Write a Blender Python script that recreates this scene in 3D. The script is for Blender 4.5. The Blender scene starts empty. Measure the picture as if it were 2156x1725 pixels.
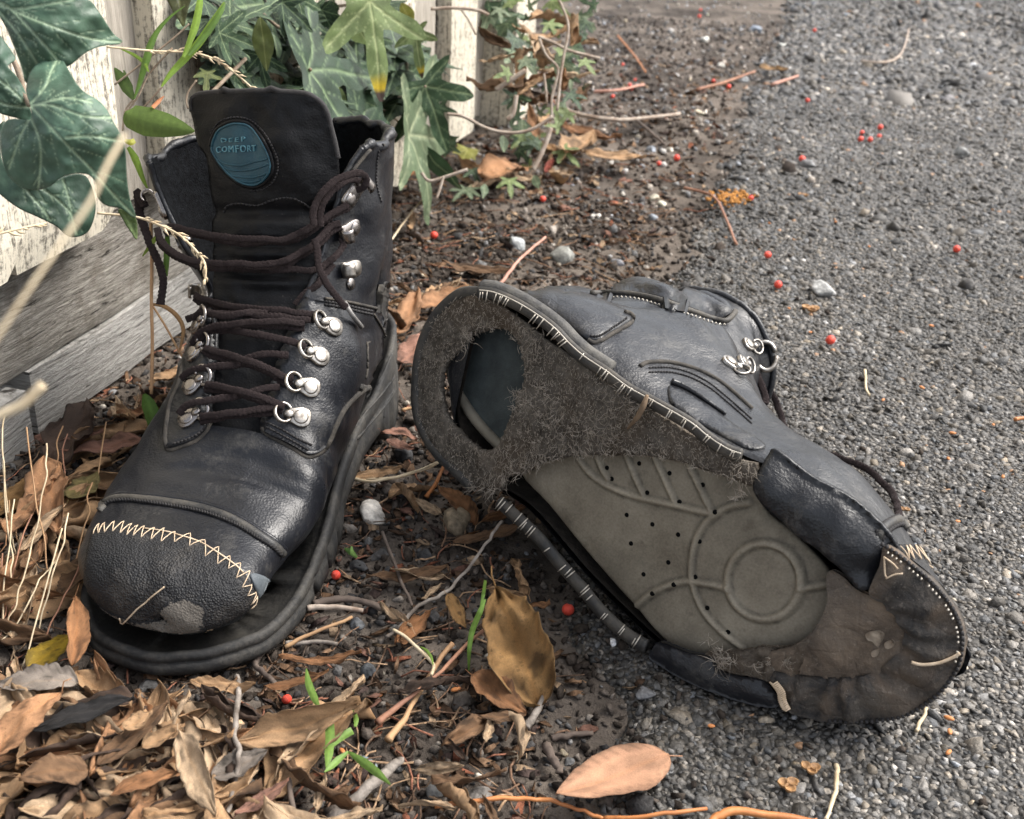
import bpy, bmesh, math, random
import numpy as np
from mathutils import Vector, Matrix, geometry
from mathutils.bvhtree import BVHTree

random.seed(7); rng = np.random.default_rng(7)
SC = bpy.context.scene
COL = SC.collection

# ------------------------------------------------------------------ camera, sky, sun, exposure
CAM_H, PITCH, ROLL, FPX = 0.33, math.radians(27.5), math.radians(3.0), 2400.0
PW, PH = 2156.0, 1725.0                     # measuring grid for image positions
_f = np.array([0, math.cos(PITCH), -math.sin(PITCH)]); _r = np.array([1.0, 0, 0]); _u = np.cross(_r, _f)
CF = _f; CR = math.cos(ROLL)*_r + math.sin(ROLL)*_u; CU = -math.sin(ROLL)*_r + math.cos(ROLL)*_u
CP = np.array([0, 0, CAM_H])
cam_data = bpy.data.cameras.new('camera'); cam = bpy.data.objects.new('camera', cam_data); COL.objects.link(cam)
cam.matrix_world = Matrix([[CR[0], CU[0], -CF[0], CP[0]], [CR[1], CU[1], -CF[1], CP[1]], [CR[2], CU[2], -CF[2], CP[2]], [0, 0, 0, 1]])
cam_data.sensor_width = 36.0; cam_data.lens = 36.0*FPX/PW
cam_data.clip_start = 0.01; cam_data.clip_end = 500.0
cam_data.dof.use_dof = True; cam_data.dof.focus_distance = 0.53; cam_data.dof.aperture_fstop = 20.0
SC.camera = cam

world = bpy.data.worlds.new('World'); SC.world = world; world.use_nodes = True
wn = world.node_tree.nodes; wl = world.node_tree.links
bg = wn['Background']; sky = wn.new('ShaderNodeTexSky'); sky.sky_type = 'NISHITA'; sky.sun_disc = False
SUN_EL, SUN_AZ = math.radians(50), math.radians(72)       # azimuth measured from +Y towards +X
sky.sun_elevation = SUN_EL; sky.sun_rotation = SUN_AZ; sky.air_density = 1.0; sky.dust_density = 4.0; sky.ozone_density = 1.0
hs = wn.new('ShaderNodeHueSaturation'); hs.inputs['Saturation'].default_value = 0.34
wl.new(sky.outputs[0], hs.inputs['Color']); wl.new(hs.outputs[0], bg.inputs['Color'])
bg.inputs['Strength'].default_value = 0.12
sun_d = bpy.data.lights.new('sun', 'SUN'); sun_d.energy = 1.5; sun_d.angle = math.radians(32); sun_d.color = (1.0, 0.95, 0.88)
sun_o = bpy.data.objects.new('sun', sun_d); COL.objects.link(sun_o)
_sd = Vector((math.sin(SUN_AZ)*math.cos(SUN_EL), math.cos(SUN_AZ)*math.cos(SUN_EL), math.sin(SUN_EL)))
sun_o.rotation_euler = _sd.to_track_quat('Z', 'Y').to_euler(); sun_o.location = _sd*5
SC.view_settings.view_transform = 'Standard'; SC.view_settings.look = 'None'
SC.view_settings.exposure = 1.62; SC.view_settings.gamma = 1.0; SC.view_settings.use_curve_mapping = False
SC.cycles.use_denoising = True; SC.cycles.max_bounces = 8; SC.cycles.transparent_max_bounces = 8

# ------------------------------------------------------------------ image <-> space helpers
def ray(x, y):
    d = CF*FPX + CR*(x-PW/2) - CU*(y-PH/2); return d/np.linalg.norm(d)
def on_plane(x, y, P, N):
    d = ray(x, y); P = np.asarray(P, float); N = np.asarray(N, float)
    return CP + d*(np.dot(P-CP, N)/np.dot(d, N))
def gz(x, y, z=0.0): return on_plane(x, y, (0, 0, z), (0, 0, 1))
def at_dist(x, y, depth): d = ray(x, y); return CP + d*(depth/np.dot(d, CF))
def proj(P):
    v = np.asarray(P) - CP; z = v@CF
    return np.stack([PW/2 + FPX*(v@CR)/z, PH/2 - FPX*(v@CU)/z], -1)

# ------------------------------------------------------------------ numpy noise
def _hash(ix, iy, seed):
    h = (ix.astype(np.int64)*374761393 + iy.astype(np.int64)*668265263 + seed*1442695041) & 0x7fffffff
    h = ((h ^ (h >> 13))*1274126177) & 0x7fffffff
    return ((h ^ (h >> 16)) & 0xffff)/65535.0
def vn(x, y, seed=0):
    x = np.asarray(x, float); y = np.asarray(y, float)
    ix = np.floor(x); iy = np.floor(y); fx = x-ix; fy = y-iy
    fx = fx*fx*(3-2*fx); fy = fy*fy*(3-2*fy)
    a = _hash(ix, iy, seed); b = _hash(ix+1, iy, seed); c = _hash(ix, iy+1, seed); d = _hash(ix+1, iy+1, seed)
    return (a+(b-a)*fx + ((c+(d-c)*fx) - (a+(b-a)*fx))*fy)*2-1
def fbm(x, y, seed=0, oct=4):
    s = 0; a = 1.0; x = np.asarray(x, float); y = np.asarray(y, float)
    for i in range(oct):
        s = s + a*vn(x*2**i, y*2**i, seed+i*17); a *= 0.5
    return s

# ------------------------------------------------------------------ mesh helpers
def mesh_of(name, verts, faces, mat=None, smooth=True, col=None, uv=None):
    me = bpy.data.meshes.new(name)
    verts = np.asarray(verts, np.float32); 
    if isinstance(faces, np.ndarray):
        nf, k = faces.shape
        me.vertices.add(len(verts)); me.vertices.foreach_set('co', verts.ravel())
        me.loops.add(nf*k); me.polygons.add(nf)
        me.loops.foreach_set('vertex_index', faces.astype(np.int32).ravel())
        me.polygons.foreach_set('loop_start', np.arange(0, nf*k, k, dtype=np.int32))
        me.update(calc_edges=True); me.validate()
    else:
        me.from_pydata([tuple(map(float, v)) for v in verts], [], [tuple(map(int, f)) for f in faces]); me.update()
    if smooth: me.polygons.foreach_set('use_smooth', np.ones(len(me.polygons), bool))
    if col is not None:
        col = np.asarray(col, np.float32)
        if col.shape[1] == 3: col = np.concatenate([col, np.ones((len(col), 1), np.float32)], 1)
        a = me.color_attributes.new('Col', 'FLOAT_COLOR', 'POINT'); a.data.foreach_set('color', col.ravel())
    if uv is not None:
        uv = np.asarray(uv, np.float32); a = me.attributes.new('UVP', 'FLOAT_VECTOR', 'POINT')
        u3 = np.zeros((len(uv), 3), np.float32); u3[:, :uv.shape[1]] = uv; a.data.foreach_set('vector', u3.ravel())
    if mat is not None: me.materials.append(mat)
    return me
def tag(o, label=None, cat=None, group=None, kind=None):
    if label: o['label'] = label
    if cat: o['category'] = cat
    if group: o['group'] = group
    if kind: o['kind'] = kind
    return o
def empty(name, loc):
    o = bpy.data.objects.new(name, None); o.empty_display_size = 0.02; COL.objects.link(o); o.location = Vector([float(v) for v in loc]); return o
def mk(name, verts, faces, mat, parent=None, smooth=True, col=None, uv=None, origin=None):
    """one mesh object from world-space vertices; parents are unrotated"""
    verts = np.asarray(verts, float)
    off = np.zeros(3)
    if parent is not None:
        p = parent
        while p is not None: off = off + np.array(p.location); p = p.parent
    elif origin is None:
        off = np.array([verts[:, 0].mean(), verts[:, 1].mean(), verts[:, 2].min()])
    else: off = np.array(origin, float)
    me = mesh_of(name, verts-off, faces, mat, smooth, col, uv)
    o = bpy.data.objects.new(name, me); COL.objects.link(o)
    if parent is not None: o.parent = parent
    else: o.location = Vector(off)
    return o

def smoothpath(pts, n=8, closed=False):
    P = np.asarray(pts, float); m = len(P); out = []
    if m < 3 and not closed: 
        return np.array([P[0]+(P[-1]-P[0])*t for t in np.linspace(0, 1, n+1)])
    rngi = range(m) if closed else range(m-1)
    for i in rngi:
        if closed: p0, p1, p2, p3 = P[(i-1) % m], P[i], P[(i+1) % m], P[(i+2) % m]
        else: p0, p1, p2, p3 = P[max(i-1, 0)], P[i], P[i+1], P[min(i+2, m-1)]
        for k in range(n):
            t = k/n
            out.append(0.5*((2*p1)+(-p0+p2)*t+(2*p0-5*p1+4*p2-p3)*t*t+(-p0+3*p1-3*p2+p3)*t**3))
    if not closed: out.append(P[-1])
    return np.array(out)

def tube_data(path, rad, seg=8, flat=1.0, up=None, caps=True, v0=0):
    P = np.asarray(path, float); n = len(P); R_ = np.full(n, rad, float) if np.isscalar(rad) else np.asarray(rad, float)
    T = np.gradient(P, axis=0); T /= np.linalg.norm(T, axis=1, keepdims=True)+1e-12
    if up is None:
        a = np.array([0, 0, 1.0]) if abs(T[0][2]) < .9 else np.array([1.0, 0, 0])
        N = np.zeros_like(P); nrm = a - T[0]*(a@T[0]); nrm /= np.linalg.norm(nrm)
        for i in range(n):
            nrm = nrm - T[i]*(nrm@T[i]); nrm /= np.linalg.norm(nrm)+1e-12; N[i] = nrm
    else:
        N = np.broadcast_to(np.asarray(up, float), P.shape).copy(); N -= T*(N*T).sum(1, keepdims=True); N /= np.linalg.norm(N, axis=1, keepdims=True)+1e-12
    Bn = np.cross(T, N); ang = np.linspace(0, 2*math.pi, seg, endpoint=False)
    V = P[:, None, :] + R_[:, None, None]*(N[:, None, :]*flat*np.cos(ang)[None, :, None] + Bn[:, None, :]*np.sin(ang)[None, :, None])
    V = V.reshape(-1, 3); F = []
    for i in range(n-1):
        for j in range(seg):
            F.append((v0+i*seg+j, v0+i*seg+(j+1) % seg, v0+(i+1)*seg+(j+1) % seg, v0+(i+1)*seg+j))
    if caps:
        F.append(tuple(v0+j for j in range(seg))[::-1]); F.append(tuple(v0+(n-1)*seg+j for j in range(seg)))
    return V, F
def tube(name, path, rad, mat, parent=None, seg=8, flat=1.0, up=None, col=None):
    V, F = tube_data(path, rad, seg, flat, up); return mk(name, V, F, mat, parent, col=col)
class Acc:
    def __init__(s): s.V = []; s.F = []; s.C = []; s.n = 0
    def add(s, V, F, c=None):
        V = np.asarray(V, float); s.V.append(V); s.F += [tuple(i+s.n for i in f) for f in F]
        if c is not None: s.C.append(np.tile(np.asarray(c, float), (len(V), 1)) if np.ndim(c) == 1 else c)
        s.n += len(V)
    def tube(s, path, rad, seg=6, flat=1.0, up=None, c=None): V, F = tube_data(path, rad, seg, flat, up); s.add(V, F, c)
    def build(s, name, mat, parent=None, smooth=True):
        return mk(name, np.concatenate(s.V), s.F, mat, parent, smooth, col=np.concatenate(s.C) if s.C else None)

def inside(pts, poly):
    x, y = pts[:, 0], pts[:, 1]; c = np.zeros(len(pts), bool); P = np.asarray(poly); j = len(P)-1
    for i in range(len(P)):
        xi, yi, xj, yj = P[i, 0], P[i, 1], P[j, 0], P[j, 1]
        if yi != yj: c ^= ((yi > y) != (yj > y)) & (x < (xj-xi)*(y-yi)/(yj-yi)+xi)
        j = i
    return c
def seg_dist(pts, poly, closed=True):
    P = np.asarray(poly, float); d = np.full(len(pts), 1e9); n = len(P)
    for i in range(n if closed else n-1):
        a = P[i]; b = P[(i+1) % n]; ab = b-a; t = np.clip(((pts-a)@ab)/(ab@ab+1e-18), 0, 1)
        d = np.minimum(d, np.linalg.norm(pts-(a+t[:, None]*ab), axis=1))
    return d
def resample(poly, step, closed=True):
    P = np.asarray(poly, float); out = []; n = len(P)
    for i in range(n if closed else n-1):
        a = P[i]; b = P[(i+1) % n]; k = max(1, int(round(np.linalg.norm(b-a)/step)))
        for j in range(k): out.append(a+(b-a)*j/k)
    if not closed: out.append(P[-1])
    return np.array(out)
def fill2d(outer, holes=(), step=1.0):
    """triangulate a 2-D outline (with holes) with interior points; returns pts, tris, loops of boundary indices"""
    outer = resample(outer, step); holes = [resample(h, step) for h in holes]
    lo = outer.min(0); hi = outer.max(0)
    gx = np.arange(lo[0], hi[0]+step, step); gy = np.arange(lo[1], hi[1]+step, step*0.866)
    X, Y = np.meshgrid(gx, gy); X = X + (np.arange(len(gy)) % 2)[:, None]*step*0.5
    G = np.stack([X.ravel(), Y.ravel()], 1); G = G + np.random.default_rng(3).uniform(-.12, .12, G.shape)*step
    G = G[inside(G, outer)]; G = G[seg_dist(G, outer) > step*0.55]
    for h in holes:
        G = G[~inside(G, h)]; G = G[seg_dist(G, h) > step*0.55]
    pts = [outer]+holes+[G]; allp = np.concatenate(pts); edges = []; loops = []; o = 0
    for L in [outer]+holes:
        m = len(L); edges += [(o+i, o+(i+1) % m) for i in range(m)]; loops.append(list(range(o, o+m))); o += m
    v, e, f, ov, oe, of = geometry.delaunay_2d_cdt([Vector((float(a), float(b))) for a, b in allp], edges, [], 0, 1e-9)
    V = np.array([[p.x, p.y] for p in v]); F = np.array([list(t) for t in f if len(t) == 3])
    cen = V[F].mean(1); keep = inside(cen, outer)
    for h in holes: keep &= ~inside(cen, h)
    F = F[keep]
    # map original boundary ids to output ids
    mp = {}
    for k, src in enumerate(ov):
        for s_ in src: mp[s_] = k
    loops = [[mp[i] for i in L if i in mp] for L in loops]
    a = V[F[:, 0]]; b = V[F[:, 1]]; c = V[F[:, 2]]
    flip = ((b-a)[:, 0]*(c-a)[:, 1]-(b-a)[:, 1]*(c-a)[:, 0]) < 0
    F[flip] = F[flip][:, ::-1]
    return V, F, loops
def slab(V3, F, N3, loops, th):
    """give a triangulated sheet a thickness th against its normals"""
    V3 = np.asarray(V3); n = len(V3); V = np.concatenate([V3, V3-N3*th]); T = [tuple(f) for f in F] + [tuple(int(i)+n for i in f[::-1]) for f in F]
    for L in loops:
        m = len(L)
        for i in range(m): a, b = L[i], L[(i+1) % m]; T.append((b, a, a+n, b+n))
    return V, T
def grid_faces(nu, nv, closed_u=False):
    i = np.arange(nv-1)[:, None]; j = np.arange(nu if closed_u else nu-1)[None, :]
    j2 = (j+1) % nu
    return np.stack([(i*nu+j).ravel(), (i*nu+j2).ravel(), ((i+1)*nu+j2).ravel(), ((i+1)*nu+j).ravel()], 1)
def vnormals(V, F):
    V = np.asarray(V); N = np.zeros_like(V); F = np.asarray(F)
    fn = np.cross(V[F[:, 1]]-V[F[:, 0]], V[F[:, 2]]-V[F[:, 0]])
    for k in range(F.shape[1]): np.add.at(N, F[:, k], fn)
    return N/(np.linalg.norm(N, axis=1, keepdims=True)+1e-15)
# ------------------------------------------------------------------ materials (procedural)
class NT:
    def __init__(s, name):
        s.m = bpy.data.materials.new(name); s.m.use_nodes = True; s.t = s.m.node_tree; s.n = s.t.nodes; s.b = s.n['Principled BSDF']
        s.out = s.n['Material Output']; s.co = None; s._bump = None
    def coord(s):
        if s.co is None: s.co = s.n.new('ShaderNodeTexCoord')
        return s.co.outputs['Object']
    def L(s, a, b): s.t.links.new(a, b)
    def map(s, sc, rot=(0, 0, 0), src=None):
        m = s.n.new('ShaderNodeMapping'); m.inputs['Scale'].default_value = sc; m.inputs['Rotation'].default_value = rot; s.L(src or s.coord(), m.inputs['Vector']); return m.outputs[0]
    def noise(s, scale, detail=4, rough=.55, dist=0, src=None):
        k = s.n.new('ShaderNodeTexNoise'); k.inputs['Scale'].default_value = scale; k.inputs['Detail'].default_value = detail
        k.inputs['Roughness'].default_value = rough; k.inputs['Distortion'].default_value = dist; s.L(src or s.coord(), k.inputs['Vector']); return k.outputs['Fac']
    def voro(s, scale, feat='F1', out='Distance', src=None, rand=1.0):
        k = s.n.new('ShaderNodeTexVoronoi'); k.feature = feat; k.inputs['Scale'].default_value = scale; k.inputs['Randomness'].default_value = rand; s.L(src or s.coord(), k.inputs['Vector']); return k.outputs[out]
    def wave(s, scale, dist=2, detail=2, dscale=1, src=None, axis='X'):
        k = s.n.new('ShaderNodeTexWave'); k.bands_direction = axis; k.inputs['Scale'].default_value = scale; k.inputs['Distortion'].default_value = dist
        k.inputs['Detail'].default_value = detail; k.inputs['Detail Scale'].default_value = dscale; s.L(src or s.coord(), k.inputs['Vector']); return k.outputs['Fac']
    def ramp(s, fac, stops, interp='LINEAR'):
        r = s.n.new('ShaderNodeValToRGB'); r.color_ramp.interpolation = interp; e = r.color_ramp.elements
        while len(e) < len(stops): e.new(0.5)
        for i, (p, c) in enumerate(stops):
            e[i].position = p; e[i].color = (c, c, c, 1) if np.isscalar(c) else (*c, 1)
        s.L(fac, r.inputs[0]); return r.outputs[0]
    def mix(s, fac, a, b, mode='MIX'):
        m = s.n.new('ShaderNodeMix'); m.data_type = 'RGBA'; m.blend_type = mode
        for k, v in ((0, fac), (6, a), (7, b)):
            if hasattr(v, 'node'): s.L(v, m.inputs[k])
            elif k == 0: m.inputs[0].default_value = v
            else: m.inputs[k].default_value = (v, v, v, 1) if np.isscalar(v) else (*v, 1)
        return m.outputs[2]
    def math(s, op, a, b=0.0):
        m = s.n.new('ShaderNodeMath'); m.operation = op
        for k, v in ((0, a), (1, b)):
            if hasattr(v, 'node'): s.L(v, m.inputs[k])
            else: m.inputs[k].default_value = v
        return m.outputs[0]
    def attr(s, name='Col', out='Color'):
        a = s.n.new('ShaderNodeAttribute'); a.attribute_name = name; return a.outputs[out]
    def rand(s):
        a = s.n.new('ShaderNodeObjectInfo'); return a.outputs['Random']
    def bump(s, h, dist=.001, strength=1.0):
        b = s.n.new('ShaderNodeBump'); b.inputs['Distance'].default_value = dist; b.inputs['Strength'].default_value = strength
        s.L(h, b.inputs['Height'])
        if s._bump is not None: s.L(s._bump, b.inputs['Normal'])
        s._bump = b.outputs[0]; s.L(s._bump, s.b.inputs['Normal']); return s
    def set(s, color=None, rough=None, metal=None, spec=None, **kw):
        for k, v in (('Base Color', color), ('Roughness', rough), ('Metallic', metal), ('Specular IOR Level', spec)):
            if v is None: continue
            if hasattr(v, 'node'): s.L(v, s.b.inputs[k])
            elif k == 'Base Color': s.b.inputs[k].default_value = (*v, 1)
            else: s.b.inputs[k].default_value = v
        for k, v in kw.items(): s.b.inputs[k.replace('_', ' ')].default_value = v
        return s.m

def leather(name, base=(.0060, .0066, .0085), dust=(.085, .08, .072), damt=(.63, .88), grain=900, rough=(.27, .46), crease=.0005, dusty=.75, spec=.38):
    t = NT(name)
    n1 = t.noise(55, 6, .62); n2 = t.noise(420, 4, .6); n3 = t.noise(14, 3)
    m = t.ramp(t.math('ADD', t.math('MULTIPLY', n1, .7), t.math('MULTIPLY', n2, .3)), [(damt[0]-.09, 0), (damt[1]-.06, dusty)])
    c = t.mix(m, t.mix(n3, base, tuple(min(1, b*1.9) for b in base)), dust)
    sp_ = t.ramp(t.noise(1700, 2, .5), [(.735, 0), (.765, .75)]); c = t.mix(t.math('MULTIPLY', sp_, t.ramp(n3, [(.35, .15), (.65, 1)])), c, (.30, .28, .25))
    g = t.voro(grain); gr = t.noise(grain*.7, 3)
    big = t.noise(70, 6, .7, 1.4)
    t.bump(big, crease, .8); t.bump(g, .00018, .55); t.bump(gr, .00012, .5)
    r = t.math('ADD', t.ramp(n1, [(.3, rough[0]), (.75, rough[1])]), t.math('MULTIPLY', m, .3))
    return t.set(c, r, spec=spec)
def plain(name, c1, c2, scale=60, rough=.6, bump=0, bscale=300, metal=0, spec=.4, detail=4):
    t = NT(name); f = t.ramp(t.noise(scale, detail), [(.32, 0), (.68, 1)])
    if bump: t.bump(t.noise(bscale, 4), bump)
    return t.set(t.mix(f, c1, c2), rough, metal, spec)
def vcol(name, rough=.7, nscale=250, namt=.35, bump=.0005, bscale=600, spec=.3, rvar=False):
    t = NT(name); c = t.attr(); n = t.noise(nscale, 4)
    f = t.ramp(n, [(.3, 1-namt), (.7, 1+namt)])
    t.bump(t.noise(bscale, 3), bump)
    return t.set(t.mix(1.0, c, f, 'MULTIPLY'), rough, 0, spec)
MAT = {}
MAT['leather'] = leather('black_leather')
MAT['leather_worn'] = leather('worn_black_leather', (.0065, .0070, .0085), (.12, .115, .105), (.64, .88), 800, (.24, .42), .0009, .8, .40)
MAT['leather_dusty'] = leather('dusty_black_leather', (.018, .018, .018), (.10, .088, .07), (.50, .72), 800, (.45, .6), .0006)
MAT['tongue'] = leather('tongue_leather', (.0045, .0046, .0052), (.024, .023, .023), (.62, .9), 1000, (.36, .55), .0006, .5, .16)
MAT['lining'] = plain('dark_lining', (.003, .003, .0035), (.008, .009, .0105), 300, .95, .0008, 900, spec=.06)
MAT['edge'] = plain('raw_leather_edge', (.06, .052, .042), (.022, .02, .018), 180, .85, .0004, 700)
MAT['thread_tan'] = plain('tan_thread', (.60, .48, .35), (.44, .33, .22), 400, .8, .0002, 2500)
MAT['thread_pale'] = plain('pale_thread', (.66, .61, .53), (.42, .38, .32), 300, .85, .0002, 2500)
MAT['thread_black'] = plain('black_thread', (.012, .011, .012), (.03, .028, .028), 500, .8, .0002, 2500)
t = NT('rubber_sole'); n1 = t.noise(45, 5, .65); n2 = t.noise(500, 4)
t.bump(n2, .0004, .7); t.bump(t.noise(150, 4), .0006, .7)
MAT['rubber'] = t.set(t.mix(t.ramp(t.math('ADD', t.math('MULTIPLY', n1, .7), t.math('MULTIPLY', n2, .3)), [(.44, 0), (.68, 1)]), (.020, .020, .020), (.078, .072, .062)), .72, 0, .35)
t = NT('pebbled_toe_patch'); v = t.voro(1050, 'SMOOTH_F1' if False else 'F1'); n1 = t.noise(30, 5, .6)
t.bump(t.ramp(v, [(.1, 1), (.7, 0)]), .00045, .9); t.bump(t.noise(90, 4), .0007, .6)
MAT['toe_patch'] = t.set(t.mix(t.ramp(t.math('ADD', t.math('MULTIPLY', n1, .75), t.math('MULTIPLY', t.noise(700, 3), .25)), [(.50, 0), (.72, 1)]), (.010, .0105, .012), (.075, .068, .06)), .62, 0, .35)
t = NT('lace'); w = t.noise(700, 3); mm = t.wave(900, 3, 2, 2, None, 'DIAGONAL'); t.bump(mm, .0004, .8); t.bump(t.noise(1800, 2), .0004)
MAT['lace'] = t.set(t.mix(w, (.012, .0085, .009), (.046, .034, .034)), .9, 0, .15)
t = NT('worn_metal'); n1 = t.noise(260, 5, .65); t.bump(n1, .0002, .5)
MAT['metal'] = t.set(t.mix(t.ramp(n1, [(.38, 0), (.66, 1)]), (.46, .43, .39), (.15, .135, .12)), t.ramp(n1, [(.3, .25), (.7, .52)]), 1.0)
t = NT('dark_metal'); n1 = t.noise(260, 5, .65); t.bump(n1, .00015, .5)
MAT['metal_dark'] = t.set(t.mix(n1, (.16, .145, .14), (.40, .37, .35)), t.ramp(n1, [(.3, .16), (.7, .36)]), 1.0)
MAT['teal'] = plain('teal_rubber', (.009, .046, .068), (.014, .064, .090), 120, .5, .0002, 700)
t = NT('fuzzy_board'); n1 = t.noise(60, 6, .7, .8); n2 = t.noise(420, 5, .75, .5); n3 = t.noise(1500, 3, .7); n4 = t.noise(22, 4)
cf = t.mix(t.ramp(t.math('ADD', t.math('MULTIPLY', n1, .6), t.math('MULTIPLY', n2, .4)), [(.36, 0), (.64, 1)]), (.048, .041, .034), (.185, .165, .140)); cf = t.mix(t.ramp(n4, [(.46, 0), (.66, .6)]), cf, (.105, .075, .050)); cf = t.mix(t.ramp(n3, [(.60, 0), (.70, .6)]), cf, (.30, .27, .235))
t.bump(n1, .002, .8); t.bump(n2, .0018, 1.0); t.bump(n3, .0005, .8); MAT['felt'] = t.set(cf, .97, 0, .08)
MAT['felt_light'] = plain('frayed_fibre', (.42, .37, .31), (.22, .19, .155), 200, .95, spec=.1)
t = NT('grey_insole'); n1 = t.noise(28, 6, .65); n2 = t.noise(900, 3); n3 = t.noise(120, 5, .7); t.bump(n2, .00022, .6); t.bump(n3, .0003, .5)
ci = t.mix(t.ramp(t.math('ADD', t.math('MULTIPLY', n1, .75), t.math('MULTIPLY', n2, .25)), [(.35, 0), (.66, 1)]), (.125, .108, .082), (.250, .225, .178))
ci = t.mix(t.ramp(n3, [(.56, 0), (.74, .55)]), ci, (.07, .056, .042))
MAT['insole'] = t.set(t.mix(1.0, ci, t.attr(), 'MULTIPLY'), t.ramp(n1, [(.3, .62), (.7, .85)]), 0, .3)
MAT['insole_rim'] = plain('insole_rim', (.10, .09, .07), (.19, .17, .135), 60, .8, .0004, 500)
MAT['heel_cup'] = plain('heel_cup_cloth', (.020, .026, .027), (.042, .052, .052), 120, .8, .0004, 900)
def grimy(name, c1, c2, c3, c4, rough):
    t = NT(name); n1 = t.noise(55, 6, .7, .6); n2 = t.noise(260, 5, .7); n3 = t.noise(1400, 3, .6); n4 = t.noise(26, 4, .6, 1.0); cr_ = t.voro(75, 'DISTANCE_TO_EDGE', src=t.map((1, 1, 1))) 
    c = t.mix(t.ramp(n1, [(.36, 0), (.64, 1)]), c1, c2); c = t.mix(t.ramp(n4, [(.50, 0), (.66, .75)]), c, c3); c = t.mix(t.ramp(n3, [(.66, 0), (.72, .8)]), c, c4); c = t.mix(t.ramp(n2, [(.58, 0), (.72, .5)]), c, c4)
    t.bump(n1, .0022, .8); t.bump(n2, .0012, .8); t.bump(t.ramp(cr_, [(.0, 0), (.06, 1)]), .0006, .35); t.bump(n3, .0003, .7); return t.set(c, rough, 0, .25)
MAT['toe_board'] = grimy('brown_toe_board', (.060, .046, .035), (.165, .125, .090), (.105, .088, .072), (.28, .225, .175), .85)
MAT['toe_wrap'] = grimy('toe_wrap_rubber', (.018, .018, .019), (.080, .068, .056), (.125, .090, .062), (.24, .205, .17), .70)
# ------------------------------------------------------------------ the ground: soil and asphalt
_bpx = [(1185, 1760), (1165, 1640), (1170, 1520), (1150, 1400), (1140, 1300), (1110, 1150), (1330, 600), (1430, 470), (1500, 330), (1545, 220), (1600, 100), (1640, 10)]
_bw = np.array([gz(*p)[:2] for p in _bpx]); _bo = np.argsort(_bw[:, 1]); _bw = _bw[_bo]
def xb(y):
    y = np.asarray(y, float); x = np.interp(y, _bw[:, 1], _bw[:, 0])
    x = np.where(y > _bw[-1, 1], _bw[-1, 0]+(y-_bw[-1, 1])*.22, x); x = np.where(y < _bw[0, 1], _bw[0, 0], x)
    return x + .012*vn(y*22, y*0+3, 5) + .008*vn(y*70, y*0+9, 8)
def soil_h(x, y):
    return .0035*fbm(x*9, y*9, 3, 3) + .0022*fbm(x*55, y*55, 11, 3) - .003 - .012*np.clip((x-xb(y)-.02)/.03, 0, 1) + .010*np.clip((-(x+.16+.0*y))/.10, 0, 1)*np.clip((.62-y)/.12, 0, 1)
def asph_h(x, y):
    d = x-xb(y); e = np.clip(d/.035, 0, 1); e = e*e*(3-2*e)
    return .0005*fbm(x*30, y*30, 21, 3) + .0016*fbm(x*7, y*7, 23, 2) - .014*(1-e)
def gh(x, y): return np.maximum(soil_h(np.asarray(x, float), np.asarray(y, float)), asph_h(np.asarray(x, float), np.asarray(y, float)))
def axis(lo, hi, step, out, g=1.35):
    a = list(np.arange(lo, hi+step*.5, step)); s = step
    while a[-1] < out: s *= g; a.append(a[-1]+s)
    s = step
    while a[0] > -out: s *= g; a.insert(0, a[0]-s)
    return np.array(a)
def sheet_grid(name, xs, ys, hf, mat, cut=None):
    X, Y = np.meshgrid(xs, ys); Z = hf(X, Y); V = np.stack([X, Y, Z], -1).reshape(-1, 3); F = grid_faces(len(xs), len(ys))
    if cut is not None:
        k = cut(V[:, 0], V[:, 1]); F = F[k[F].all(1)]
        used = np.unique(F); mp = np.zeros(len(V), int); mp[used] = np.arange(len(used)); V = V[used]; F = mp[F]
    return mk(name, V, F, mat, origin=(0, 0, 0))
ys_near = np.concatenate([np.arange(.22, 1.1, .0032), np.arange(1.1, 2.0, .008), np.arange(2.0, 3.6, .03)])
_s = .03; _l = list(ys_near)
while _l[-1] < 90: _s *= 1.35; _l.append(_l[-1]+_s)
_s = .0032
while _l[0] > -40: _s *= 1.4; _l.insert(0, _l[0]-_s)
YS = np.array(_l); XS = axis(-.34, .42, .0034, 70)
t = NT('soil'); n1 = t.noise(9, 5, .6); n2 = t.noise(70, 6, .7); n3 = t.noise(400, 4, .7)
cc = t.mix(t.ramp(n2, [(.35, 0), (.7, 1)]), (.028, .0225, .0185), (.085, .071, .060))
cc = t.mix(t.ramp(n1, [(.40, 0), (.62, .85)]), cc, (.17, .142, .118))
t.bump(n2, .006, .9); t.bump(n3, .0016, .9)
MAT['soil'] = t.set(cc, .95, 0, .15)
g = sheet_grid('ground', XS, YS, soil_h, MAT['soil']); tag(g, kind='structure'); g['label'] = 'dark crumbly soil along the foot of the fence'
t = NT('asphalt'); v = t.voro(330, 'F1'); vc = t.voro(330, 'F1', 'Color'); n1 = t.noise(12, 4); n2 = t.noise(900, 3)
sep = t.n.new('ShaderNodeSeparateColor'); t.L(vc, sep.inputs[0])
base = t.ramp(sep.outputs[0], [(.0, .030), (.55, .062), (.85, .10), (1.0, .2)])
dark = t.ramp(v, [(.35, 1.0), (.75, .22)])
cc = t.mix(1.0, t.mix(1.0, base, dark, 'MULTIPLY'), t.ramp(n1, [(.3, (.95, .88, .78)), (.7, (1.45, 1.33, 1.18))]), 'MULTIPLY')
t.bump(t.ramp(v, [(.1, 1), (.75, 0)]), .0022, 1.0); t.bump(n2, .0004, .6)
MAT['asphalt'] = t.set(cc, t.ramp(sep.outputs[1], [(0, .45), (1, .75)]), 0, .5)
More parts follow.
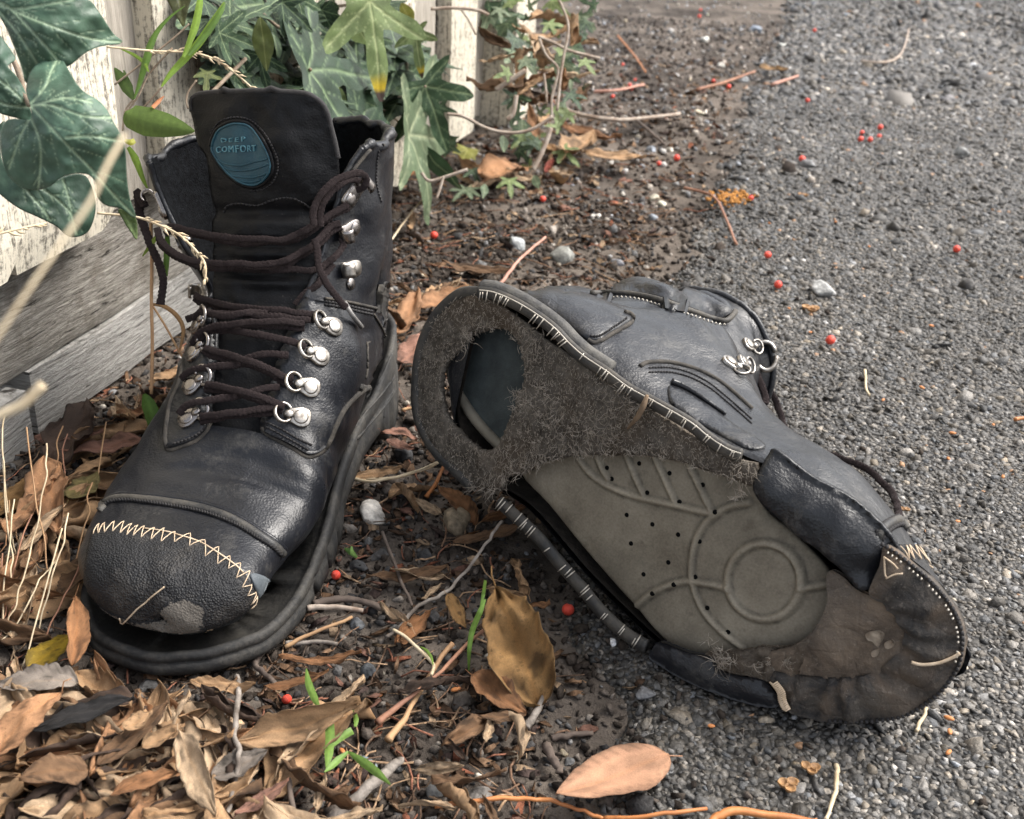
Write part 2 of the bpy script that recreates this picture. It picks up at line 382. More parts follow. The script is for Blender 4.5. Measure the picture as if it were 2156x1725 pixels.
rd = sheet_grid('road', XS[XS > -.2], YS, asph_h, MAT['asphalt'], lambda x, y: x > xb(y)-.02); tag(rd, kind='structure'); rd['label'] = 'weathered grey asphalt with exposed stones'

# loose mineral and organic bits, one mesh per kind
_ph = (1+5**.5)/2
ICO_V = np.array([(-1, _ph, 0), (1, _ph, 0), (-1, -_ph, 0), (1, -_ph, 0), (0, -1, _ph), (0, 1, _ph), (0, -1, -_ph), (0, 1, -_ph), (_ph, 0, -1), (_ph, 0, 1), (-_ph, 0, -1), (-_ph, 0, 1)], float)
ICO_V /= np.linalg.norm(ICO_V[0])
ICO_F = np.array([(0, 11, 5), (0, 5, 1), (0, 1, 7), (0, 7, 10), (0, 10, 11), (1, 5, 9), (5, 11, 4), (11, 10, 2), (10, 7, 6), (7, 1, 8), (3, 9, 4), (3, 4, 2), (3, 2, 6), (3, 6, 8), (3, 8, 9), (4, 9, 5), (2, 4, 11), (6, 2, 10), (8, 6, 7), (9, 8, 1)])
OCT_V = np.array([(1, 0, 0), (0, 1, 0), (-1, 0, 0), (0, -1, 0), (0, 0, 1), (0, 0, -1), (.62, .62, .5), (-.62, .62, .5), (-.62, -.62, .5), (.62, -.62, .5)], float)
def rot_mats(n, tilt, r):
    a = r.uniform(0, 2*math.pi, n); b = r.normal(0, tilt, n); c = r.normal(0, tilt, n)
    ca, sa, cb, sb, cg, sg = np.cos(a), np.sin(a), np.cos(b), np.sin(b), np.cos(c), np.sin(c)
    Rz = np.zeros((n, 3, 3)); Rz[:, 0, 0] = ca; Rz[:, 0, 1] = -sa; Rz[:, 1, 0] = sa; Rz[:, 1, 1] = ca; Rz[:, 2, 2] = 1
    Rx = np.zeros((n, 3, 3)); Rx[:, 0, 0] = 1; Rx[:, 1, 1] = cb; Rx[:, 1, 2] = -sb; Rx[:, 2, 1] = sb; Rx[:, 2, 2] = cb
    Ry = np.zeros((n, 3, 3)); Ry[:, 1, 1] = 1; Ry[:, 0, 0] = cg; Ry[:, 0, 2] = sg; Ry[:, 2, 0] = -sg; Ry[:, 2, 2] = cg
    return Rz@Rx@Ry
def rocks(name, P, size, cols, mat, flat=(.5, .9), jit=.22, r=None, tilt=.4, smooth=False):
    r = r or rng; n = len(P)
    S = np.stack([r.uniform(.75, 1.25, n), r.uniform(.75, 1.25, n), r.uniform(*flat, n)], -1)*np.asarray(size)[:, None]
    V = ICO_V[None]*(1+r.uniform(-jit, jit, (n, 12, 1)))*S[:, None, :]
    V = np.einsum('nij,nkj->nki', rot_mats(n, tilt, r), V) + P[:, None, :]
    F = (ICO_F[None]+12*np.arange(n)[:, None, None]).reshape(-1, 3)
    C = np.repeat(cols, 12, 0)
    return mk(name, V.reshape(-1, 3), F, mat, smooth=smooth, col=C, origin=(0, 0, 0))
MAT['stone_bits'] = vcol('aggregate', .62, 700, .45, .0006, 900, .5)
MAT['crumbs'] = vcol('soil_crumbs', .95, 400, .5, .0008, 700, .1)
def in_view(x, y, m=40):
    p = proj(np.stack([x, y, x*0], -1)); return (p[:, 0] > -m) & (p[:, 0] < PW+m) & (p[:, 1] > -m) & (p[:, 1] < PH+m)
r1 = np.random.default_rng(11)
def jgrid(x0, x1, y0, y1, s, r):
    X, Y = np.meshgrid(np.arange(x0, x1, s), np.arange(y0, y1, s)); X = X.ravel()+r.uniform(-.5, .5, X.size)*s; Y = Y.ravel()+r.uniform(-.5, .5, Y.size)*s; return X, Y
PX, PY, PS = [], [], []
for (y0, y1, s, sz) in ((.28, .62, .0029, (.0010, .0022)), (.62, 1.0, .0034, (.0012, .0025)), (1.0, 1.6, .0052, (.0016, .0034)), (1.6, 3.3, .0105, (.003, .0062))):
    x, y = jgrid(-.02, 1.0 if y0 < 1.5 else 1.6, y0, y1, s, r1); k = in_view(x, y) & (x > xb(y)+.006*r1.normal(size=len(x))); x, y = x[k], y[k]
    PX.append(x); PY.append(y); PS.append(r1.uniform(*sz, len(x))*np.where(r1.random(len(x)) < .10, 1.7, 1))
x = np.concatenate(PX); y = np.concatenate(PY); s = np.concatenate(PS)*np.exp(r1.normal(-.05, .28, len(x)))
tone = np.clip(np.exp(r1.normal(math.log(.074), .58, len(x)))*(1+.38*fbm(x*5, y*5, 61, 3)+.15*fbm(x*30, y*30, 63, 2)), .014, .42)
warm = r1.normal(0, 1, len(x))
cols = np.stack([tone*(1.09+.07*warm), tone*(1.0+.012*warm), tone*(.89-.06*warm)], -1)
k = r1.random(len(x)) < .006; cols[k] = np.array([.30, .17, .09])*r1.uniform(.6, 1.2, (k.sum(), 1))
a = rocks('asphalt_aggregate', np.stack([x, y, asph_h(x, y)-s*.12], -1), s, cols, MAT['stone_bits'], (.30, .62), .42, r1, .5)
tag(a, 'small grey stones set in the asphalt surface', 'aggregate', kind='stuff')
# soil crumbs and grit
CX, CY, CS = [], [], []
for (y0, y1, s, sz) in ((.28, .62, .0042, (.0008, .0026)), (.62, 1.1, .0060, (.0010, .0030)), (1.1, 2.3, .0120, (.0014, .0040))):
    x, y = jgrid(-.42, .6, y0, y1, s, r1); k = in_view(x, y) & (x < xb(y)+.004+r1.exponential(.034, len(x))) & (r1.random(len(x)) < .8)
    CX.append(x[k]); CY.append(y[k]); CS.append(r1.uniform(*sz, k.sum())*np.where(r1.random(k.sum()) < .05, 1.7, 1))
x = np.concatenate(CX); y = np.concatenate(CY); s = np.concatenate(CS)
pal = np.array([(.024, .019, .016), (.042, .034, .028), (.070, .058, .049), (.045, .043, .042), (.11, .095, .082), (.095, .093, .091), (.19, .168, .145)])
ci = r1.choice(len(pal), len(x), p=[.25, .26, .18, .13, .08, .06, .04]); cols = pal[ci]*r1.uniform(.75, 1.3, (len(x), 1))
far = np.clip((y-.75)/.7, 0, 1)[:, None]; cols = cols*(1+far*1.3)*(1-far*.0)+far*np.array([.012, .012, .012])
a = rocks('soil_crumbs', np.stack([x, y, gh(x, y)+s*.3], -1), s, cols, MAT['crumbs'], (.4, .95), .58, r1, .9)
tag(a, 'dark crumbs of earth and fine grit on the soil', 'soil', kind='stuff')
n = 2600; x, y = r1.uniform(-.3, .75, n), .30+2.3*r1.random(n)**1.3; k = in_view(x, y) & (x < xb(y)+.02+.10*r1.random(n)**3) & ((y > .62) | (r1.random(n) < .25)); x, y = x[k], y[k]; n = len(x); s = r1.uniform(.0009, .0026, n)*(1+.7*(y > 1.1))
tn = np.exp(r1.normal(math.log(.20), .55, n)); wm = r1.normal(0, 1, n); cols = np.clip(np.stack([tn*(1.06+.10*wm), tn*(1+.03*wm), tn*(.92-.08*wm)], -1), .02, .75)
a = rocks('grit', np.stack([x, y, gh(x, y)+s*.35], -1), s, cols, MAT['stone_bits'], (.5, .9), .2, r1, .6); tag(a, 'fine pale grit and chips strewn over the soil', 'grit', kind='stuff')
# flakes of bark and broken leaf lying on the soil
n = 8600; x, y = r1.uniform(-.42, .45, n), .29+1.6*r1.random(n)**1.9
k = in_view(x, y) & (x < xb(y)-.004+.02*np.abs(r1.normal(size=n))*(r1.random(n) < .3)); x, y = x[k], y[k]; n = len(x)
L = r1.uniform(.002, .0065, n)*(1+.4*(y > .8)); W = L*r1.uniform(.18, .5, n); bend = r1.uniform(-.5, .5, n)*L
Q = np.zeros((n, 8, 3)); th = .00035
for i, (a_, b_, c_) in enumerate([(-1, -.6, 0), (-1, .6, 0), (0, 1, 1), (0, -1, 1), (1, -.35, 0), (1, .35, 0)]):
    Q[:, i, 0] = a_*L; Q[:, i, 1] = b_*W; Q[:, i, 2] = c_*bend*.5
Q[:, 6] = Q[:, 2]-np.array([0, 0, th*2]); Q[:, 7] = Q[:, 3]-np.array([0, 0, th*2])
Q = np.einsum('nij,nkj->nki', rot_mats(n, .35, r1), Q)+np.stack([x, y, gh(x, y)+.0016], -1)[:, None, :]
fc = np.array([(0, 3, 2, 1), (3, 4, 5, 2), (0, 1, 6, 7), (7, 6, 5, 4)]); F = (fc[None]+8*np.arange(n)[:, None, None]).reshape(-1, 4)
pal = np.array([(.055, .034, .022), (.10, .060, .036), (.16, .10, .062), (.045, .032, .028), (.13, .070, .052), (.24, .17, .11), (.19, .075, .045)])
cols = pal[r1.choice(len(pal), n, p=[.28, .22, .13, .18, .08, .06, .05])]*r1.uniform(.7, 1.25, (n, 1))
a = mk('leaf_flakes', Q.reshape(-1, 3), F, MAT['crumbs'], smooth=False, col=np.repeat(cols, 8, 0), origin=(0, 0, 0)); tag(a, 'tiny brown flakes of bark and broken leaf on the soil', 'leaf litter', kind='stuff')
# ------------------------------------------------------------------ boots: shared builders
def cr(K, n):
    """catmull-rom through rows of K, n samples per span"""
    return smoothpath(K, n)
def loft(rings, nper=10, nu=112):
    K = cr(np.array(rings, float), nper); ph = np.linspace(-math.pi, math.pi, nu)     # phi 0 = instep, +-pi = sole / back
    Fs, Fh, Bs, Bh, wR, wL, to, nt, nb = K.T
    c = np.cos(ph)[None]; s = np.sin(ph)[None]
    w_ = np.clip((1-c)/2, 0, 1)**np.where(nb[:, None] > 5, 2.0, 1.0); n_ = nt[:, None]*(1-w_)+nb[:, None]*w_
    cc = np.sign(c)*np.abs(c)**(2/n_); ss = np.sign(s)*np.abs(s)**(2/n_)
    S = ((Fs+Bs)/2)[:, None]+((Fs-Bs)/2)[:, None]*cc; H = ((Fh+Bh)/2)[:, None]+((Fh-Bh)/2)[:, None]*cc
    T = to[:, None]+np.where(ss > 0, wR[:, None], wL[:, None])*ss
    return np.stack([S, T, H], -1), ph
class Frame:
    def __init__(s, O, A, B, U): s.O, s.A, s.B, s.U = [np.asarray(v, float) for v in (O, A, B, U)]
    def w(s, L): L = np.asarray(L, float); return s.O + L[..., 0:1]*s.A + L[..., 1:2]*s.B + L[..., 2:3]*s.U
    def l(s, P): d = np.asarray(P)-s.O; return np.stack([d@s.A, d@s.B, d@s.U], -1)
class Caster:
    def __init__(s, V, F):
        s.b = BVHTree.FromPolygons([Vector(v) for v in V], [tuple(map(int, f)) for f in F])
    def hit(s, x, y):
        d = ray(x, y); h = s.b.ray_cast(Vector(CP), Vector(d))
        if h[0] is None:
            Q = CP+d*.5
            for _ in range(12):
                n = s.b.find_nearest(Vector(Q)); Q = CP+d*max(.05, (np.array(n[0])-CP)@d)
            n = s.b.find_nearest(Vector(Q)); P = np.array(n[0]); N = np.array(n[1])
        else: P = np.array(h[0]); N = np.array(h[1])
        if N@d > 0: N = -N
        return P, N
    def pts(s, px, off=0.0):
        out = []; 
        for x, y in px:
            P, N = s.hit(x, y); out.append(P+N*off)
        return np.array(out)
def overlay(name, poly, cast, off, mat, parent, step=7, n=4, holes=(), bulge=0.0, bw=10.0, noise=0.0, col=None, smooth_poly=True):
    """leather piece lying on a surface: outline given where it is seen"""
    poly = smoothpath(poly, n, True) if smooth_poly else np.asarray(poly, float)
    V2, F, loops = fill2d(poly, holes, step); P = np.array([cast.hit(*p)[0] for p in V2])
    Fr = F[:, ::-1]; N = vnormals(P, Fr); sgn = np.sign((N*(CP-P)).sum(1)); 
    if sgn.mean() < 0: N = -N
    d = seg_dist(V2, V2[loops[0]])
    h = off + bulge*(1-np.exp(-d/bw)) + noise*fbm(V2[:, 0]/45, V2[:, 1]/45, 4, 3)*np.clip(d/bw, 0, 1)
    V, T = slab(P+N*h[:, None], Fr, N, [l[::-1] for l in loops], 1.0)
    V[len(P):] = P-N*.0008
    if callable(col): cc_ = col(V2, d); col = np.concatenate([cc_, cc_])
    return mk(name, V, T, mat, parent, col=col)
def stitches(name, px, cast, parent, mat, every=11, length=7, rad=.0004, off=.0004, skip=0.0):
    P = resample(smoothpath(px, 6), 1.5, False); acc = Acc(); d = np.concatenate([[0], np.cumsum(np.linalg.norm(np.diff(P, axis=0), axis=1))]); r = random.Random(5); s = 0
    while s+length < d[-1]:
        if r.random() >= skip:
            q = [[np.interp(s+length*f, d, P[:, 0]), np.interp(s+length*f, d, P[:, 1])] for f in (0, .5, 1)]
            W = cast.pts(q, off); W[0] -= (W[1]-cast.pts([q[1]])[0])*1.2; W[2] -= (W[1]-cast.pts([q[1]])[0])*1.2
            acc.tube(W, rad, 5)
        s += every
    return acc.build(name, mat, parent)
def disc_mesh(c, N, X, ra, rb, h0, prof, seg=20):
    """lathe-like round or oval piece: prof = [(r factor, height)]"""
    N = N/np.linalg.norm(N); X = X-N*(X@N); X /= np.linalg.norm(X); Y = np.cross(N, X); V = []; F = []; a = np.linspace(0, 2*math.pi, seg, endpoint=False)
    for (rf, hh) in prof: V += [c+X*ra*rf*math.cos(t)+Y*rb*rf*math.sin(t)+N*(h0+hh) for t in a]
    for i in range(len(prof)-1): F += [(i*seg+j, i*seg+(j+1) % seg, (i+1)*seg+(j+1) % seg, (i+1)*seg+j) for j in range(seg)]
    F.append(tuple((len(prof)-1)*seg+j for j in range(seg))); return np.array(V), F
def plate(c, N, X, out2d, th, h0):
    """flat metal plate with a traced outline (metres) in the plane of N"""
    N = N/np.linalg.norm(N); X = X-N*(X@N); X /= np.linalg.norm(X); Y = np.cross(N, X)
    P = smoothpath(out2d, 4, True); n = len(P); e = .82
    lv = [(1.0, h0-.0012), (1.0, h0+th*.6), (.93, h0+th)]; V = []
    for k, h in lv: V += [c+X*p[0]*k+Y*p[1]*k+N*h for p in P]
    F = []
    for i in range(2): F += [(i*n+j, i*n+(j+1) % n, (i+1)*n+(j+1) % n, (i+1)*n+j) for j in range(n)]
    F.append(tuple(2*n+j for j in range(n))); return np.array(V), F
def eyelet(parent, P, N, X, scale=1.0, mat='metal', name='eyelet', rim=False):
    """riveted lace loop: teardrop plate, rivet head and a bent wire loop reaching along X"""
    N = N/np.linalg.norm(N); X = X-N*(X@N); X /= np.linalg.norm(X); Y = np.cross(N, X); k = scale; a = Acc()
    V, F = plate(P, N, X, np.array([(-.0050, 0), (-.0040, .0036), (-.0005, .0049), (.0030, .0040), (.0060, .0026), (.0066, 0), (.0060, -.0026), (.0030, -.0040), (-.0005, -.0049), (-.0040, -.0036)])*k, .0008*k, .0010)
    a.add(V, F); e = a.build(name, MAT[mat], parent)
    V, F = disc_mesh(P, N, X, .0036*k, .0036*k, .0014, [(1, 0), (.99, .0005), (.92, .0009), (.80, .0011), (.4, .00118), (.1, .0012)]); mk('rivet', V, F, MAT[mat], e)
    b = Acc(); C = P+X*.0085*k+N*.0026*k                       # loop of flat wire standing out towards the throat
    lp = [C+X*.0042*k*math.cos(t)+Y*.0050*k*math.sin(t)+N*(.0014*math.sin(t*1.0)*k+.0010*math.cos(t)) for t in np.linspace(-2.55, 2.55, 26)]
    b.tube(np.array(lp), .00078*k, 8, 1.3)
    V, F = disc_mesh(P+X*.0058*k, N, X, .0026*k, .0021*k, .0016, [(1, 0), (.95, .0012), (.6, .0017), (.2, .0018)], 14); b.add(V, F)
    b.build('lace_loop', MAT[mat], e); return e
def lace(name, px, depth, rad, parent, flat=.50, jitter=.0005, seg=8, mat='lace', twist=True):
    """cord through image points at given camera depths"""
    P = np.array([at_dist(x, y, d) for (x, y), d in zip(px, depth)]); P = resample(smoothpath(P, 9), .0005, False)
    n = len(P); P = P + np.stack([vn(np.arange(n)*.09, np.full(n, 7.0), 3), vn(np.arange(n)*.09, np.full(n, 17.0), 4), vn(np.arange(n)*.09, np.full(n, 27.0), 6)], -1)*jitter
    seg = 14; T = np.gradient(P, axis=0); T /= np.linalg.norm(T, axis=1, keepdims=True)
    toC = CP-P; toC -= T*(toC*T).sum(1, keepdims=True); toC /= np.linalg.norm(toC, axis=1, keepdims=True); Bn = np.cross(T, toC)
    ang = np.linspace(0, 2*math.pi, seg, endpoint=False); prof = 1-.20*np.abs(np.cos(ang))**8            # groove down the middle of the braid
    L = np.concatenate([[0], np.cumsum(np.linalg.norm(np.diff(P, axis=0), axis=1))])
    rr = rad*(1+.09*np.sin(L[:, None]*2*math.pi/.0022+3*np.abs(np.sin(ang))[None])+.09*vn(L*350, L*0, 9)[:, None]+.05*vn(L[:, None]*2500, ang[None]*5, 12))
    V = P[:, None]+(toC[:, None]*flat*np.cos(ang)[None, :, None]+Bn[:, None]*np.sin(ang)[None, :, None])*(prof[None]*rr)[..., None]
    F = [tuple(r_) for r_ in grid_faces(seg, n, True)]; F.append(tuple(range(seg))[::-1]); F.append(tuple((n-1)*seg+j for j in range(seg)))
    return mk(name, V.reshape(-1, 3), F, MAT[mat], parent)

# ------------------------------------------------------------------ left boot, standing
HEEL = np.array([-.105, .65, 0.0]); _A = np.array([-.143, -.99, 0]); _A /= np.linalg.norm(_A); _B = np.array([-_A[1], _A[0], 0])
LF = Frame(HEEL, _A, _B, (0, 0, 1))
boot1 = empty('work_boot', HEEL); tag(boot1, 'black leather work boot standing upright with brown laces, scuffed toe and gaping sole', 'boot')
#        Fs    Fh    Bs    Bh    wR    wL    toff   nt   nb
RL = [(.2745, .0290, .2745, .0235, .004, .004, .004, 2.0, 2.0),
      (.2720, .0365, .2730, .0205, .018, .018, .002, 2.1, 2.3),
      (.2655, .0425, .2670, .0185, .031, .031, -.001, 2.2, 2.5),
      (.2530, .0460, .2540, .0165, .0400, .0415, -.003, 2.3, 2.7),
      (.2370, .0470, .2380, .0140, .0425, .0450, -.005, 2.4, 2.8),
      (.2190, .0490, .2170, .0135, .0430, .0485, -.005, 2.4, 2.8),
      (.2010, .0560, .1950, .0135, .0475, .0500, -.005, 2.3, 2.8),
      (.1820, .0680, .1700, .0145, .0470, .0500, -.003, 2.2, 2.7),
      (.1655, .0845, .1400, .0170, .0445, .0470, -.001, 2.2, 2.6),
      (.1500, .1010, .1050, .0200, .0430, .0455, -.000, 2.2, 2.6),
      (.1370, .1190, .0650, .0220, .0415, .0440, -.001, 2.2, 2.5),
      (.1285, .1350, .0300, .0260, .0410, .0430, -.001, 2.2, 2.4),
      (.1235, .1480, .0070, .0400, .0405, .0430, -.001, 2.2, 2.3),
      (.1200, .1570, .0000, .0650, .0410, .0450, -.001, 2.2, 2.2),
      (.1180, .1650, -.0020, .0920, .0420, .0470, -.001, 2.2, 2.2),
      (.1175, .1720, -.0010, .1200, .0430, .0500, -.002, 2.2, 2.2),
      (.1175, .1780, .0010, .1450, .0450, .0530, -.003, 2.2, 2.2),
      (.1180, .1830, .0020, .1730, .0475, .0560, -.004, 2.2, 2.2)]
NPER = 10
G1, PHI1 = loft(RL, NPER, 144)
nv1, nu1 = G1.shape[:2]
_q = np.clip((np.arange(nv1)/NPER-12)/5, 0, 1)[:, None]; _l = np.clip(-G1[..., 1]/.07, 0, 1.2)
G1[..., 2] -= _q*_l*.007; G1[..., 0] += _q*_l*.006
W1 = LF.w(G1)
# soft creases and bulges of the worn upper (image place, reach, height)
full1F = grid_faces(nu1, nv1); cast_full = Caster(W1.reshape(-1, 3), full1F)
def sculpt(Wg, cast, blobs, frameN=None):
    V = Wg.reshape(-1, 3).copy(); F = grid_faces(Wg.shape[1], Wg.shape[0]); N = vnormals(V, F)
    cen = V.mean(0); 
    if ((V-cen)*N).sum() < 0: N = -N
    for (x, y, rx, ry, ang, amp) in blobs:
        P, Nn = cast.hit(x, y); e1 = CR*math.cos(ang)-CU*math.sin(ang); e2 = np.cross(Nn, e1); e2 /= np.linalg.norm(e2); e1 = np.cross(e2, Nn)
        d = V-P; q = ((d@e1)/rx)**2+((d@e2)/ry)**2+((d@Nn)/(.02))**2
        V += N*(amp*np.exp(-q))[:, None]
    return V.reshape(Wg.shape)
blobs1 = [(650, 1010, .016, .012, .6, .0045), (560, 985, .020, .006, .15, -.0018), (620, 1120, .010, .016, 1.1, .003), (705, 900, .008, .020, 1.2, .0022), (735, 760, .020, .012, .8, .0030),
          (760, 700, .006, .014, .9, -.0028), (700, 930, .006, .018, 2.2, -.0030), (440, 1000, .030, .004, .05, -.0012), (330, 1010, .026, .006, .1, .0012), (780, 560, .014, .016, .7, .0040), (800, 610, .012, .005, .3, -.003),
          (785, 430, .010, .02, 1.3, .002), (640, 960, .02, .004, .5, -.0018), (690, 980, .018, .0035, .75, -.0014), (600, 1040, .012, .004, .3, -.001), (745, 830, .01, .005, .9, -.0016), (520, 960, .022, .0022, .12, -.0012), (600, 1000, .016, .0020, .45, -.0012), (660, 1040, .012, .002, .9, -.0012), (400, 985, .02, .0022, -.05, -.001), (560, 1020, .02, .0022, .3, -.0009), (700, 800, .010, .0022, 1.0, -.0012), (725, 860, .010, .002, 1.2, -.0012), (680, 880, .006, .002, .8, -.001)]
W1 = sculpt(W1, cast_full, blobs1)
W1 = W1 + (vnormals(W1.reshape(-1, 3), full1F).reshape(W1.shape))*(.0006*fbm(G1[..., 0]*60, G1[..., 1]*60+G1[..., 2]*80, 31, 3))[..., None]
# throat edges: where the two sides part, found per ring
edgeR = np.array([(545, 905), (556, 880), (572, 815), (598, 735), (622, 668), (648, 612), (676, 545), (694, 480), (712, 420), (726, 372), (752, 330), (800, 285)], float)
edgeL = np.array([(440, 905), (440, 880), (444, 815), (452, 735), (452, 668), (428, 612), (404, 560), (372, 500), (338, 430), (320, 385), (308, 345), (304, 300)], float)
PX1 = proj(W1)
def phi_edge(j, edge, sgn):
    order = np.argsort(sgn*PHI1); idx = [i for i in order if 0 <= sgn*PHI1[i] <= 2.2]
    last = 0.0
    for i in idx:
        x, y = PX1[j, i]; xe = np.interp(y, edge[::-1, 1], edge[::-1, 0])
        if sgn*(x-xe) >= 0: return abs(PHI1[i])
        last = abs(PHI1[i])
    return last
jt = None; phR = np.zeros(nv1); phL = np.zeros(nv1); mid = nu1//2
for j in range(nv1):
    if PX1[j, mid, 1] < 906 and j > 4*NPER:
        if jt is None: jt = j
        phR[j] = phi_edge(j, edgeR, 1); phL[j] = phi_edge(j, edgeL, -1)
k = np.ones(9)/9
phR[jt:] = np.convolve(np.pad(phR[jt:], 4, 'edge'), k, 'valid'); phL[jt:] = np.convolve(np.pad(phL[jt:], 4, 'edge'), k, 'valid')
def ring_at(j, ph):                      # sample the sculpted grid at an angle
    f = (np.asarray(ph)+math.pi)/(2*math.pi)*(nu1-1); i = np.clip(np.floor(f).astype(int), 0, nu1-2); t = (f-i)[:, None]
    return W1[j, i]*(1-t)+W1[j, i+1]*t
nq = 72
def side(sgn, ph0):
    rows = []
    for j in range(jt, nv1):
        a = np.linspace(ph0[j], math.pi, nq); rows.append(ring_at(j, sgn*a))
    return np.array(rows)
_nat = phL.copy(); phL = np.minimum(phL, 1.0); sideR = side(1, phR); sideL = side(-1, phL)
# the left side of the shaft has sprung open: its front edge is pulled out to where it is seen
ytop = PX1[nv1-1, mid, 1]
for i, j in enumerate(range(jt, nv1)):
    yj = PX1[j, mid, 1]; ye = 905+(345-905)*(905-yj)/(905-ytop); xe = np.interp(ye, edgeL[::-1, 1], edgeL[::-1, 0])
    E_ = on_plane(xe, ye, LF.O+LF.A*(G1[j, mid, 0]-.010), LF.A); g_ = np.clip((j/NPER-9.0)/2.5, 0, 1); g_ = g_*g_*(3-2*g_)
    wt = np.cos(np.clip(np.linspace(0, 1.55, nq), 0, 1)*math.pi/2)**1.3
    sideL[i] = sideL[i]+(E_-sideL[i, 0])[None]*(wt*g_)[:, None]
    n0 = min(_nat[j], 1.9)
    if g_ < 1: sideL[i] = sideL[i]*g_+ring_at(j, -np.linspace(n0, math.pi, nq))*(1-g_)
front = W1[:jt+1]
# cuff flare: the two open flaps of the collar bend outwards
def shell(name, rows, mat, parent, th, inner_mat, cap=True):
    nvv, nuu = rows.shape[:2]; V = rows.reshape(-1, 3); F = grid_faces(nuu, nvv); N = vnormals(V, F)
    c = V.mean(0); 
    if ((V-c)*N).sum() < 0: N = -N; F = F[:, ::-1]
    o = mk(name, V, F, mat, parent)
    I = V-N*th; li = mk('lining', I, F[:, ::-1], inner_mat, o)
    rim = np.concatenate([np.arange(nuu), ]) 
    E = []; edges = [np.arange(nuu)+(nvv-1)*nuu, np.arange(nvv)*nuu]           # top edge and throat edge
    for e in edges:
        P = V[e]-N[e]*th*.5; E.append(P)
    return o, li, E
front_o = mk('vamp', front.reshape(-1, 3), grid_faces(nu1, jt+1), MAT['leather'], boot1)
qR, lR, eR = shell('quarter', sideR, MAT['leather'], boot1, .0032, MAT['lining'])
qL, lL, eL = shell('quarter', sideL, MAT['leather'], boot1, .0032, MAT['lining'])
for q, E in ((qR, eR), (qL, eL)):
    for i, P in enumerate(E):
        if i == 0: m_ = len(P); P = P+np.stack([vn(np.arange(m_)*.23, np.full(m_, 3.0), 2), vn(np.arange(m_)*.23, np.full(m_, 9.0), 4), 1.4*vn(np.arange(m_)*.19, np.full(m_, 5.0), 6)], -1)*.0016
        tube('edge_binding', P, (.0027 if q is qR else .0022)*(1+.25*vn(np.arange(len(P))*.4, np.zeros(len(P)), 7)) if i == 0 else .0015, MAT['leather'], q, 8)
allV = np.concatenate([front.reshape(-1, 3), sideR.reshape(-1, 3), sideL.reshape(-1, 3)])
allF = np.concatenate([grid_faces(nu1, jt+1), grid_faces(nq, nv1-jt)+len(front.reshape(-1, 3)), grid_faces(nq, nv1-jt)+len(front.reshape(-1, 3))+len(sideR.reshape(-1, 3))])
C1 = Caster(allV, allF)

# tongue
TZ = np.array([.055, .070, .085, .10, .12, .14, .16, .18, .205, .23]); TS = np.array([.186, .172, .157, .141, .126, .116, .109, .105, .100, .094])
def tongue_pt(x, y):
    z = .12
    for _ in range(14):
        s = np.interp(z, TZ, TS); P = on_plane(x, y, LF.O+LF.A*s, LF.A); z = .5*z+.5*P[2]
    l = LF.l(P); s = np.interp(l[2], TZ, TS); c = -.011*((l[1]+.004)/.04)**2
    P = on_plane(x, y, LF.O+LF.A*(s+c), LF.A); return P
tpoly = [(401, 206), (425, 197), (461, 194), (540, 192), (632, 196), (669, 212), (689, 241), (702, 290), (713, 334), (716, 390), (706, 450), (694, 520), (676, 600), (655, 660), (625, 740), (600, 800), (578, 870), (556, 912), (446, 912), (432, 870), (434, 780), (440, 700), (448, 640), (450, 560), (448, 491), (444, 420), (438, 340), (418, 300), (403, 245)]
V2, F2, lp2 = fill2d(smoothpath(tpoly, 4, True), (), 5.5)
PT = np.array([tongue_pt(*p) for p in V2]); Fr = F2[:, ::-1]; NT_ = vnormals(PT, Fr)
if (NT_*(CP-PT)).sum() < 0: NT_ = -NT_
y_ = V2[:, 1]; x_ = V2[:, 0]
rip = np.exp(-((y_-560)/75)**2)*(.0022*np.sin((y_+.02*x_)/9.5)+.0012*np.sin((y_-.03*x_)/5.1+1))*np.clip(1.2-np.abs(x_-555)/110, 0, 1)
pouf = .0030*np.exp(-((y_-300)/80)**2-((x_-600)/60)**2) - .0035*np.exp(-((y_-445)/16)**2) + .0012*fbm(x_/60, y_/60, 3, 3)
PT2 = PT+NT_*(rip+pouf)[:, None]
V, T = slab(PT2, Fr, NT_, [l[::-1] for l in lp2], .0035)
tongue = mk('tongue', V, T, MAT['tongue'], boot1)
CT = Caster(PT2, Fr)
# lining edge of the tongue top, slightly frayed
tube('tongue_binding', CT.pts(smoothpath([(402, 235), (402, 208), (425, 197), (470, 193), (540, 191), (632, 195), (668, 211), (688, 240), (701, 290), (712, 335)], 6), -.0012), .0016, MAT['thread_black'], tongue, 7)
def z1(pts): return [(261.9+.28465*a, 163.7+.28465*b) for a, b in pts]
def z2(pts): return [(261.9+.28465*a, 589.2+.28465*b) for a, b in pts]
def z3(pts): return [(130.9+.3401*a, 982+.3401*b) for a, b in pts]
stitches('seam_stitching', z1([(735, 1000), (760, 950), (850, 930), (980, 945), (1100, 905), (1220, 890), (1330, 930), (1390, 980)]), CT, tongue, MAT['thread_black'], 8, 6, .00055, .0006)
stitches('badge_stitching', z1([(640, 420), (700, 330), (800, 295), (920, 310), (1020, 390), (1090, 500), (1135, 610), (1130, 700), (1090, 780), (1020, 830), (930, 835)]), CT, tongue, MAT['thread_black'], 7, 5, .0005, .0005)
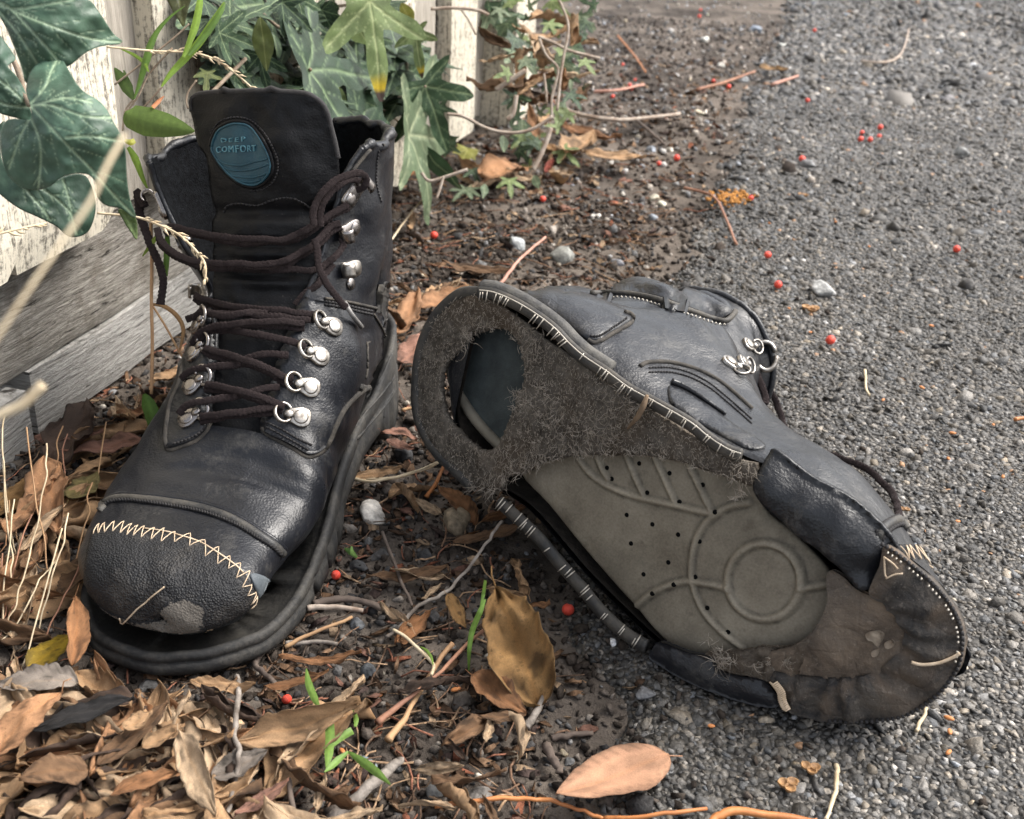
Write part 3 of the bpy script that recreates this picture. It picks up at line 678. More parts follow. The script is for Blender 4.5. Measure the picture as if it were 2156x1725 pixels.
# teal badge with raised rim, waves and lettering
bpoly = smoothpath(z1([(650, 510), (685, 405), (755, 350), (838, 332), (925, 355), (1003, 432), (1060, 530), (1090, 620), (1085, 695), (1040, 762), (970, 798), (890, 788), (800, 738), (720, 652), (668, 575)]), 5, True)
badge = overlay('badge', bpoly, CT, .0012, MAT['teal'], tongue, 5, smooth_poly=False)
tube('badge_rim', CT.pts(np.concatenate([bpoly, bpoly[:1]])*.965+bpoly.mean(0)*.035, .0013), .0006, MAT['teal'], badge, 6)
tube('badge_trim', CT.pts(np.concatenate([bpoly, bpoly[:1]])*1.045-bpoly.mean(0)*.045, .0006), .0009, MAT['tongue'], badge, 6)
for wv in ([(700, 605), (770, 640), (880, 645), (990, 620), (1068, 598)], [(722, 655), (800, 684), (900, 686), (1000, 668), (1080, 640)], [(762, 703), (830, 730), (920, 738), (1010, 722), (1082, 695)], [(815, 745), (880, 765), (950, 768), (1015, 752)]):
    tube('badge_wave', CT.pts(smoothpath(z1(wv), 6), .0012), .0005, MAT['teal'], badge, 6)
def letters(txt, p0, p1, top, cast, mat, parent, off=.0012, th=.0009):
    """raised lettering between two image points; top = image height of capitals"""
    cu = bpy.data.curves.new('lettering', 'FONT'); cu.body = txt; cu.size = 1.0; cu.extrude = 0.5; cu.align_x = 'LEFT'; cu.resolution_u = 3; cu.space_character = 1.15 if len(txt) > 4 else 1.5
    ob = bpy.data.objects.new('lettering', cu); COL.objects.link(ob); dg = bpy.context.evaluated_depsgraph_get(); me = bpy.data.meshes.new_from_object(ob.evaluated_get(dg)); bpy.data.objects.remove(ob)
    co = np.array([v.co[:] for v in me.vertices]); fc = [tuple(p.vertices) for p in me.polygons]; bpy.data.meshes.remove(me)
    x0, x1 = co[:, 0].min(), co[:, 0].max(); y1 = co[:, 1].max(); V = []
    p0 = np.array(p0, float); p1 = np.array(p1, float); e = (p1-p0); up = np.array([e[1], -e[0]])/np.linalg.norm(e)
    for c in co:
        q = p0+e*(c[0]-x0)/(x1-x0)+up*top*c[1]/y1; P, N = cast.hit(*q); V.append(P+N*(off+(th if c[2] > 0 else -.0004)))
    return mk('lettering', V, fc, mat, parent, smooth=False)
tl = NT('teal_lettering'); MAT['teal_l'] = tl.set((.085, .22, .27), .45, 0, .5)
letters('DEEP', *z1([(735, 477), (905, 471)]), 9.5, CT, MAT['teal_l'], badge)
letters('COMFORT', *z1([(697, 560), (990, 546)]), 14.5, CT, MAT['teal_l'], badge)

# leather pieces laid over the upper
lowR = z2([(1010, 1010), (1015, 1090), (1045, 1135), (1150, 1190), (1270, 1255), (1345, 1300), (1420, 1285), (1500, 1215), (1560, 1080), (1620, 960), (1700, 870), (1800, 800)]) + [(795, 790), (800, 740), (799, 690), (796, 662)] + z2([(1700, 200), (1560, 175), (1440, 160), (1330, 150), (1270, 210), (1205, 340), (1120, 560), (1070, 740), (1010, 930)])
pR = overlay('eyestay', lowR, C1, .0022, MAT['leather'], boot1, 7, 3, bulge=.0012, bw=14)
lowL = z2([(330, 1250), (300, 1190), (312, 1050), (340, 900), (400, 760), (440, 560), (520, 380), (600, 230), (690, 200), (700, 500), (680, 760), (660, 1000), (650, 1040), (600, 1120), (520, 1190), (420, 1230)])
pL = overlay('eyestay', lowL, C1, .0022, MAT['leather_worn'], boot1, 7, 3, bulge=.0008, bw=10)
V_, F_ = [], []
def merged_caster(objs):
    Vs = []; Fs = []; o = 0
    for ob in objs:
        me = ob.data; off = np.array(ob.matrix_world.translation) if False else None
        p = ob; L_ = np.zeros(3)
        while p is not None: L_ = L_+np.array(p.location); p = p.parent
        co = np.empty(len(me.vertices)*3, np.float32); me.vertices.foreach_get('co', co); co = co.reshape(-1, 3)+L_
        Vs.append(co); Fs += [tuple(i+o for i in p_.vertices) for p_ in me.polygons]; o += len(co)
    return Caster(np.concatenate(Vs), Fs)
C1b = merged_caster([front_o, qR, qL, pR, pL])
tube('edge_binding', C1b.pts(smoothpath(z2([(1015, 1095), (1050, 1140), (1150, 1195), (1270, 1262), (1345, 1308), (1425, 1292), (1505, 1222), (1565, 1085), (1625, 965), (1705, 872), (1800, 800), (1815, 830)]), 5), -.0002), np.linspace(.0010, .0019, 56), MAT['edge'], pR, 7)
tube('edge_binding', C1b.pts(smoothpath(z2([(640, 1045), (600, 1125), (520, 1195), (420, 1235), (330, 1258), (300, 1190), (312, 1050), (340, 900), (400, 760), (430, 620)]), 5), -.0002), .0013, MAT['edge'], pL, 7)
stitches('seam_stitching', z2([(1045, 1085), (1150, 1140), (1270, 1205), (1345, 1250), (1375, 1265)]), C1b, pR, MAT['thread_black'], 8, 6, .0006, .0004)
stitches('seam_stitching', z2([(1040, 1050), (1160, 1105), (1290, 1180), (1390, 1225)]), C1b, pR, MAT['thread_black'], 8, 6, .0006, .0004)
stitches('seam_stitching', z2([(360, 1215), (470, 1180), (560, 1130), (620, 1060)]), C1b, pL, MAT['thread_black'], 8, 6, .0006, .0004)
# ankle seam with its double row
tube('seam_edge', C1b.pts(smoothpath(z2([(1480, 140), (1560, 150), (1700, 175), (1880, 215)]), 5), .0006), .0008, MAT['edge'], qR, 6)
for dy in (22, 45): stitches('seam_stitching', z2([(1480, 140+dy), (1600, 160+dy), (1720, 188+dy), (1860, 218+dy)]), C1b, qR, MAT['thread_black'], 7, 5.5, .0007, .0006)
stitches('cuff_stitching', z1([(1880, 540), (1865, 640), (1860, 760), (1880, 860), (1905, 940)]), C1b, qR, MAT['thread_black'], 7, 5, .0005, .0006)
tube('cuff_edge', C1b.pts(smoothpath(z1([(1910, 500), (1840, 510), (1760, 590), (1680, 690)]), 5), .0006), .0010, MAT['edge'], qR, 6)
# heel counter piece
hc = overlay('heel_counter', [(796, 655), (806, 690), (812, 730), (806, 770), (800, 800), (836, 800), (845, 740), (838, 660), (820, 600), (806, 600)], C1, .0018, MAT['leather_dusty'], boot1, 8, 3)
tube('edge_binding', C1b.pts(smoothpath([(786, 662), (800, 685), (812, 712), (815, 745), (806, 775), (794, 800)], 5), .0004), .0007, MAT['edge'], hc, 6)
# toe: cap seam, patch, zigzag
tube('cap_seam', C1.pts(smoothpath(z3([(215, 260), (300, 205), (420, 195), (600, 215), (800, 245), (950, 285), (1080, 340), (1200, 415), (1300, 480), (1370, 540)]), 6), .0002), .0021, MAT['leather_dusty'], front_o, 8, .8)
tube('cap_seam', C1.pts(smoothpath(z3([(225, 240), (330, 180), (450, 178), (620, 192), (820, 222), (970, 262), (1095, 318), (1215, 395), (1320, 462), (1378, 515)]), 6), .0003), .0013, MAT['leather'], front_o, 8)
stitches('cap_stitching', z3([(230, 275), (300, 225), (420, 215), (600, 238), (800, 272), (950, 312), (1080, 368), (1200, 442), (1300, 505), (1360, 560)]), C1, front_o, MAT['thread_black'], 6, 4.6, .0007, .0012)
zz_c = np.array(z3([(195, 395), (270, 372), (360, 370), (450, 390), (540, 415), (640, 425), (760, 450), (880, 500), (980, 550), (1070, 615), (1140, 690), (1185, 780), (1205, 850), (1180, 910)]))
patch_poly = np.concatenate([smoothpath(zz_c, 4), np.array(z3([(1060, 960), (960, 1010), (800, 1060), (600, 1050), (400, 985), (250, 935), (180, 880), (150, 780), (150, 650), (165, 520)]))])
patch = overlay('toe_patch', patch_poly, C1, .0013, MAT['toe_patch'], boot1, 6, smooth_poly=False, bulge=.0006, bw=8, noise=.0006)
CPt = merged_caster([front_o, patch])
zz = np.array(z3([(190, 420), (228, 350), (222, 415), (262, 345), (262, 408), (325, 335), (312, 402), (385, 335), (358, 412), (432, 350), (398, 425), (470, 360), (438, 430), (510, 365), (487, 438), (572, 375), (550, 452), (632, 378), (612, 465), (698, 400), (694, 468), (795, 410), (790, 490), (885, 452), (887, 555), (968, 495), (962, 605), (1040, 552), (1032, 632), (1108, 595), (1080, 690), (1165, 645), (1115, 748), (1175, 735), (1145, 803), (1205, 778), (1168, 858), (1212, 800), (1180, 900), (1222, 850)]))
a = Acc()
for i in range(len(zz)-1):
    m = [zz[i]+(zz[i+1]-zz[i])*f for f in (0, .25, .5, .75, 1)]; P = CPt.pts(m, .0004); P[[0, -1]] -= (P[2]-CPt.pts([m[2]])[0])*1.6; a.tube(P, .00024, 6)
a.build('zigzag_stitching', MAT['thread_tan'], patch)
tube('core_thread', CPt.pts(smoothpath(z3([(500, 385), (640, 405), (730, 430), (850, 470), (960, 535), (1060, 605), (1120, 660)]), 5), .0003), .0004, MAT['thread_tan'], patch, 5)
tube('loose_thread', CPt.pts(smoothpath(z3([(640, 745), (560, 810), (470, 880), (385, 965), (365, 930)]), 5), .0012), .00035, MAT['thread_tan'], patch, 5)
# worn bare spot and pale corner of the cap lining
t = NT('worn_leather'); n1 = t.noise(300, 5, .7); n2 = t.noise(1300, 3); v = t.voro(1050); mk_ = t.ramp(t.math('ADD', t.attr('Col', 'Fac'), t.math('MULTIPLY', t.math('SUBTRACT', n1, .5), 3.2)), [(.25, 0), (.6, 1)])
t.bump(t.ramp(v, [(.1, 1), (.7, 0)]), .0003, .7); t.bump(n2, .0005, .8)
MAT['wornspot'] = t.set(t.mix(mk_, (.012, .0125, .014), t.mix(n2, (.05, .044, .038), (.20, .18, .155))), .85, 0, .2)
overlay('worn_spot', z3([(610, 880), (680, 830), (780, 825), (860, 850), (895, 900), (880, 970), (880, 1030), (780, 1062), (690, 1055), (560, 1040), (420, 985), (500, 960), (595, 950)]), CPt, .0003, MAT['wornspot'], patch, 4, 4, col=lambda V2, d: np.repeat(np.clip(d/14, 0, 1)[:, None], 3, 1))
overlay('worn_spot', z3([(200, 880), (300, 905), (420, 950), (560, 1000), (600, 1045), (420, 990), (280, 945), (205, 915)]), CPt, .0003, MAT['wornspot'], patch, 4, 4, col=lambda V2, d: np.repeat(np.clip(d/9, 0, 1)[:, None], 3, 1))
MAT['greyplate'] = plain('grey_cap_lining', (.055, .065, .075), (.10, .115, .125), 90, .6, .0003, 600)
overlay('cap_liner', z3([(1160, 672), (1200, 668), (1260, 690), (1330, 745), (1320, 790), (1225, 838), (1205, 790), (1178, 720)]), C1, .0007, MAT['greyplate'], front_o, 5, 3)

# eyelets and hooks
for (rp, lp_) in (((1300, 1020), (1130, 990)), ((1370, 800), (1195, 760)), ((1440, 570), (1285, 520)), ((1540, 350), (1400, 300))):
    p, q = z2([rp, lp_]); P, N = C1b.hit(*p); Q = C1b.hit(*q)[0]; eyelet(pR, P, N, Q-P, 1.0)
for (rp, lp_) in (((470, 1030), (560, 985)), ((500, 790), (600, 745)), ((515, 545), (620, 480)), ((545, 340), (640, 310))):
    p, q = z2([rp, lp_]); P, N = C1b.hit(*p); Q = C1b.hit(*q)[0]; eyelet(pL, P, N, Q-P, .95, 'metal_dark')
def hook(parent, p, q, mat='metal_dark', k=1.0):
    """speed hook: plate with rivet and a rolled tongue curling back over the lace"""
    P, N = C1b.hit(*p); Q = C1b.hit(*q)[0]; X = Q-P; X -= N*(X@N); X /= np.linalg.norm(X); Y = np.cross(N, X)
    a = Acc(); V, F = plate(P, N, X, np.array([(-.0045, 0), (-.0035, .0032), (0, .0042), (.006, .0038), (.010, .0034), (.010, -.0034), (.006, -.0038), (0, -.0042), (-.0035, -.0032)])*k, .0007, .0008); a.add(V, F)
    e = a.build('hook', MAT[mat], parent)
    V, F = disc_mesh(P, N, X, .0032*k, .0032*k, .0012, [(1, 0), (.97, .0006), (.8, .001), (.3, .0013)]); mk('rivet', V, F, MAT[mat], e)
    rows = []; 
    for t in np.linspace(0, 1, 12):
        ang = -math.pi*.5+t*math.pi*1.25; c = P+X*(.0095*k+.0034*k*math.cos(ang))+N*(.0046*k+.0034*k*math.sin(ang)); wd = .0036*k*(1-.12*t)
        rows.append([c-Y*wd, c-Y*wd*.5+X*.0003, c+Y*wd*.5+X*.0003, c+Y*wd])
    R_ = np.array(rows); V = R_.reshape(-1, 3); F = grid_faces(4, 12); Nn = vnormals(V, F); V2_, T_ = slab(V, F, Nn, [[*range(0, 4), *[4*i+3 for i in range(1, 12)], *[44+i for i in (2, 1, 0)], *[4*i for i in range(10, 0, -1)]]], .0007)
    mk('hook_tongue', V2_, T_, MAT[mat], e); return e
hook(qR, *z1([(1660, 900), (1725, 800)]), k=1.05)
hook(qR, *z1([(1690, 1110), (1560, 1170)]), 'metal_dark'); hook(qR, *z1([(1700, 1410), (1560, 1440)]), 'metal')
V, F = disc_mesh(*C1b.hit(*z1([(1665, 1525)])[0]), CR, .0032, .0032, .0008, [(1, 0), (.97, .0006), (.8, .001), (.3, .0013)]); mk('rivet', V, F, MAT['metal_dark'], qR)
hook(qL, *z1([(235, 1010), (190, 930)]), k=1.0); hook(qL, *z1([(420, 1240), (370, 1180)]), k=.95); hook(qL, *z1([(560, 1560), (535, 1470)]), 'metal', .95)

# laces
C1c = merged_caster([front_o, qR, qL, pR, pL, tongue])
def dep(x, y, off=0.0): return (C1c.hit(x, y)[0]-CP)@CF-off
def strand(px, a, b, mid=.004, name='lace', rad=.00175, **kw):
    n = len(px); px = np.array(px); L = np.concatenate([[0], np.cumsum(np.linalg.norm(np.diff(px, axis=0), axis=1))]); L /= L[-1]
    d = a+(b-a)*L-mid*np.sin(math.pi*L); return lace(name, px, d, rad, boot1, **kw)
e = .0035
def S(pts, conv, mid=.003, o0=.004, o1=.004, dbl=None, **kw):
    px = conv(pts)
    if dbl is not None: q = [(x+dbl[0], y+dbl[1]+3*math.sin(i*1.7)) for i, (x, y) in enumerate(px)]; strand(q, dep(*px[0], o0)+.0012, dep(*px[-1], o1)+.0012, mid*.8, **kw)
    return strand(px, dep(*px[0], o0), dep(*px[-1], o1), mid, **kw)
S([(1130, 955), (1050, 955), (900, 975), (760, 985), (640, 998), (560, 1010)], z2, dbl=(1, 7))
S([(1180, 950), (1100, 905), (960, 850), (800, 805), (640, 775), (600, 770)], z2, .006, dbl=(-2, 8))
S([(400, 1000), (470, 930), (600, 895), (760, 865), (850, 850)], z2, .002, .004, .012)
S([(850, 860), (960, 830), (1060, 800), (1150, 790)], z2, .001, .012, .003)
S([(1250, 730), (1190, 725), (1090, 670), (960, 610), (800, 560), (650, 520), (600, 500)], z2, .007, dbl=(-2, 8))
S([(420, 740), (490, 680), (620, 645), (780, 625), (860, 620)], z2, .002, .004, .012)
S([(900, 590), (1000, 560), (1100, 550), (1220, 555)], z2, .001, .012, .003)
S([(1340, 510), (1270, 470), (1120, 430), (940, 390), (760, 370), (640, 375)], z2, .007)
S([(500, 480), (550, 410), (640, 350), (860, 318), (1100, 310), (1330, 320)], z2, .008, dbl=(0, 8))
S([(460, 300), (540, 270), (640, 250), (860, 250), (1000, 262), (1240, 285), (1380, 300)], z2, .009)
S([(520, 120), (600, 150), (820, 195), (1050, 220), (1260, 238), (1420, 262)], z2, .010, dbl=(0, 7))
S([(520, 300), (580, 240), (740, 262), (900, 240), (1060, 245)], z2, .008, .004, .010)
S([(300, 1140), (345, 1105), (470, 1130), (600, 1152), (760, 1178), (900, 1192), (1060, 1200), (1200, 1190), (1300, 1150), (1400, 1090), (1540, 1000), (1660, 940)], z1, .012, dbl=(0, 7))
S([(240, 1120), (270, 1200), (340, 1275), (450, 1330), (570, 1362), (700, 1372), (860, 1380), (1000, 1380), (1110, 1375), (1200, 1350), (1320, 1280), (1420, 1210), (1520, 1110), (1600, 1080)], z1, .012, dbl=(2, 8))
S([(520, 1400), (600, 1390), (760, 1400), (900, 1408), (1100, 1420), (1300, 1422), (1430, 1415), (1540, 1340), (1610, 1250), (1600, 1180)], z1, .012)
S([(1260, 1690), (1340, 1600), (1420, 1540), (1480, 1450), (1540, 1370)], z1, .002, .003, .003)
S([(1400, 1100), (1400, 1000), (1420, 930), (1460, 850), (1530, 785), (1600, 735), (1680, 705), (1750, 705), (1790, 745), (1775, 800), (1720, 830)], z1, .006, .012, .008)
S([(1450, 1110), (1450, 1010), (1480, 910), (1540, 830), (1620, 765), (1690, 745), (1740, 770)], z1, .006, .010, .006)
S([(1400, 1200), (1430, 1270), (1440, 1400), (1475, 1480), (1530, 1560), (1590, 1640), (1640, 1700)], z1, .002, .010, .010)
px = z2([(1628, 165), (1680, 255), (1755, 350)]); V, F = tube_data(np.array([at_dist(x, y, dep(x, y, .009)) for x, y in px]), .0012, 8); MAT['aglet'] = plain('grey_aglet', (.12, .115, .11), (.22, .21, .20), 120, .5); mk('aglet', V, F, MAT['aglet'], boot1)
hx = z1([(150, 960), (100, 850), (110, 960), (140, 1080), (200, 1250), (262, 1380), (285, 1470), (283, 1530), (270, 1680)]); d0 = dep(*z1([(210, 970)])[0])
lace('lace', hx, [d0+.002, d0+.006, d0+.006, d0+.005, d0+.004, d0+.002, d0, d0, d0+.001], .0021, boot1)

# outsole
zl_s = [-.01, .0, .03, .05, .075, .10, .14, .165, .19, .21, .23, .25, .30]; zl_z = [.060, .060, .057, .050, .040, .037, .0345, .029, .0215, .0165, .0135, .0118, .0105]
OUT = np.array([(.2606, -.041), (.272, -.030), (.2775, -.0165), (.2798, .0), (.2752, .0165), (.2665, .030), (.2537, .0412), (.2315, .0470), (.207, .0480), (.185, .0470), (.16, .0440), (.13, .0415), (.10, .0400), (.07, .0410), (.04, .0405), (.015, .0345), (.0, .0195), (-.005, .0), (.0, -.0195), (.015, -.0345), (.05, -.039), (.10, -.0405), (.14, -.0455), (.18, -.053), (.215, -.0555), (.243, -.0510)])
O = smoothpath(OUT, 10, True); O = resample(O, .0022); n = len(O); tg = np.roll(O, -1, 0)-np.roll(O, 1, 0); tg /= np.linalg.norm(tg, axis=1, keepdims=True); nr = np.stack([tg[:, 1], -tg[:, 0]], 1)
if ((O-O.mean(0))*nr).sum() < 0: nr = -nr
s_ = O[:, 0]; zl = np.interp(s_, zl_s, zl_z); arc = np.cumsum(np.linalg.norm(np.roll(O, -1, 0)-O, axis=1))
zb = np.where(s_ < .066, 0.0, np.where(s_ < .155, .014, 0.0)); zb = np.convolve(np.concatenate([zb[-2:], zb, zb[:2]]), np.ones(5)/5, 'valid')
lug = ((arc % .020) < .0042); fore = s_ > .15
zb = np.where(lug & fore & (s_ < .222), .0055, zb); zp = np.maximum(zl-.0045, .0065); zp = np.where(s_ < .10, zl-.004, zp)
lugi = np.where(lug & ((fore & (s_ < .222)) | (s_ < .06)), -.0018, 0.0)
flare = np.where((s_ > .12) & (s_ < .2) & (O[:, 1] > 0), .0004, 0)
prof = [(-.020, lambda: zp-.0005, 0), (-.0045, lambda: zp, 0), (-.0036, lambda: zl-.0008, 0), (-.0022, lambda: zl, 0), (-.0006, lambda: zl-.0002, 0), (.0002, lambda: zl-.0014, 0), (.0006, lambda: zb+(zl-zb)*.70, .1), (-.0003, lambda: zb+(zl-zb)*.64, .1), (-.0003, lambda: zb+(zl-zb)*.58, .2), (.0008, lambda: zb+(zl-zb)*.52, .4), (.0014, lambda: zb+(zl-zb)*.28, 1), (.0010, lambda: zb+.0010, 1), (-.0008, lambda: zb+.0, 1), (-.014, lambda: zb, .5)]
rows = []
for r0, zf, lk in prof: q = O+nr*(r0+flare*(1 if r0 > -.01 else 0)+lugi*lk)[:, None]; rows.append(np.concatenate([q, zf()[:, None]], 1))
G = np.array(rows); V = LF.w(G.reshape(-1, 3)); V[:, 2] += .0006*fbm(G.reshape(-1, 3)[:, 0]*90, G.reshape(-1, 3)[:, 1]*90, 8, 3)*(G.reshape(-1, 3)[:, 2] > .003)
F = [tuple(f) for f in grid_faces(n, len(prof), True)]; F.append(tuple(range(n))); F.append(tuple((len(prof)-1)*n+j for j in range(n))[::-1])
sole = mk('outsole', V, F, MAT['rubber'], boot1)
CS = Caster(V, F)
for px in ([(742, 905), (770, 868), (800, 835), (830, 795)], [(752, 925), (790, 880), (815, 850), (838, 815)], [(770, 840), (800, 800), (826, 745)], [(808, 880), (812, 850), (830, 822)]):
    tube('sole_rib', CS.pts(smoothpath(px, 5), -.0003), .0009, MAT['rubber'], sole, 6)
# ------------------------------------------------------------------ right boot, lying on its side with the sole gone
_n = np.array([-.621, -.740, .259]); _n /= np.linalg.norm(_n); _a2 = np.array([.766, -.643, -.002]); _a2 -= _n*(_a2@_n); _a2 /= np.linalg.norm(_a2); _w2 = np.cross(_n, _a2)
if _w2[2] < 0: _w2 = -_w2
RF = Frame((-.048, .515, .076), _a2, _w2, -_n)           # s heel->toe, t across (up), h away from the sole
base2 = RF.w(np.array([.15, -.06, .03])); base2[2] = 0
boot2 = empty('work_boot', base2); tag(boot2, 'worn black boot lying on its side, outsole torn off, grey insole showing', 'boot')
def spring(s): return .034*np.clip((np.asarray(s)-.165)/.115, 0, 1.2)**2
def sole_st(x, y, h=0.0):
    s = .15
    for _ in range(12):
        P = on_plane(x, y, RF.O+RF.U*(h+spring(s)), RF.U); l = RF.l(P); s = .4*s+.6*l[0]
    return l[0], l[1]
def sole_pts(px, h=0.0): return np.array([sole_st(x, y, h) for x, y in px])
def st_world(st, h): st = np.asarray(st); return RF.w(np.stack([st[:, 0], st[:, 1], h+spring(st[:, 0])], -1))
def z4(p): return [(851+.3036*a, 556.5+.3036*b) for a, b in p]
def z5(p): return [(1047.5+.3606*a, 916.6+.3606*b) for a, b in p]
def z6(p): return [(1440+.4175*a, 851+.4175*b) for a, b in p]
def z9(p): return [(1244+.2353*a, 576+.2353*b) for a, b in p]
# outline of the sole as it is seen
sole_px = z4([(560, 195), (430, 190), (340, 225), (230, 325), (150, 465), (100, 620), (78, 800), (80, 1000), (125, 1160), (225, 1320), (340, 1430), (470, 1560)]) + [(1045, 1066)] + z5([(150, 520), (250, 620), (330, 720), (420, 825), (510, 925), (590, 1025), (680, 1115), (790, 1200), (890, 1300), (1050, 1415), (1200, 1485), (1400, 1555), (1600, 1595)]) + z6([(540, 1560), (700, 1602), (950, 1608), (1130, 1572), (1270, 1482), (1380, 1345), (1412, 1220), (1400, 1110), (1340, 990), (1230, 870), (1110, 770), (1000, 690), (930, 610), (820, 500), (640, 395), (470, 270), (330, 210)]) + z4([(1984, 1085), (1750, 955), (1560, 850), (1400, 730), (1240, 630), (1140, 545), (1040, 440), (900, 335), (760, 255), (650, 205)])
SO = sole_pts(sole_px)
def tops(s):
    """upper and lower edge of the sole outline at s"""
    P = resample(SO, .0006); s = min(s, P[:, 0].max()-.0012); k = np.abs(P[:, 0]-s) < (.005 if s < .25 else .0015); 
    return P[k, 1].max(), P[k, 1].min()
RR = []
for (s, Fs, Fh, Bs, Bh) in ((.2815, .2740, .0390, .2800, .0372), (.279, .2670, .0465, .2765, .0345), (.272, .2560, .0545, .270, .0292), (.260, .2450, .0600, .259, .0236), (.245, .2310, .0620, .243, .0166), (.224, .2170, .0625, .223, .0092), (.200, .204, .066, .200, .0032), (.176, .186, .074, .176, .0003), (.150, .168, .086, .150, 0), (.120, .150, .100, .118, 0), (.090, .134, .115, .080, 0), (.060, .122, .128, .045, 0), (.030, .115, .138, .016, .003), (.012, .111, .146, .002, .022), (.004, .108, .153, -.002, .052), (.0, .106, .160, -.002, .082), (.0, .105, .166, .0, .110), (.0, .105, .171, .002, .135), (.0, .106, .175, .003, .155)):
    if Bs > .02:
        a, b = tops(Bs)
        if s > .25: m_ = (a+b)/2; f_ = .80 if s > .275 else .9; a, b = m_+(a-m_)*f_, m_+(b-m_)*f_
        if s > .281: a, b = m_+.006, m_-.006
        w = (a-b)/2-.0008; c = (a+b)/2
    else: w = c = None
    RR.append([Fs, Fh, Bs, Bh, w if w is None else w+.005*float(np.clip((.16-Bs)/.05, 0, 1)), w, c, 2.3, 8.0 if s < .25 else 5.5])
for i, r in enumerate(RR):
    if r[4] is None:
        q = (i-11)/7.0; r[4] = .046-.001*q; r[5] = .041-.008*min(1, q*1.3); r[6] = .012+.005*q; r[7] = 2.1; r[8] = 2.3
G2, PHI2 = loft(RR, 9, 128); nv2, nu2 = G2.shape[:2]
# folds that run along the collapsed ankle
fo = np.clip((G2[..., 2]-.05)/.05, 0, 1); lat = np.clip((G2[..., 1]-.0)/.03, 0, 1)
q_ = (G2[..., 2]*.8+G2[..., 0]*.55)
G2[..., 1] += lat*fo*(.0048*(np.abs(np.sin(q_*58+1.2+1.2*vn(G2[..., 0]*22, G2[..., 2]*22, 5)))-.5)+.0030*np.sin(q_*110+.4)+.0010*np.sin(q_*330+3*vn(G2[..., 0]*40, G2[..., 2]*40, 6))) + .0008*fbm(G2[..., 0]*70, G2[..., 2]*70, 41, 3)*lat
W2 = RF.w(G2); W2[..., 2] = np.maximum(W2[..., 2], .0015)
keep = []
Fg = grid_faces(nu2, nv2); 
phc = np.abs((PHI2[:-1]+PHI2[1:])/2); vv = np.repeat(np.arange(nv2-1), nu2-1); uu = np.tile(np.arange(nu2-1), nv2-1)
_c = G2.reshape(-1, 3)[Fg].mean(1); bottom = (phc[uu] > 2.2) & (_c[:, 2]-spring(_c[:, 0]) < .0035) & (vv < 11.5*9); Fk = Fg[~bottom]
V = W2.reshape(-1, 3); N2 = vnormals(V, Fg)
if ((V-V.mean(0))*N2).sum() < 0: N2 = -N2
Fk = [tuple(f) for f in Fk]+[tuple(range(nu2-1))]
upper2 = mk('upper', V, Fk, MAT['leather_worn'], boot2)
MAT['lining_brown'] = plain('brown_boot_lining', (.030, .025, .020), (.012, .010, .009), 160, .95, .0008, 700, spec=.1)
mk('lining', V-N2*.0022, [f[::-1] for f in Fk], MAT['lining_brown'], upper2)
C2 = Caster(V, Fk)
# collar opening: padded cuff rolled over the top edge
top = W2[-1]; tube('cuff_roll', np.concatenate([top, top[:1]]), .0020, MAT['leather_worn'], upper2, 10)

def board(name, px, h, th, mat, parent, step=.0022, holes=(), bulge=0.0, bw=.004, noise=0.0, nscale=120, hfun=None, n=4, smooth_poly=True, seed=1, col=None):
    """piece of the bottom of the boot: traced outline laid in the sole surface at height h above it (towards the viewer)"""
    o = sole_pts(smoothpath(px, n, True) if smooth_poly else px, -h); hs_ = [sole_pts(smoothpath(k, n, True), -h) for k in holes]
    V2, F, loops = fill2d(o, hs_, step); d = seg_dist(V2, V2[loops[0]])
    for L in loops[1:]: d = np.minimum(d, seg_dist(V2, V2[L]))
    z = h+bulge*(1-np.exp(-d/bw))+noise*fbm(V2[:, 0]*nscale, V2[:, 1]*nscale, seed, 4)*np.clip(d/bw, .25, 1)
    if hfun is not None: z = z+hfun(V2)
    P = st_world(V2, 0)-RF.U*z[:, None]; Fr = F; N = np.tile(-RF.U, (len(P), 1))
    f0 = Fr[0]; nn = np.cross(P[f0[1]]-P[f0[0]], P[f0[2]]-P[f0[0]])
    if nn@(-RF.U) < 0: Fr = F[:, ::-1]; loops = [l[::-1] for l in loops]
    Vv, T = slab(P, Fr, N, loops, th)
    if col is not None: cc_ = col(V2); col = np.concatenate([cc_, cc_])
    o = mk(name, Vv, T, mat, parent, col=col); return o
# fuzzy leatherboard with the heel hole
felt_px = z4([(560, 205), (430, 205), (350, 240), (240, 345), (162, 480), (115, 620), (92, 800), (92, 1000), (138, 1150), (235, 1305), (345, 1415), (480, 1535), (600, 1560), (690, 1545), (705, 1480), (830, 1450), (960, 1372), (1100, 1345)]) + z5([(380, 135), (480, 118), (700, 118), (900, 124), (1100, 165), (1250, 218), (1400, 268), (1460, 292), (1492, 280), (1520, 205), (1492, 160), (1400, 138)]) + z4([(1984, 1180), (1700, 1000), (1500, 868), (1230, 678), (1000, 535), (800, 375), (650, 265)])
hole_px = z4([(620, 445), (720, 460), (790, 550), (820, 650), (832, 750), (822, 850), (785, 900), (765, 1000), (722, 1090), (692, 1160), (660, 1240), (610, 1290), (540, 1290), (430, 1210), (330, 1100), (275, 1000), (258, 850), (280, 700), (340, 640), (400, 570), (450, 500), (530, 470)])
rj = np.random.default_rng(4)
def ragged(px, a, n=5): P = resample(smoothpath(px, n, True), 4.0); return P+rj.normal(0, a, P.shape)
felt = board('midsole_board', ragged(felt_px, 1.0), 0.0, .0028, MAT['felt'], boot2, .0016, [ragged(hole_px, 1.3, 4)], .0006, .002, .0011, 170, smooth_poly=False)
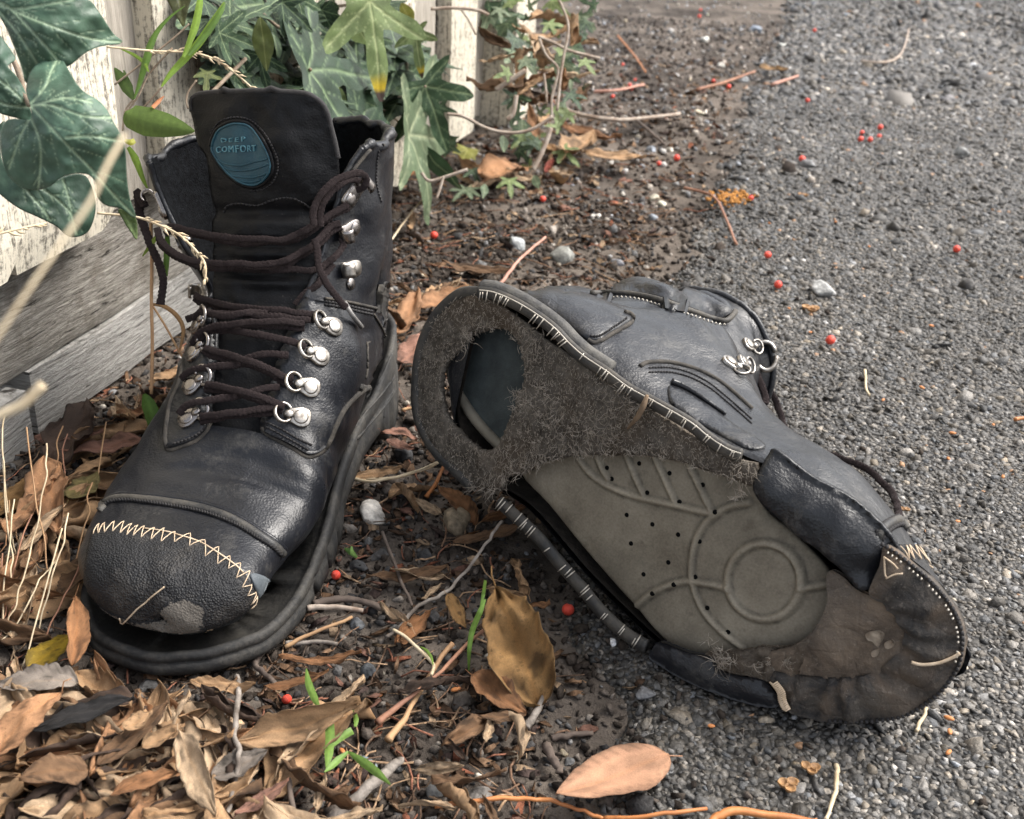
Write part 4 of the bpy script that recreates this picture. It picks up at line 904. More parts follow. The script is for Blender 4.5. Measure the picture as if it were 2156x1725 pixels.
# insole seen through the opening: embossed lines raised out of the foam
ins_px = z5([(140, 225), (300, 400), (500, 650), (700, 880), (810, 1000), (900, 1110), (1000, 1210), (1080, 1262), (1170, 1275), (1300, 1290), (1450, 1280), (1620, 1260), (1820, 1210), (1895, 1120), (1940, 1000), (1955, 880), (1915, 770), (1720, 570), (1560, 430)]) + [(1615, 1010), (1560, 950), (1420, 925), (1280, 905), (1170, 915), (1110, 950)]
lines = [z5([(1480, 390), (1380, 410), (1300, 450), (1215, 530), (1165, 640), (1145, 760), (1150, 850), (1180, 950), (1230, 1040), (1310, 1130), (1390, 1200), (1440, 1240)]), z5([(815, 995), (900, 928), (1000, 878), (1100, 850), (1210, 858), (1290, 872), (1370, 892)]), z5([(1795, 892), (1850, 880), (1935, 868)]),
         z5([(490, 130), (560, 220), (680, 300), (850, 360), (1050, 402), (1160, 430), (1260, 450)]), z5([(600, 120), (630, 190), (665, 250)]), z5([(770, 110), (820, 230), (870, 340)]), z5([(930, 110), (1000, 260), (1060, 390)]), z5([(1130, 150), (1200, 300), (1270, 450)])]
circ = [(1575+215*math.cos(t), 845+222*math.sin(t)) for t in np.linspace(0, 2*math.pi, 40, endpoint=False)]
H_INS = -.0085
L2 = [sole_pts(smoothpath(l, 6), -H_INS) for l in lines]; Lc = sole_pts(z5(circ), -H_INS)
def ins_h(V2):
    z = np.zeros(len(V2))
    dmin = np.full(len(V2), 1.0)
    for l in L2: dmin = np.minimum(dmin, seg_dist(V2, l, False))
    dc = seg_dist(V2, Lc)
    z += .0016*np.exp(-(dmin/.0012)**4) + .0020*np.exp(-(dc/.0016)**4)
    z += np.where(inside(V2, Lc), .0006, 0)
    z -= .005*np.clip((V2[:, 0]-.20)/.08, 0, 1)**2*0
    return z
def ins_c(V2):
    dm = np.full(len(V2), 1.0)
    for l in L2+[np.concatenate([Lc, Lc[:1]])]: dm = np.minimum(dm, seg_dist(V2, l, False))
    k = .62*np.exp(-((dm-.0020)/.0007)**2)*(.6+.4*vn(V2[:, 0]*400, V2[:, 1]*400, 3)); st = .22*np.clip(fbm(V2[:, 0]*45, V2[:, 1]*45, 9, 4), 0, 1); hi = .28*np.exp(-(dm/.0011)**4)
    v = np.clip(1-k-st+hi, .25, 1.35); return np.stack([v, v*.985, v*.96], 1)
insole = board('insole', ins_px, H_INS, .004, MAT['insole'], boot2, .00095, (), .0022, .004, .0006, 22, ins_h, col=ins_c)
CI = merged_caster([insole])
a = Acc()
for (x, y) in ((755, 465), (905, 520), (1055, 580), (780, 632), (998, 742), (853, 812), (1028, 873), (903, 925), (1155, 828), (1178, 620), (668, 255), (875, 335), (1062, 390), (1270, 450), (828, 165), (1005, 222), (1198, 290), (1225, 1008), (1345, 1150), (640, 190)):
    P, N = CI.hit(*z5([(x, y)])[0]); V, F = disc_mesh(P, -RF.U, CR, .0010, .0010, .0000, [(1.15, -.0004), (1.0, .00035), (.6, .0003)], 10); a.add(V, F)  # black discs on the foam, painted for the shade inside its holes
MAT['black'] = plain('perforation_shade_black', (.003, .003, .003), (.006, .006, .006), 50, .95, spec=.05)
a.build('perforation_shade_discs', MAT['black'], insole)
# heel cup: dark cloth pad with a grey rim, deeper inside
cup = board('heel_pad', z4([(560, 380), (760, 400), (860, 560), (900, 760), (860, 980), (800, 1140), (700, 1300), (640, 1250), (540, 1130), (440, 980), (370, 840), (345, 720), (360, 600), (430, 470)]), -.011, .004, MAT['heel_cup'], boot2, .003, (), .001, .006, .0004, 60)
a = Acc(); rim = sole_pts(smoothpath(z4([(325, 655), (325, 760), (360, 870), (430, 990), (510, 1100), (590, 1190), (650, 1250), (720, 1320)]), 6), .010); a.tube(st_world(rim, .0105), .0040, 10, .7); a.build('heel_rim', MAT['insole_rim'], boot2)
# toe: flap, board, wrapped toe, lower strip, fuzzy patch
flap_px = z6([(372, 330), (352, 380), (345, 440), (400, 510), (500, 605), (620, 700), (760, 805), (815, 870), (870, 932), (925, 935), (960, 890), (1005, 850), (1045, 770), (1020, 690), (945, 605), (805, 482), (605, 375), (455, 258), (395, 240)])
flap_out = sole_pts(smoothpath(z6([(1005, 850), (1045, 770), (1020, 690), (945, 605), (805, 482), (605, 375), (455, 258), (395, 240), (330, 200)]), 5), .002)
def roll(V2): d = seg_dist(V2, flap_out, False); return -.0085*np.clip(1-d/.013, 0, 1)**2.2+.0008*np.sin(V2[:, 0]*420+1)*np.clip(d/.01, 0, 1)
flap = board('leather_flap', flap_px, .0022, .003, MAT['leather_worn'], boot2, .0015, (), .0007, .0014, .0007, 55, roll, seed=8)
tboard = board('toe_board', z6([(735, 840), (800, 870), (870, 935), (1000, 1000), (1085, 1090), (1115, 1180), (1080, 1270), (970, 1370), (700, 1400), (450, 1370), (420, 1260), (560, 1215), (660, 1130), (722, 1000), (715, 900)]), .0006, .003, MAT['toe_board'], boot2, .0018, (), .0005, .003, .0016, 70, seed=5)
wrap_px = z6([(985, 815), (1000, 725), (1045, 735), (1110, 778), (1230, 878), (1340, 998), (1400, 1115), (1411, 1220), (1381, 1342), (1272, 1480), (1131, 1570), (950, 1606), (700, 1601), (545, 1561), (500, 1480), (440, 1395), (420, 1340), (560, 1365), (700, 1378), (850, 1375), (960, 1352), (1040, 1290), (1090, 1240), (1108, 1170), (1075, 1095), (1010, 1020), (940, 960), (955, 890)])
def wr(V2):
    c = np.array(sole_st(1760, 1330)); a_ = np.arctan2(V2[:, 1]-c[1], V2[:, 0]-c[0]); r_ = np.hypot(V2[:, 1]-c[1], V2[:, 0]-c[0])
    return .0013*np.sin(a_*17+3*vn(r_*90, a_*2, 3))*np.clip((.055-r_)/.02, 0, 1)
wrap = board('toe_wrap', wrap_px, .0014, .004, MAT['toe_wrap'], boot2, .0018, (), .0026, .0035, .0014, 80, wr, seed=12)
strip = board('leather_strip', z5([(885, 1300), (905, 1245), (950, 1208), (1100, 1265), (1250, 1300), (1300, 1375), (1430, 1410), (1560, 1435), (1645, 1555), (1600, 1592), (1400, 1553), (1200, 1482), (1050, 1412), (950, 1350)]), .0012, .003, MAT['leather'], boot2, .0018, (), .0024, .004, .0009, 70, seed=3)
fz = board('frayed_board', ragged(z5([(1210, 1275), (1300, 1265), (1420, 1255), (1560, 1235), (1700, 1235), (1815, 1180), (1850, 1230), (1780, 1320), (1740, 1420), (1600, 1440), (1450, 1410), (1300, 1370), (1240, 1320)]), 1.2), .0004, .003, MAT['felt'], boot2, .0015, (), .001, .002, .0018, 190, smooth_poly=False, seed=6)
MAT['torn'] = plain('torn_fibre', (.30, .25, .19), (.16, .12, .085), 150, .9, .0008, 500)
board('torn_scab', z6([(915, 1160), (960, 1145), (1003, 1160), (995, 1200), (975, 1225), (950, 1200), (925, 1190)]), .0022, .0016, MAT['torn'], tboard, .0014, (), .0006, .001, .0008, 200)
board('torn_scab', z6([(1012, 1205), (1045, 1190), (1060, 1215), (1035, 1235), (1015, 1230)]), .0022, .0016, MAT['torn'], tboard, .0014, (), .0005, .001, .0008, 200, seed=3)
board('torn_scab', z6([(945, 1250), (985, 1235), (975, 1270), (950, 1275)]), .0022, .0016, MAT['torn'], tboard, .0014, (), .0005, .001, .0008, 200, seed=4)
# welt lips along both edges, with their paired stitches
def lip(px, h, rad, mat, name, flat=.7): 
    st = sole_pts(smoothpath(px, 6), -h); return tube(name, st_world(st, -h), rad, mat, boot2, 8, flat, up=-RF.U)
topl = z4([(520, 196), (620, 210), (760, 268), (900, 350), (1040, 455), (1140, 560), (1245, 652), (1400, 755), (1560, 872), (1750, 975), (1984, 1110)]) + z5([(1230, 20), (1340, 90), (1420, 120)])
botl = z5([(10, 390), (150, 512), (250, 610), (330, 708), (420, 812), (510, 912), (590, 1012), (680, 1102), (780, 1182), (870, 1232)])
w1 = lip(topl, .0010, .0030, MAT['leather_dusty'], 'welt'); w2 = lip(botl, .0010, .0034, MAT['leather_dusty'], 'welt')
MAT['welt_strip'] = plain('worn_welt', (.10, .095, .085), (.03, .031, .034), 120, .75, .0006, 500, detail=6)
lip([(p[0]+9, p[1]-9) for p in topl[:8]], -.003, .0042, MAT['welt_strip'], 'welt_strip', 1.0)
heel_edge = z4([(560, 200), (430, 196), (345, 232), (235, 335), (155, 470), (106, 620), (84, 800), (86, 1000), (130, 1155), (230, 1314), (345, 1424), (470, 1548)])
lip(heel_edge, -.001, .0030, MAT['leather_dusty'], 'welt'); 
st_h = sole_pts(smoothpath(heel_edge, 6), .0)
def cross_stitch(path, a_off, b_off, every, mat, parent, pair=3.0, rad=.00032, h=.0042, jit=1.0, name='welt_stitching', slant=(0, 0)):
    P = resample(smoothpath(path, 6), 1.0, False); r = random.Random(9); acc = Acc(); i = 3
    while i < len(P)-4:
        t = P[min(i+2, len(P)-1)]-P[i-2]; t /= np.linalg.norm(t); nrm = np.array([t[1], -t[0]])
        for k in (0, 1):
            if r.random() < .22: continue
            c = P[i]+t*(k*pair+r.uniform(-jit, jit)); A_ = c+nrm*(a_off+r.uniform(-2, 2))+t*slant[0]; B_ = c+nrm*(b_off*r.uniform(.55, 1.25))+t*(slant[1]+r.uniform(-2, 2))
            pts = [A_, A_+(B_-A_)*.35, A_+(B_-A_)*.7, B_]; hh = [h*.4, h, h*.9, .0008]
            W = np.array([st_world(sole_pts([p], -z), -z)[0] for p, z in zip(pts, hh)]); acc.tube(W, rad, 5)
        i += int(every*r.choice([.7, .9, 1, 1.15, 1.6]))
    return acc.build(name, mat, parent)
cross_stitch(topl[:4], 6, -16, 20, MAT['thread_pale'], w1, 3.5, .00026); cross_stitch(topl[3:], 7, -18, 29, MAT['thread_pale'], w1, 5.0, .00028)
cross_stitch(botl, -14, 12, 31, MAT['thread_pale'], w2, 5.0)
lt = sole_pts(smoothpath([(p[0]+2, p[1]-5) for p in topl], 6), -.004); tube('welt_thread', st_world(lt, -.0046), .0003, MAT['thread_pale'], w1, 5)
# dark dotted seam round the toe edge with pale dots
toe_edge = z6([(985, 700), (1030, 725), (1110, 782), (1230, 882), (1335, 1000), (1392, 1115), (1403, 1220), (1374, 1340), (1265, 1476), (1128, 1564), (950, 1600), (700, 1596)])
P = resample(smoothpath(toe_edge, 6), 1.0, False); a1 = Acc(); a2 = Acc()
for i in range(4, len(P)-8, 11):
    st = sole_pts([P[i], P[i+3], P[i+6]], -.0025); W = st_world(st, -.0025); (a1).tube(W, .0011, 6, .8)
    if 20 < i < 330 and (i*7) % 5 != 0:
        t = P[i+3]-P[i]; nrm = np.array([t[1], -t[0]])/np.linalg.norm(t); q = P[i]+(-nrm)*9*(1) ; st = sole_pts([q-t*.55, q, q+t*(.2+.1*(i % 4))], -.004); a2.tube(st_world(st, -.0040), .0007, 6, .6)
a1.build('edge_stitching', MAT['thread_black'], wrap); a2.build('edge_dots', MAT['thread_pale'], wrap)
# seams and panels on the side of the upper
cap2 = overlay('toe_patch', z6([(1000, 705), (1110, 770), (1235, 870), (1345, 985), (1398, 1090), (1395, 1045), (1360, 950), (1310, 860), (1270, 800), (1230, 770), (1160, 720), (1090, 715)]), C2, .0012, MAT['toe_patch'], upper2, 5, 3)
tube('cap_seam', C2.pts(smoothpath(z6([(965, 690), (1000, 630), (1060, 590), (1110, 585), (1145, 615)]), 5), .0006), .0019, MAT['leather_dusty'], upper2, 8)
stitches('cap_stitching', z6([(955, 660), (1000, 610), (1060, 575), (1120, 575)]), C2, upper2, MAT['thread_black'], 6, 4, .0011, .0012); stitches('cap_stitching', z6([(990, 690), (1030, 640), (1085, 610), (1140, 625)]), C2, upper2, MAT['thread_black'], 6, 4, .0011, .0010)
zz = z6([(1085, 720), (1135, 775), (1115, 716), (1155, 785), (1130, 714), (1190, 785), (1160, 714), (1225, 790), (1180, 720), (1245, 795), (1205, 728), (1262, 800), (1225, 740), (1278, 805), (1248, 760), (1290, 808)]); CP2 = merged_caster([upper2, cap2]); a = Acc()
for i in range(len(zz)-1): m = [np.array(zz[i])+(np.array(zz[i+1])-np.array(zz[i]))*f for f in (0, .5, 1)]; a.tube(CP2.pts(m, .0007), .00034, 5)
a.build('zigzag_stitching', MAT['thread_tan'], cap2)
hp = overlay('heel_panel', z4([(680, 185), (900, 165), (1130, 185), (1300, 235), (1450, 300), (1530, 335), (1582, 365), (1560, 410), (1440, 480), (1330, 540), (1250, 520), (1140, 440), (1000, 340), (850, 250)]), C2, .0016, MAT['leather_worn'], upper2, 6, 4, bulge=.001, bw=8)
CU2 = merged_caster([upper2, hp])
tube('edge_binding', CU2.pts(smoothpath(z4([(1275, 520), (1330, 540), (1440, 478), (1560, 408), (1586, 372), (1565, 345), (1530, 335)]), 6), .0003), .0012, MAT['edge'], hp, 8)
stitches('seam_stitching', z4([(1290, 500), (1350, 500), (1440, 445), (1530, 385), (1545, 365)]), CU2, hp, MAT['thread_black'], 6, 4.5, .0005, .0009)
cf = overlay('padded_cuff', z9([(60, 165), (300, 172), (600, 222), (900, 330), (1130, 408), (1200, 400), (1250, 345), (1100, 235), (850, 135), (500, 100), (200, 118)]), C2, .0016, MAT['leather_worn'], upper2, 6, 4, bulge=.0035, bw=9)
tube('cuff_seam', CU2.pts(smoothpath(z9([(0, 185), (300, 185), (600, 240), (900, 345), (1140, 425), (1225, 420), (1285, 345)]), 6), .0006), .0016, MAT['leather_dusty'], upper2, 8)
stitches('cuff_stitching', z9([(150, 210), (400, 225), (650, 295), (900, 375), (1120, 450), (1230, 455)]), CU2, upper2, MAT['thread_pale'], 9, 4, .0004, .0006)
tube('quarter_seam', CU2.pts(smoothpath(z9([(440, 830), (520, 795), (700, 795), (900, 842), (1080, 920), (1220, 1015), (1330, 1110), (1440, 1210)]), 6), .0001), .0011, MAT['edge'], upper2, 8)
for o_ in (45, 85): stitches('seam_stitching', z9([(520, 800+o_), (700, 798+o_), (880, 842+o_), (1050, 930+o_), (1190, 1040+o_), (1330, 1160+o_), (1440, 1260+o_)]), CU2, upper2, MAT['thread_black'], 6, 4.5, .0005, .0003)
tube('welt_ridge', CU2.pts(smoothpath(z9([(720, 975), (820, 1015), (950, 1090), (1080, 1180), (1200, 1265)]), 6), .0006), np.linspace(.0018, .0007, 25), MAT['leather_worn'], upper2, 8)
overlay('side_rand', z9([(700, 1010), (800, 1040), (960, 1130), (1150, 1260), (1330, 1390), (1500, 1490), (1560, 1560), (1420, 1580), (1250, 1500), (1050, 1390), (880, 1290), (720, 1170), (690, 1080)]), C2, .0006, MAT['leather_worn'], upper2, 6, 4, bulge=.0004, bw=7)
# metal hooks and lace at the far edge
def hook2(p, q, k=1.0):
    P, N = CU2.hit(*p); Q = CU2.hit(*q)[0]; X = Q-P+CR*.0001; X -= N*(X@N); X /= np.linalg.norm(X)+1e-9; return eyelet(upper2, P, N, X, k, 'metal', 'eyelet')
for p, q in ((z9([(1400, 640), (1480, 690)])), (z9([(1235, 800), (1330, 880)])), (z9([(1350, 800), (1420, 900)]))): hook2(p, q, .8)
P0 = CU2.hit(*z9([(1530, 740)])[0])[0]; a = Acc(); a.tube(P0+np.array([CR*.006*math.cos(t)-CU*.008*math.sin(t)-CF*.002*math.sin(t) for t in np.linspace(0, 6.0, 24)])+CR*.002, .0014, 8, 1.3); a.build('lace_loop', MAT['metal'], upper2)
d1 = (P0-CP)@CF
lace('lace', z9([(1480, 900), (1530, 1000), (1560, 1100), (1560, 1160)]), [d1-.004, d1-.008, d1-.012, d1-.014], .0020, boot2)
lace('lace', z9([(1400, 900), (1450, 1000), (1480, 1100), (1500, 1150)]), [d1-.004, d1-.01, d1-.014, d1-.016], .0020, boot2)
lp = z9([(1540, 930), (1600, 1040), (1660, 1150), (1700, 1260), (1735, 1370)]) + [(1690, 940), (1760, 962), (1820, 985), (1862, 1020), (1888, 1062), (1893, 1100)]
zz_ = [.03, .022, .014, .008, .004, .004, .004, .004, .004, .006, .012]
lace('lace', lp, [(gz(x, y, z)-CP)@CF for (x, y), z in zip(lp, zz_)], .0020, boot2)
# frayed fibres along the torn edges
fr = Acc(); rf = np.random.default_rng(21)
def fray(px, n, L, h=.001, spread=.0012, curl=.8):
    P = resample(smoothpath(px, 5), 1.0, False); m = 0
    while m < n:
        c0 = P[rf.integers(0, len(P))]; kk = rf.integers(2, 9); d0 = rf.uniform(0, 6.28); cl = rf.uniform(.35, 1.5)
        for _ in range(kk):
            st = sole_pts([c0+rf.normal(0, 4.0, 2)], -h)[0]; a0 = d0+rf.normal(0, .5); l = L*cl*rf.uniform(.5, 1.3); k = rf.normal(0, curl); lf = rf.uniform(.1, .5); q = []
            for t in np.linspace(0, 1, 5): a_ = a0+k*t; q.append((st[0]+math.cos(a_)*l*t, st[1]+math.sin(a_)*l*t, -h-.0003-l*lf*math.sin(t*2.4)))
            q = np.array(q); fr.tube(RF.w(np.stack([q[:, 0], q[:, 1], q[:, 2]+spring(q[:, 0])], -1)), np.linspace(.00013, .00003, 5)*rf.uniform(.6, 1.5), 3); m += 1
fray(hole_px+hole_px[:1], 130, .0030); fray(z5([(0, 270), (140, 225), (300, 160), (480, 118), (900, 124), (1100, 165), (1400, 268)]), 90, .004); fray(z4([(480, 1535), (600, 1560), (690, 1545), (705, 1480), (830, 1450)]), 60, .005)
fray(z4([(760, 900), (900, 1000), (1000, 1150), (900, 1250), (800, 1150)]), 120, .0028, .0012); fray(z4([(880, 750), (1000, 900), (1200, 1100), (1500, 1250), (1750, 1280)]), 90, .003, .0012)
fray(z5([(1230, 1210), (1290, 1250), (1330, 1290), (1270, 1350)]), 50, .005, .002); fray(z5([(1380, 370), (1430, 350), (1470, 320)]), 26, .005, .002); fray(z5([(1300, 1300), (1500, 1330), (1750, 1300)]), 70, .004, .002); fray(z4([(380, 470), (470, 510), (420, 590)]), 36, .0055, .002)
fo2 = sole_pts(smoothpath(felt_px, 4, True), -.001); ho2 = sole_pts(smoothpath(hole_px, 4, True), -.001); lo_, hi_ = fo2.min(0), fo2.max(0); q_ = rf.uniform(lo_, hi_, (9000, 2)); q_ = q_[inside(q_, fo2) & ~inside(q_, ho2)][:3600]
for st in q_:
    a0 = rf.normal(-.6, .9); l = rf.uniform(.0007, .0024)*(1+1.2*float(vn(st[0]*60, st[1]*60, 4) > .2)); k = rf.normal(0, .9); z0 = -.0014-.0006*rf.random()
    q = np.array([(st[0]+math.cos(a0+k*t)*l*t, st[1]+math.sin(a0+k*t)*l*t, z0-l*.35*math.sin(t*2.6)) for t in (0, .5, 1)]); fr.tube(RF.w(np.stack([q[:, 0], q[:, 1], q[:, 2]+spring(q[:, 0])], -1)), np.array([.00011, .0001, .00003]), 3)
fo_ = fr.build('frayed_fibres', MAT['felt_light'], boot2); fo_['kind'] = 'stuff'
# wood splinter caught on the welt, tan thread ends
MAT['splinter'] = plain('splinter_wood', (.17, .115, .07), (.08, .055, .035), 90, .85, .0005, 300)
sp = np.array([at_dist(x, y, (st_world(sole_pts([(x, y)], -.006), -.007)[0]-CP)@CF) for x, y in z4([(1550, 1140), (1620, 1060), (1660, 980), (1685, 910)])]); ob = tube('wood_splinter', sp, [.0010, .0024, .0026, .0016], MAT['splinter'], None, 6, .5); tag(ob, 'brown splinter of wood stuck to the bottom of the fallen boot', 'splinter')
a = Acc(); 
for px in (z6([(1010, 770), (1015, 860), (1025, 870)]), z6([(1008, 770), (1050, 800), (1080, 830)]), z6([(1020, 880), (1060, 860), (1105, 855)])):
    a.tube(st_world(sole_pts(smoothpath(px, 4), -.006), -.0062), .00036, 5)
a.build('loose_thread', MAT['thread_tan'], wrap); a = Acc(); st = sole_pts(smoothpath(z6([(1150, 1300), (1200, 1312), (1280, 1305), (1350, 1280), (1395, 1255)]), 5), -.005); a.tube(st_world(st, -.0056), .0007, 6)
a.build('loose_thread', MAT['thread_tan'], wrap)
P = resample(smoothpath(z6([(455, 1405), (490, 1450), (500, 1500), (520, 1540)]), 4), 1, False); a = Acc()
for i in range(0, len(P), 4):
    st = sole_pts([P[i]+np.array([-8, -2]), P[i]+np.array([0, 3]), P[i]+np.array([9, -3])], -.004); a.tube(st_world(st, -.0048), .0004, 5)
a.build('whip_stitching', MAT['thread_tan'], strip)
# ------------------------------------------------------------------ fence
FD = np.array([.25, .968, 0]); FD /= np.linalg.norm(FD); FN = np.array([FD[1], -FD[0], 0]); FO = np.array([-.272, .572, 0])
def fpl(x, y, off=0.0):
    P = on_plane(x, y, FO+FN*off, FN); d = P-FO; return d@FD, P[2]
def fw(u, z, off): return FO+FD*u+FN*off+np.array([0, 0, z])
t = NT('weathered_paint'); m1 = t.map((60, 60, 5)); g1 = t.noise(6, 6, .7, .5, m1); n2 = t.noise(260, 5, .7); n3 = t.noise(18, 4)
f = t.math('ADD', t.math('MULTIPLY', g1, .55), t.math('MULTIPLY', n2, .45))
c = t.mix(t.ramp(f, [(.42, 1), (.515, 0)]), t.mix(n3, (.54, .49, .39), (.68, .63, .52)), (.15, .135, .11)); t.bump(f, .0012, .8)
MAT['paint'] = t.set(c, .8, 0, .3)
t = NT('grey_bare_wood'); m1 = t.map((70, 70, 5)); g1 = t.noise(5, 6, .7, .6, m1); n2 = t.noise(300, 4); n3 = t.noise(9, 3)
t.bump(g1, .0015, .8); MAT['wood_v'] = t.set(t.mix(t.ramp(g1, [(.3, 0), (.7, 1)]), (.20, .18, .15), (.46, .42, .36)), .85, 0, .25)
def board_mat(name, dark, light, d2):
    t = NT(name); m1 = t.map((8, 8, 120), (0, 0, 0)); g1 = t.noise(5, 7, .7, 1.2, m1); m2 = t.map((4, 4, 40)); g2 = t.noise(5, 5, .65, .8, m2); n3 = t.noise(38, 5, .7); n4 = t.noise(500, 3, .6)
    c = t.mix(t.ramp(g1, [(.36, 0), (.60, 1)]), dark, light); c = t.mix(t.ramp(n3, [(.50, 0), (.66, .7)]), c, d2); c = t.mix(t.ramp(g2, [(.33, .95), (.40, 0)]), c, (.035, .030, .025))
    t.bump(g1, .0030, 1.0); t.bump(g2, .003, .8); t.bump(n4, .0003, .6); return t.set(c, .88, 0, .2)
MAT['board1'] = board_mat('grey_board_mottled', (.18, .165, .14), (.44, .41, .365), (.15, .128, .10))
MAT['board2'] = board_mat('grey_board', (.22, .21, .19), (.47, .455, .43), (.34, .325, .30))
fence = empty('fence', FO); tag(fence, 'weathered fence of cream pickets above bare grey gravel boards', 'fence')
def plank(name, u0, u1, z0, z1, o0, o1, mat, parent, vertical=False, warp=.0012, clip=None, seed=0):
    """one board with uneven faces and softened edges; o = distance in front of the fence plane"""
    nU, nZ = (max(3, int((u1-u0)/.006)), max(3, int((z1-z0)/.02))) if vertical else (max(4, int((u1-u0)/.02)), max(4, int((z1-z0)/.006)))
    us = np.linspace(u0, u1, nU); zs = np.linspace(z0, z1, nZ); U, Z = np.meshgrid(us, zs)
    ed = np.minimum(np.minimum(U-u0, u1-U), np.minimum(Z-z0, z1-Z)); e = np.clip(ed/.0025, 0, 1)
    off = o1-.0015*(1-e)+warp*fbm(U*14+seed, Z*14, seed, 3)*e
    if vertical: zz_ = Z+np.where(Z < z0+.001, .004*vn(U*60+seed, U*0, seed), 0)
    else: zz_ = Z+.0012*vn(U*25+seed, Z*0, seed+2)*((Z < z0+.001)|(Z > z1-.001))
    if clip is not None: zz_ = np.where(Z < z0+.06, np.maximum(zz_, z0+clip(U)), zz_)
    Fv = fw(0, 0, 0)+FD*U[..., None]+FN*off[..., None]+np.stack([U*0, U*0, zz_], -1)
    Bv = Fv-FN*(o1-o0); V = np.concatenate([Fv.reshape(-1, 3), Bv.reshape(-1, 3)]); F = grid_faces(nU, nZ); n = nU*nZ
    lp = list(range(nU))+[i*nU+nU-1 for i in range(1, nZ)]+[(nZ-1)*nU+i for i in range(nU-2, -1, -1)]+[i*nU for i in range(nZ-2, 0, -1)]
    T = [tuple(f) for f in F]+[tuple(int(i)+n for i in f[::-1]) for f in F]+[(lp[(i+1) % len(lp)], lp[i], lp[i]+n, lp[(i+1) % len(lp)]+n) for i in range(len(lp))]
    return mk(name, V, T, mat, parent, smooth=False)
# gravel boards: heights read off the seams
uA = fpl(78, 860, .004)[0]; zs0 = np.mean([fpl(76, 800, .004)[1], fpl(398, 557, .004)[1]]); zs1 = np.mean([fpl(76, 913, .004)[1], fpl(417, 627, .004)[1]])
plank('gravel_board', -.6, .95, zs0+.001, zs0+.16, -.022, .002, MAT['board1'], fence, seed=3)
plank('gravel_board', uA, .95, zs1-.01, zs0, -.022, .004, MAT['board2'], fence, seed=5)
uB = fpl(72, 900, .012)[0]; zB0 = fpl(40, 1010, .012)[1]; zB1 = fpl(40, 838, .012)[1]
plank('gravel_board', -.6, uB, min(zB0, zB1-.05)-.02, zB1, -.02, .012, MAT['board2'], fence, seed=7)
# pickets
pk = []
o1 = .024
ub = [fpl(x, y, o1) for x, y in ((66, 585), (66, 400), (165, 538), (258, 284), (222, 0), (300, 100), (412, 0))]
e1 = fpl(240, 140, o1)[0]; e2 = fpl(301, 160, .012)[0]; e3 = fpl(414, 40, o1)[0]; e0 = fpl(68, 520, o1+.012)[0]
PICK = [(e0-.10, e0, .036, None), (e0+.002, e1, o1, None), (e1+.001, e2+.004, .010, None), (e2, e3, o1, None)]
u = e3+.012
zpb = fpl(120, 540, o1)[1]; zpb0 = fpl(30, 605, .036)[1]
i = 0
while u < 0.86:
    w = .088; PICK.append((u, u+w, (o1 if i % 2 else .010), None)); u += w+.010; i += 1
for i, (a_, b_, o_, _) in enumerate(PICK):
    z0 = zpb0 if i == 0 else zpb
    if i > 4: z0 = .012
    clip = (lambda U, b_=b_, a_=a_: np.clip((U-(b_-.030))/.030, 0, 1)**2*.030) if i in (0, 1) else None
    plank('picket', a_, b_, z0, 1.25, o_-.016, o_, MAT['paint'] if o_ > .012 else MAT['wood_v'], fence, True, .0010, clip, i*3)
plank('fence_rail', -.6, .95, .95, 1.03, -.06, -.018, MAT['wood_v'], fence, seed=11)
plank('fence_post', fpl(1040, 150, o1)[0]+.0, fpl(1040, 150, o1)[0]+.09, -.01, 1.28, -.05, .050, MAT['paint'], fence, True, .001, None, 31)
# ------------------------------------------------------------------ ivy, grass and other greenery
def leaf_mat(name, rough=.42, bump=.0004, trans=0.0, spec=.30):
    t = NT(name); c = t.attr(); n = t.noise(90, 4, .6); n2 = t.noise(700, 3)
    f = t.ramp(t.math('ADD', t.math('MULTIPLY', n, .7), t.math('MULTIPLY', n2, .3)), [(.3, .72), (.7, 1.28)])
    t.bump(t.noise(420, 3), bump, .6)
    m = t.set(t.mix(1.0, c, f, 'MULTIPLY'), t.ramp(n, [(.3, rough-.06), (.7, rough+.1)]), 0, spec)
    if trans:
        tr = t.n.new('ShaderNodeBsdfTranslucent'); mx = t.n.new('ShaderNodeMixShader'); mx.inputs[0].default_value = trans
        t.L(t.mix(1.0, c, f, 'MULTIPLY'), tr.inputs['Color']); t.L(t.b.outputs[0], mx.inputs[1]); t.L(tr.outputs[0], mx.inputs[2]); t.L(mx.outputs[0], t.out.inputs['Surface'])
    return m
MAT['ivy'] = leaf_mat('ivy_leaf', .44, .0004, .12); MAT['green'] = leaf_mat('green_blade', .5, .0003, .25); MAT['dry'] = leaf_mat('dry_leaf', .68, .0009, .10, .3)
MAT['stem'] = plain('ivy_stem', (.16, .115, .075), (.30, .24, .18), 150, .8, .0005, 500)
def vein_cols(V2, veins, base, vein, w, tip=None, seed=0):
    """base leaf colour with paler veins; veins = [(polyline, width factor)]"""
    m = np.zeros(len(V2))
    for pl, k in veins:
        d = seg_dist(V2, pl, False); m = np.maximum(m, np.exp(-(d/(w*k))**2)*min(1, .35+.65*k))
    v = .5+.5*fbm(V2[:, 0]/w/14, V2[:, 1]/w/14, seed, 3); base = np.asarray(base); c = base[None]*(.72+.5*v[:, None])
    c = c*(1-m[:, None])+np.asarray(vein)[None]*m[:, None]; return c, m
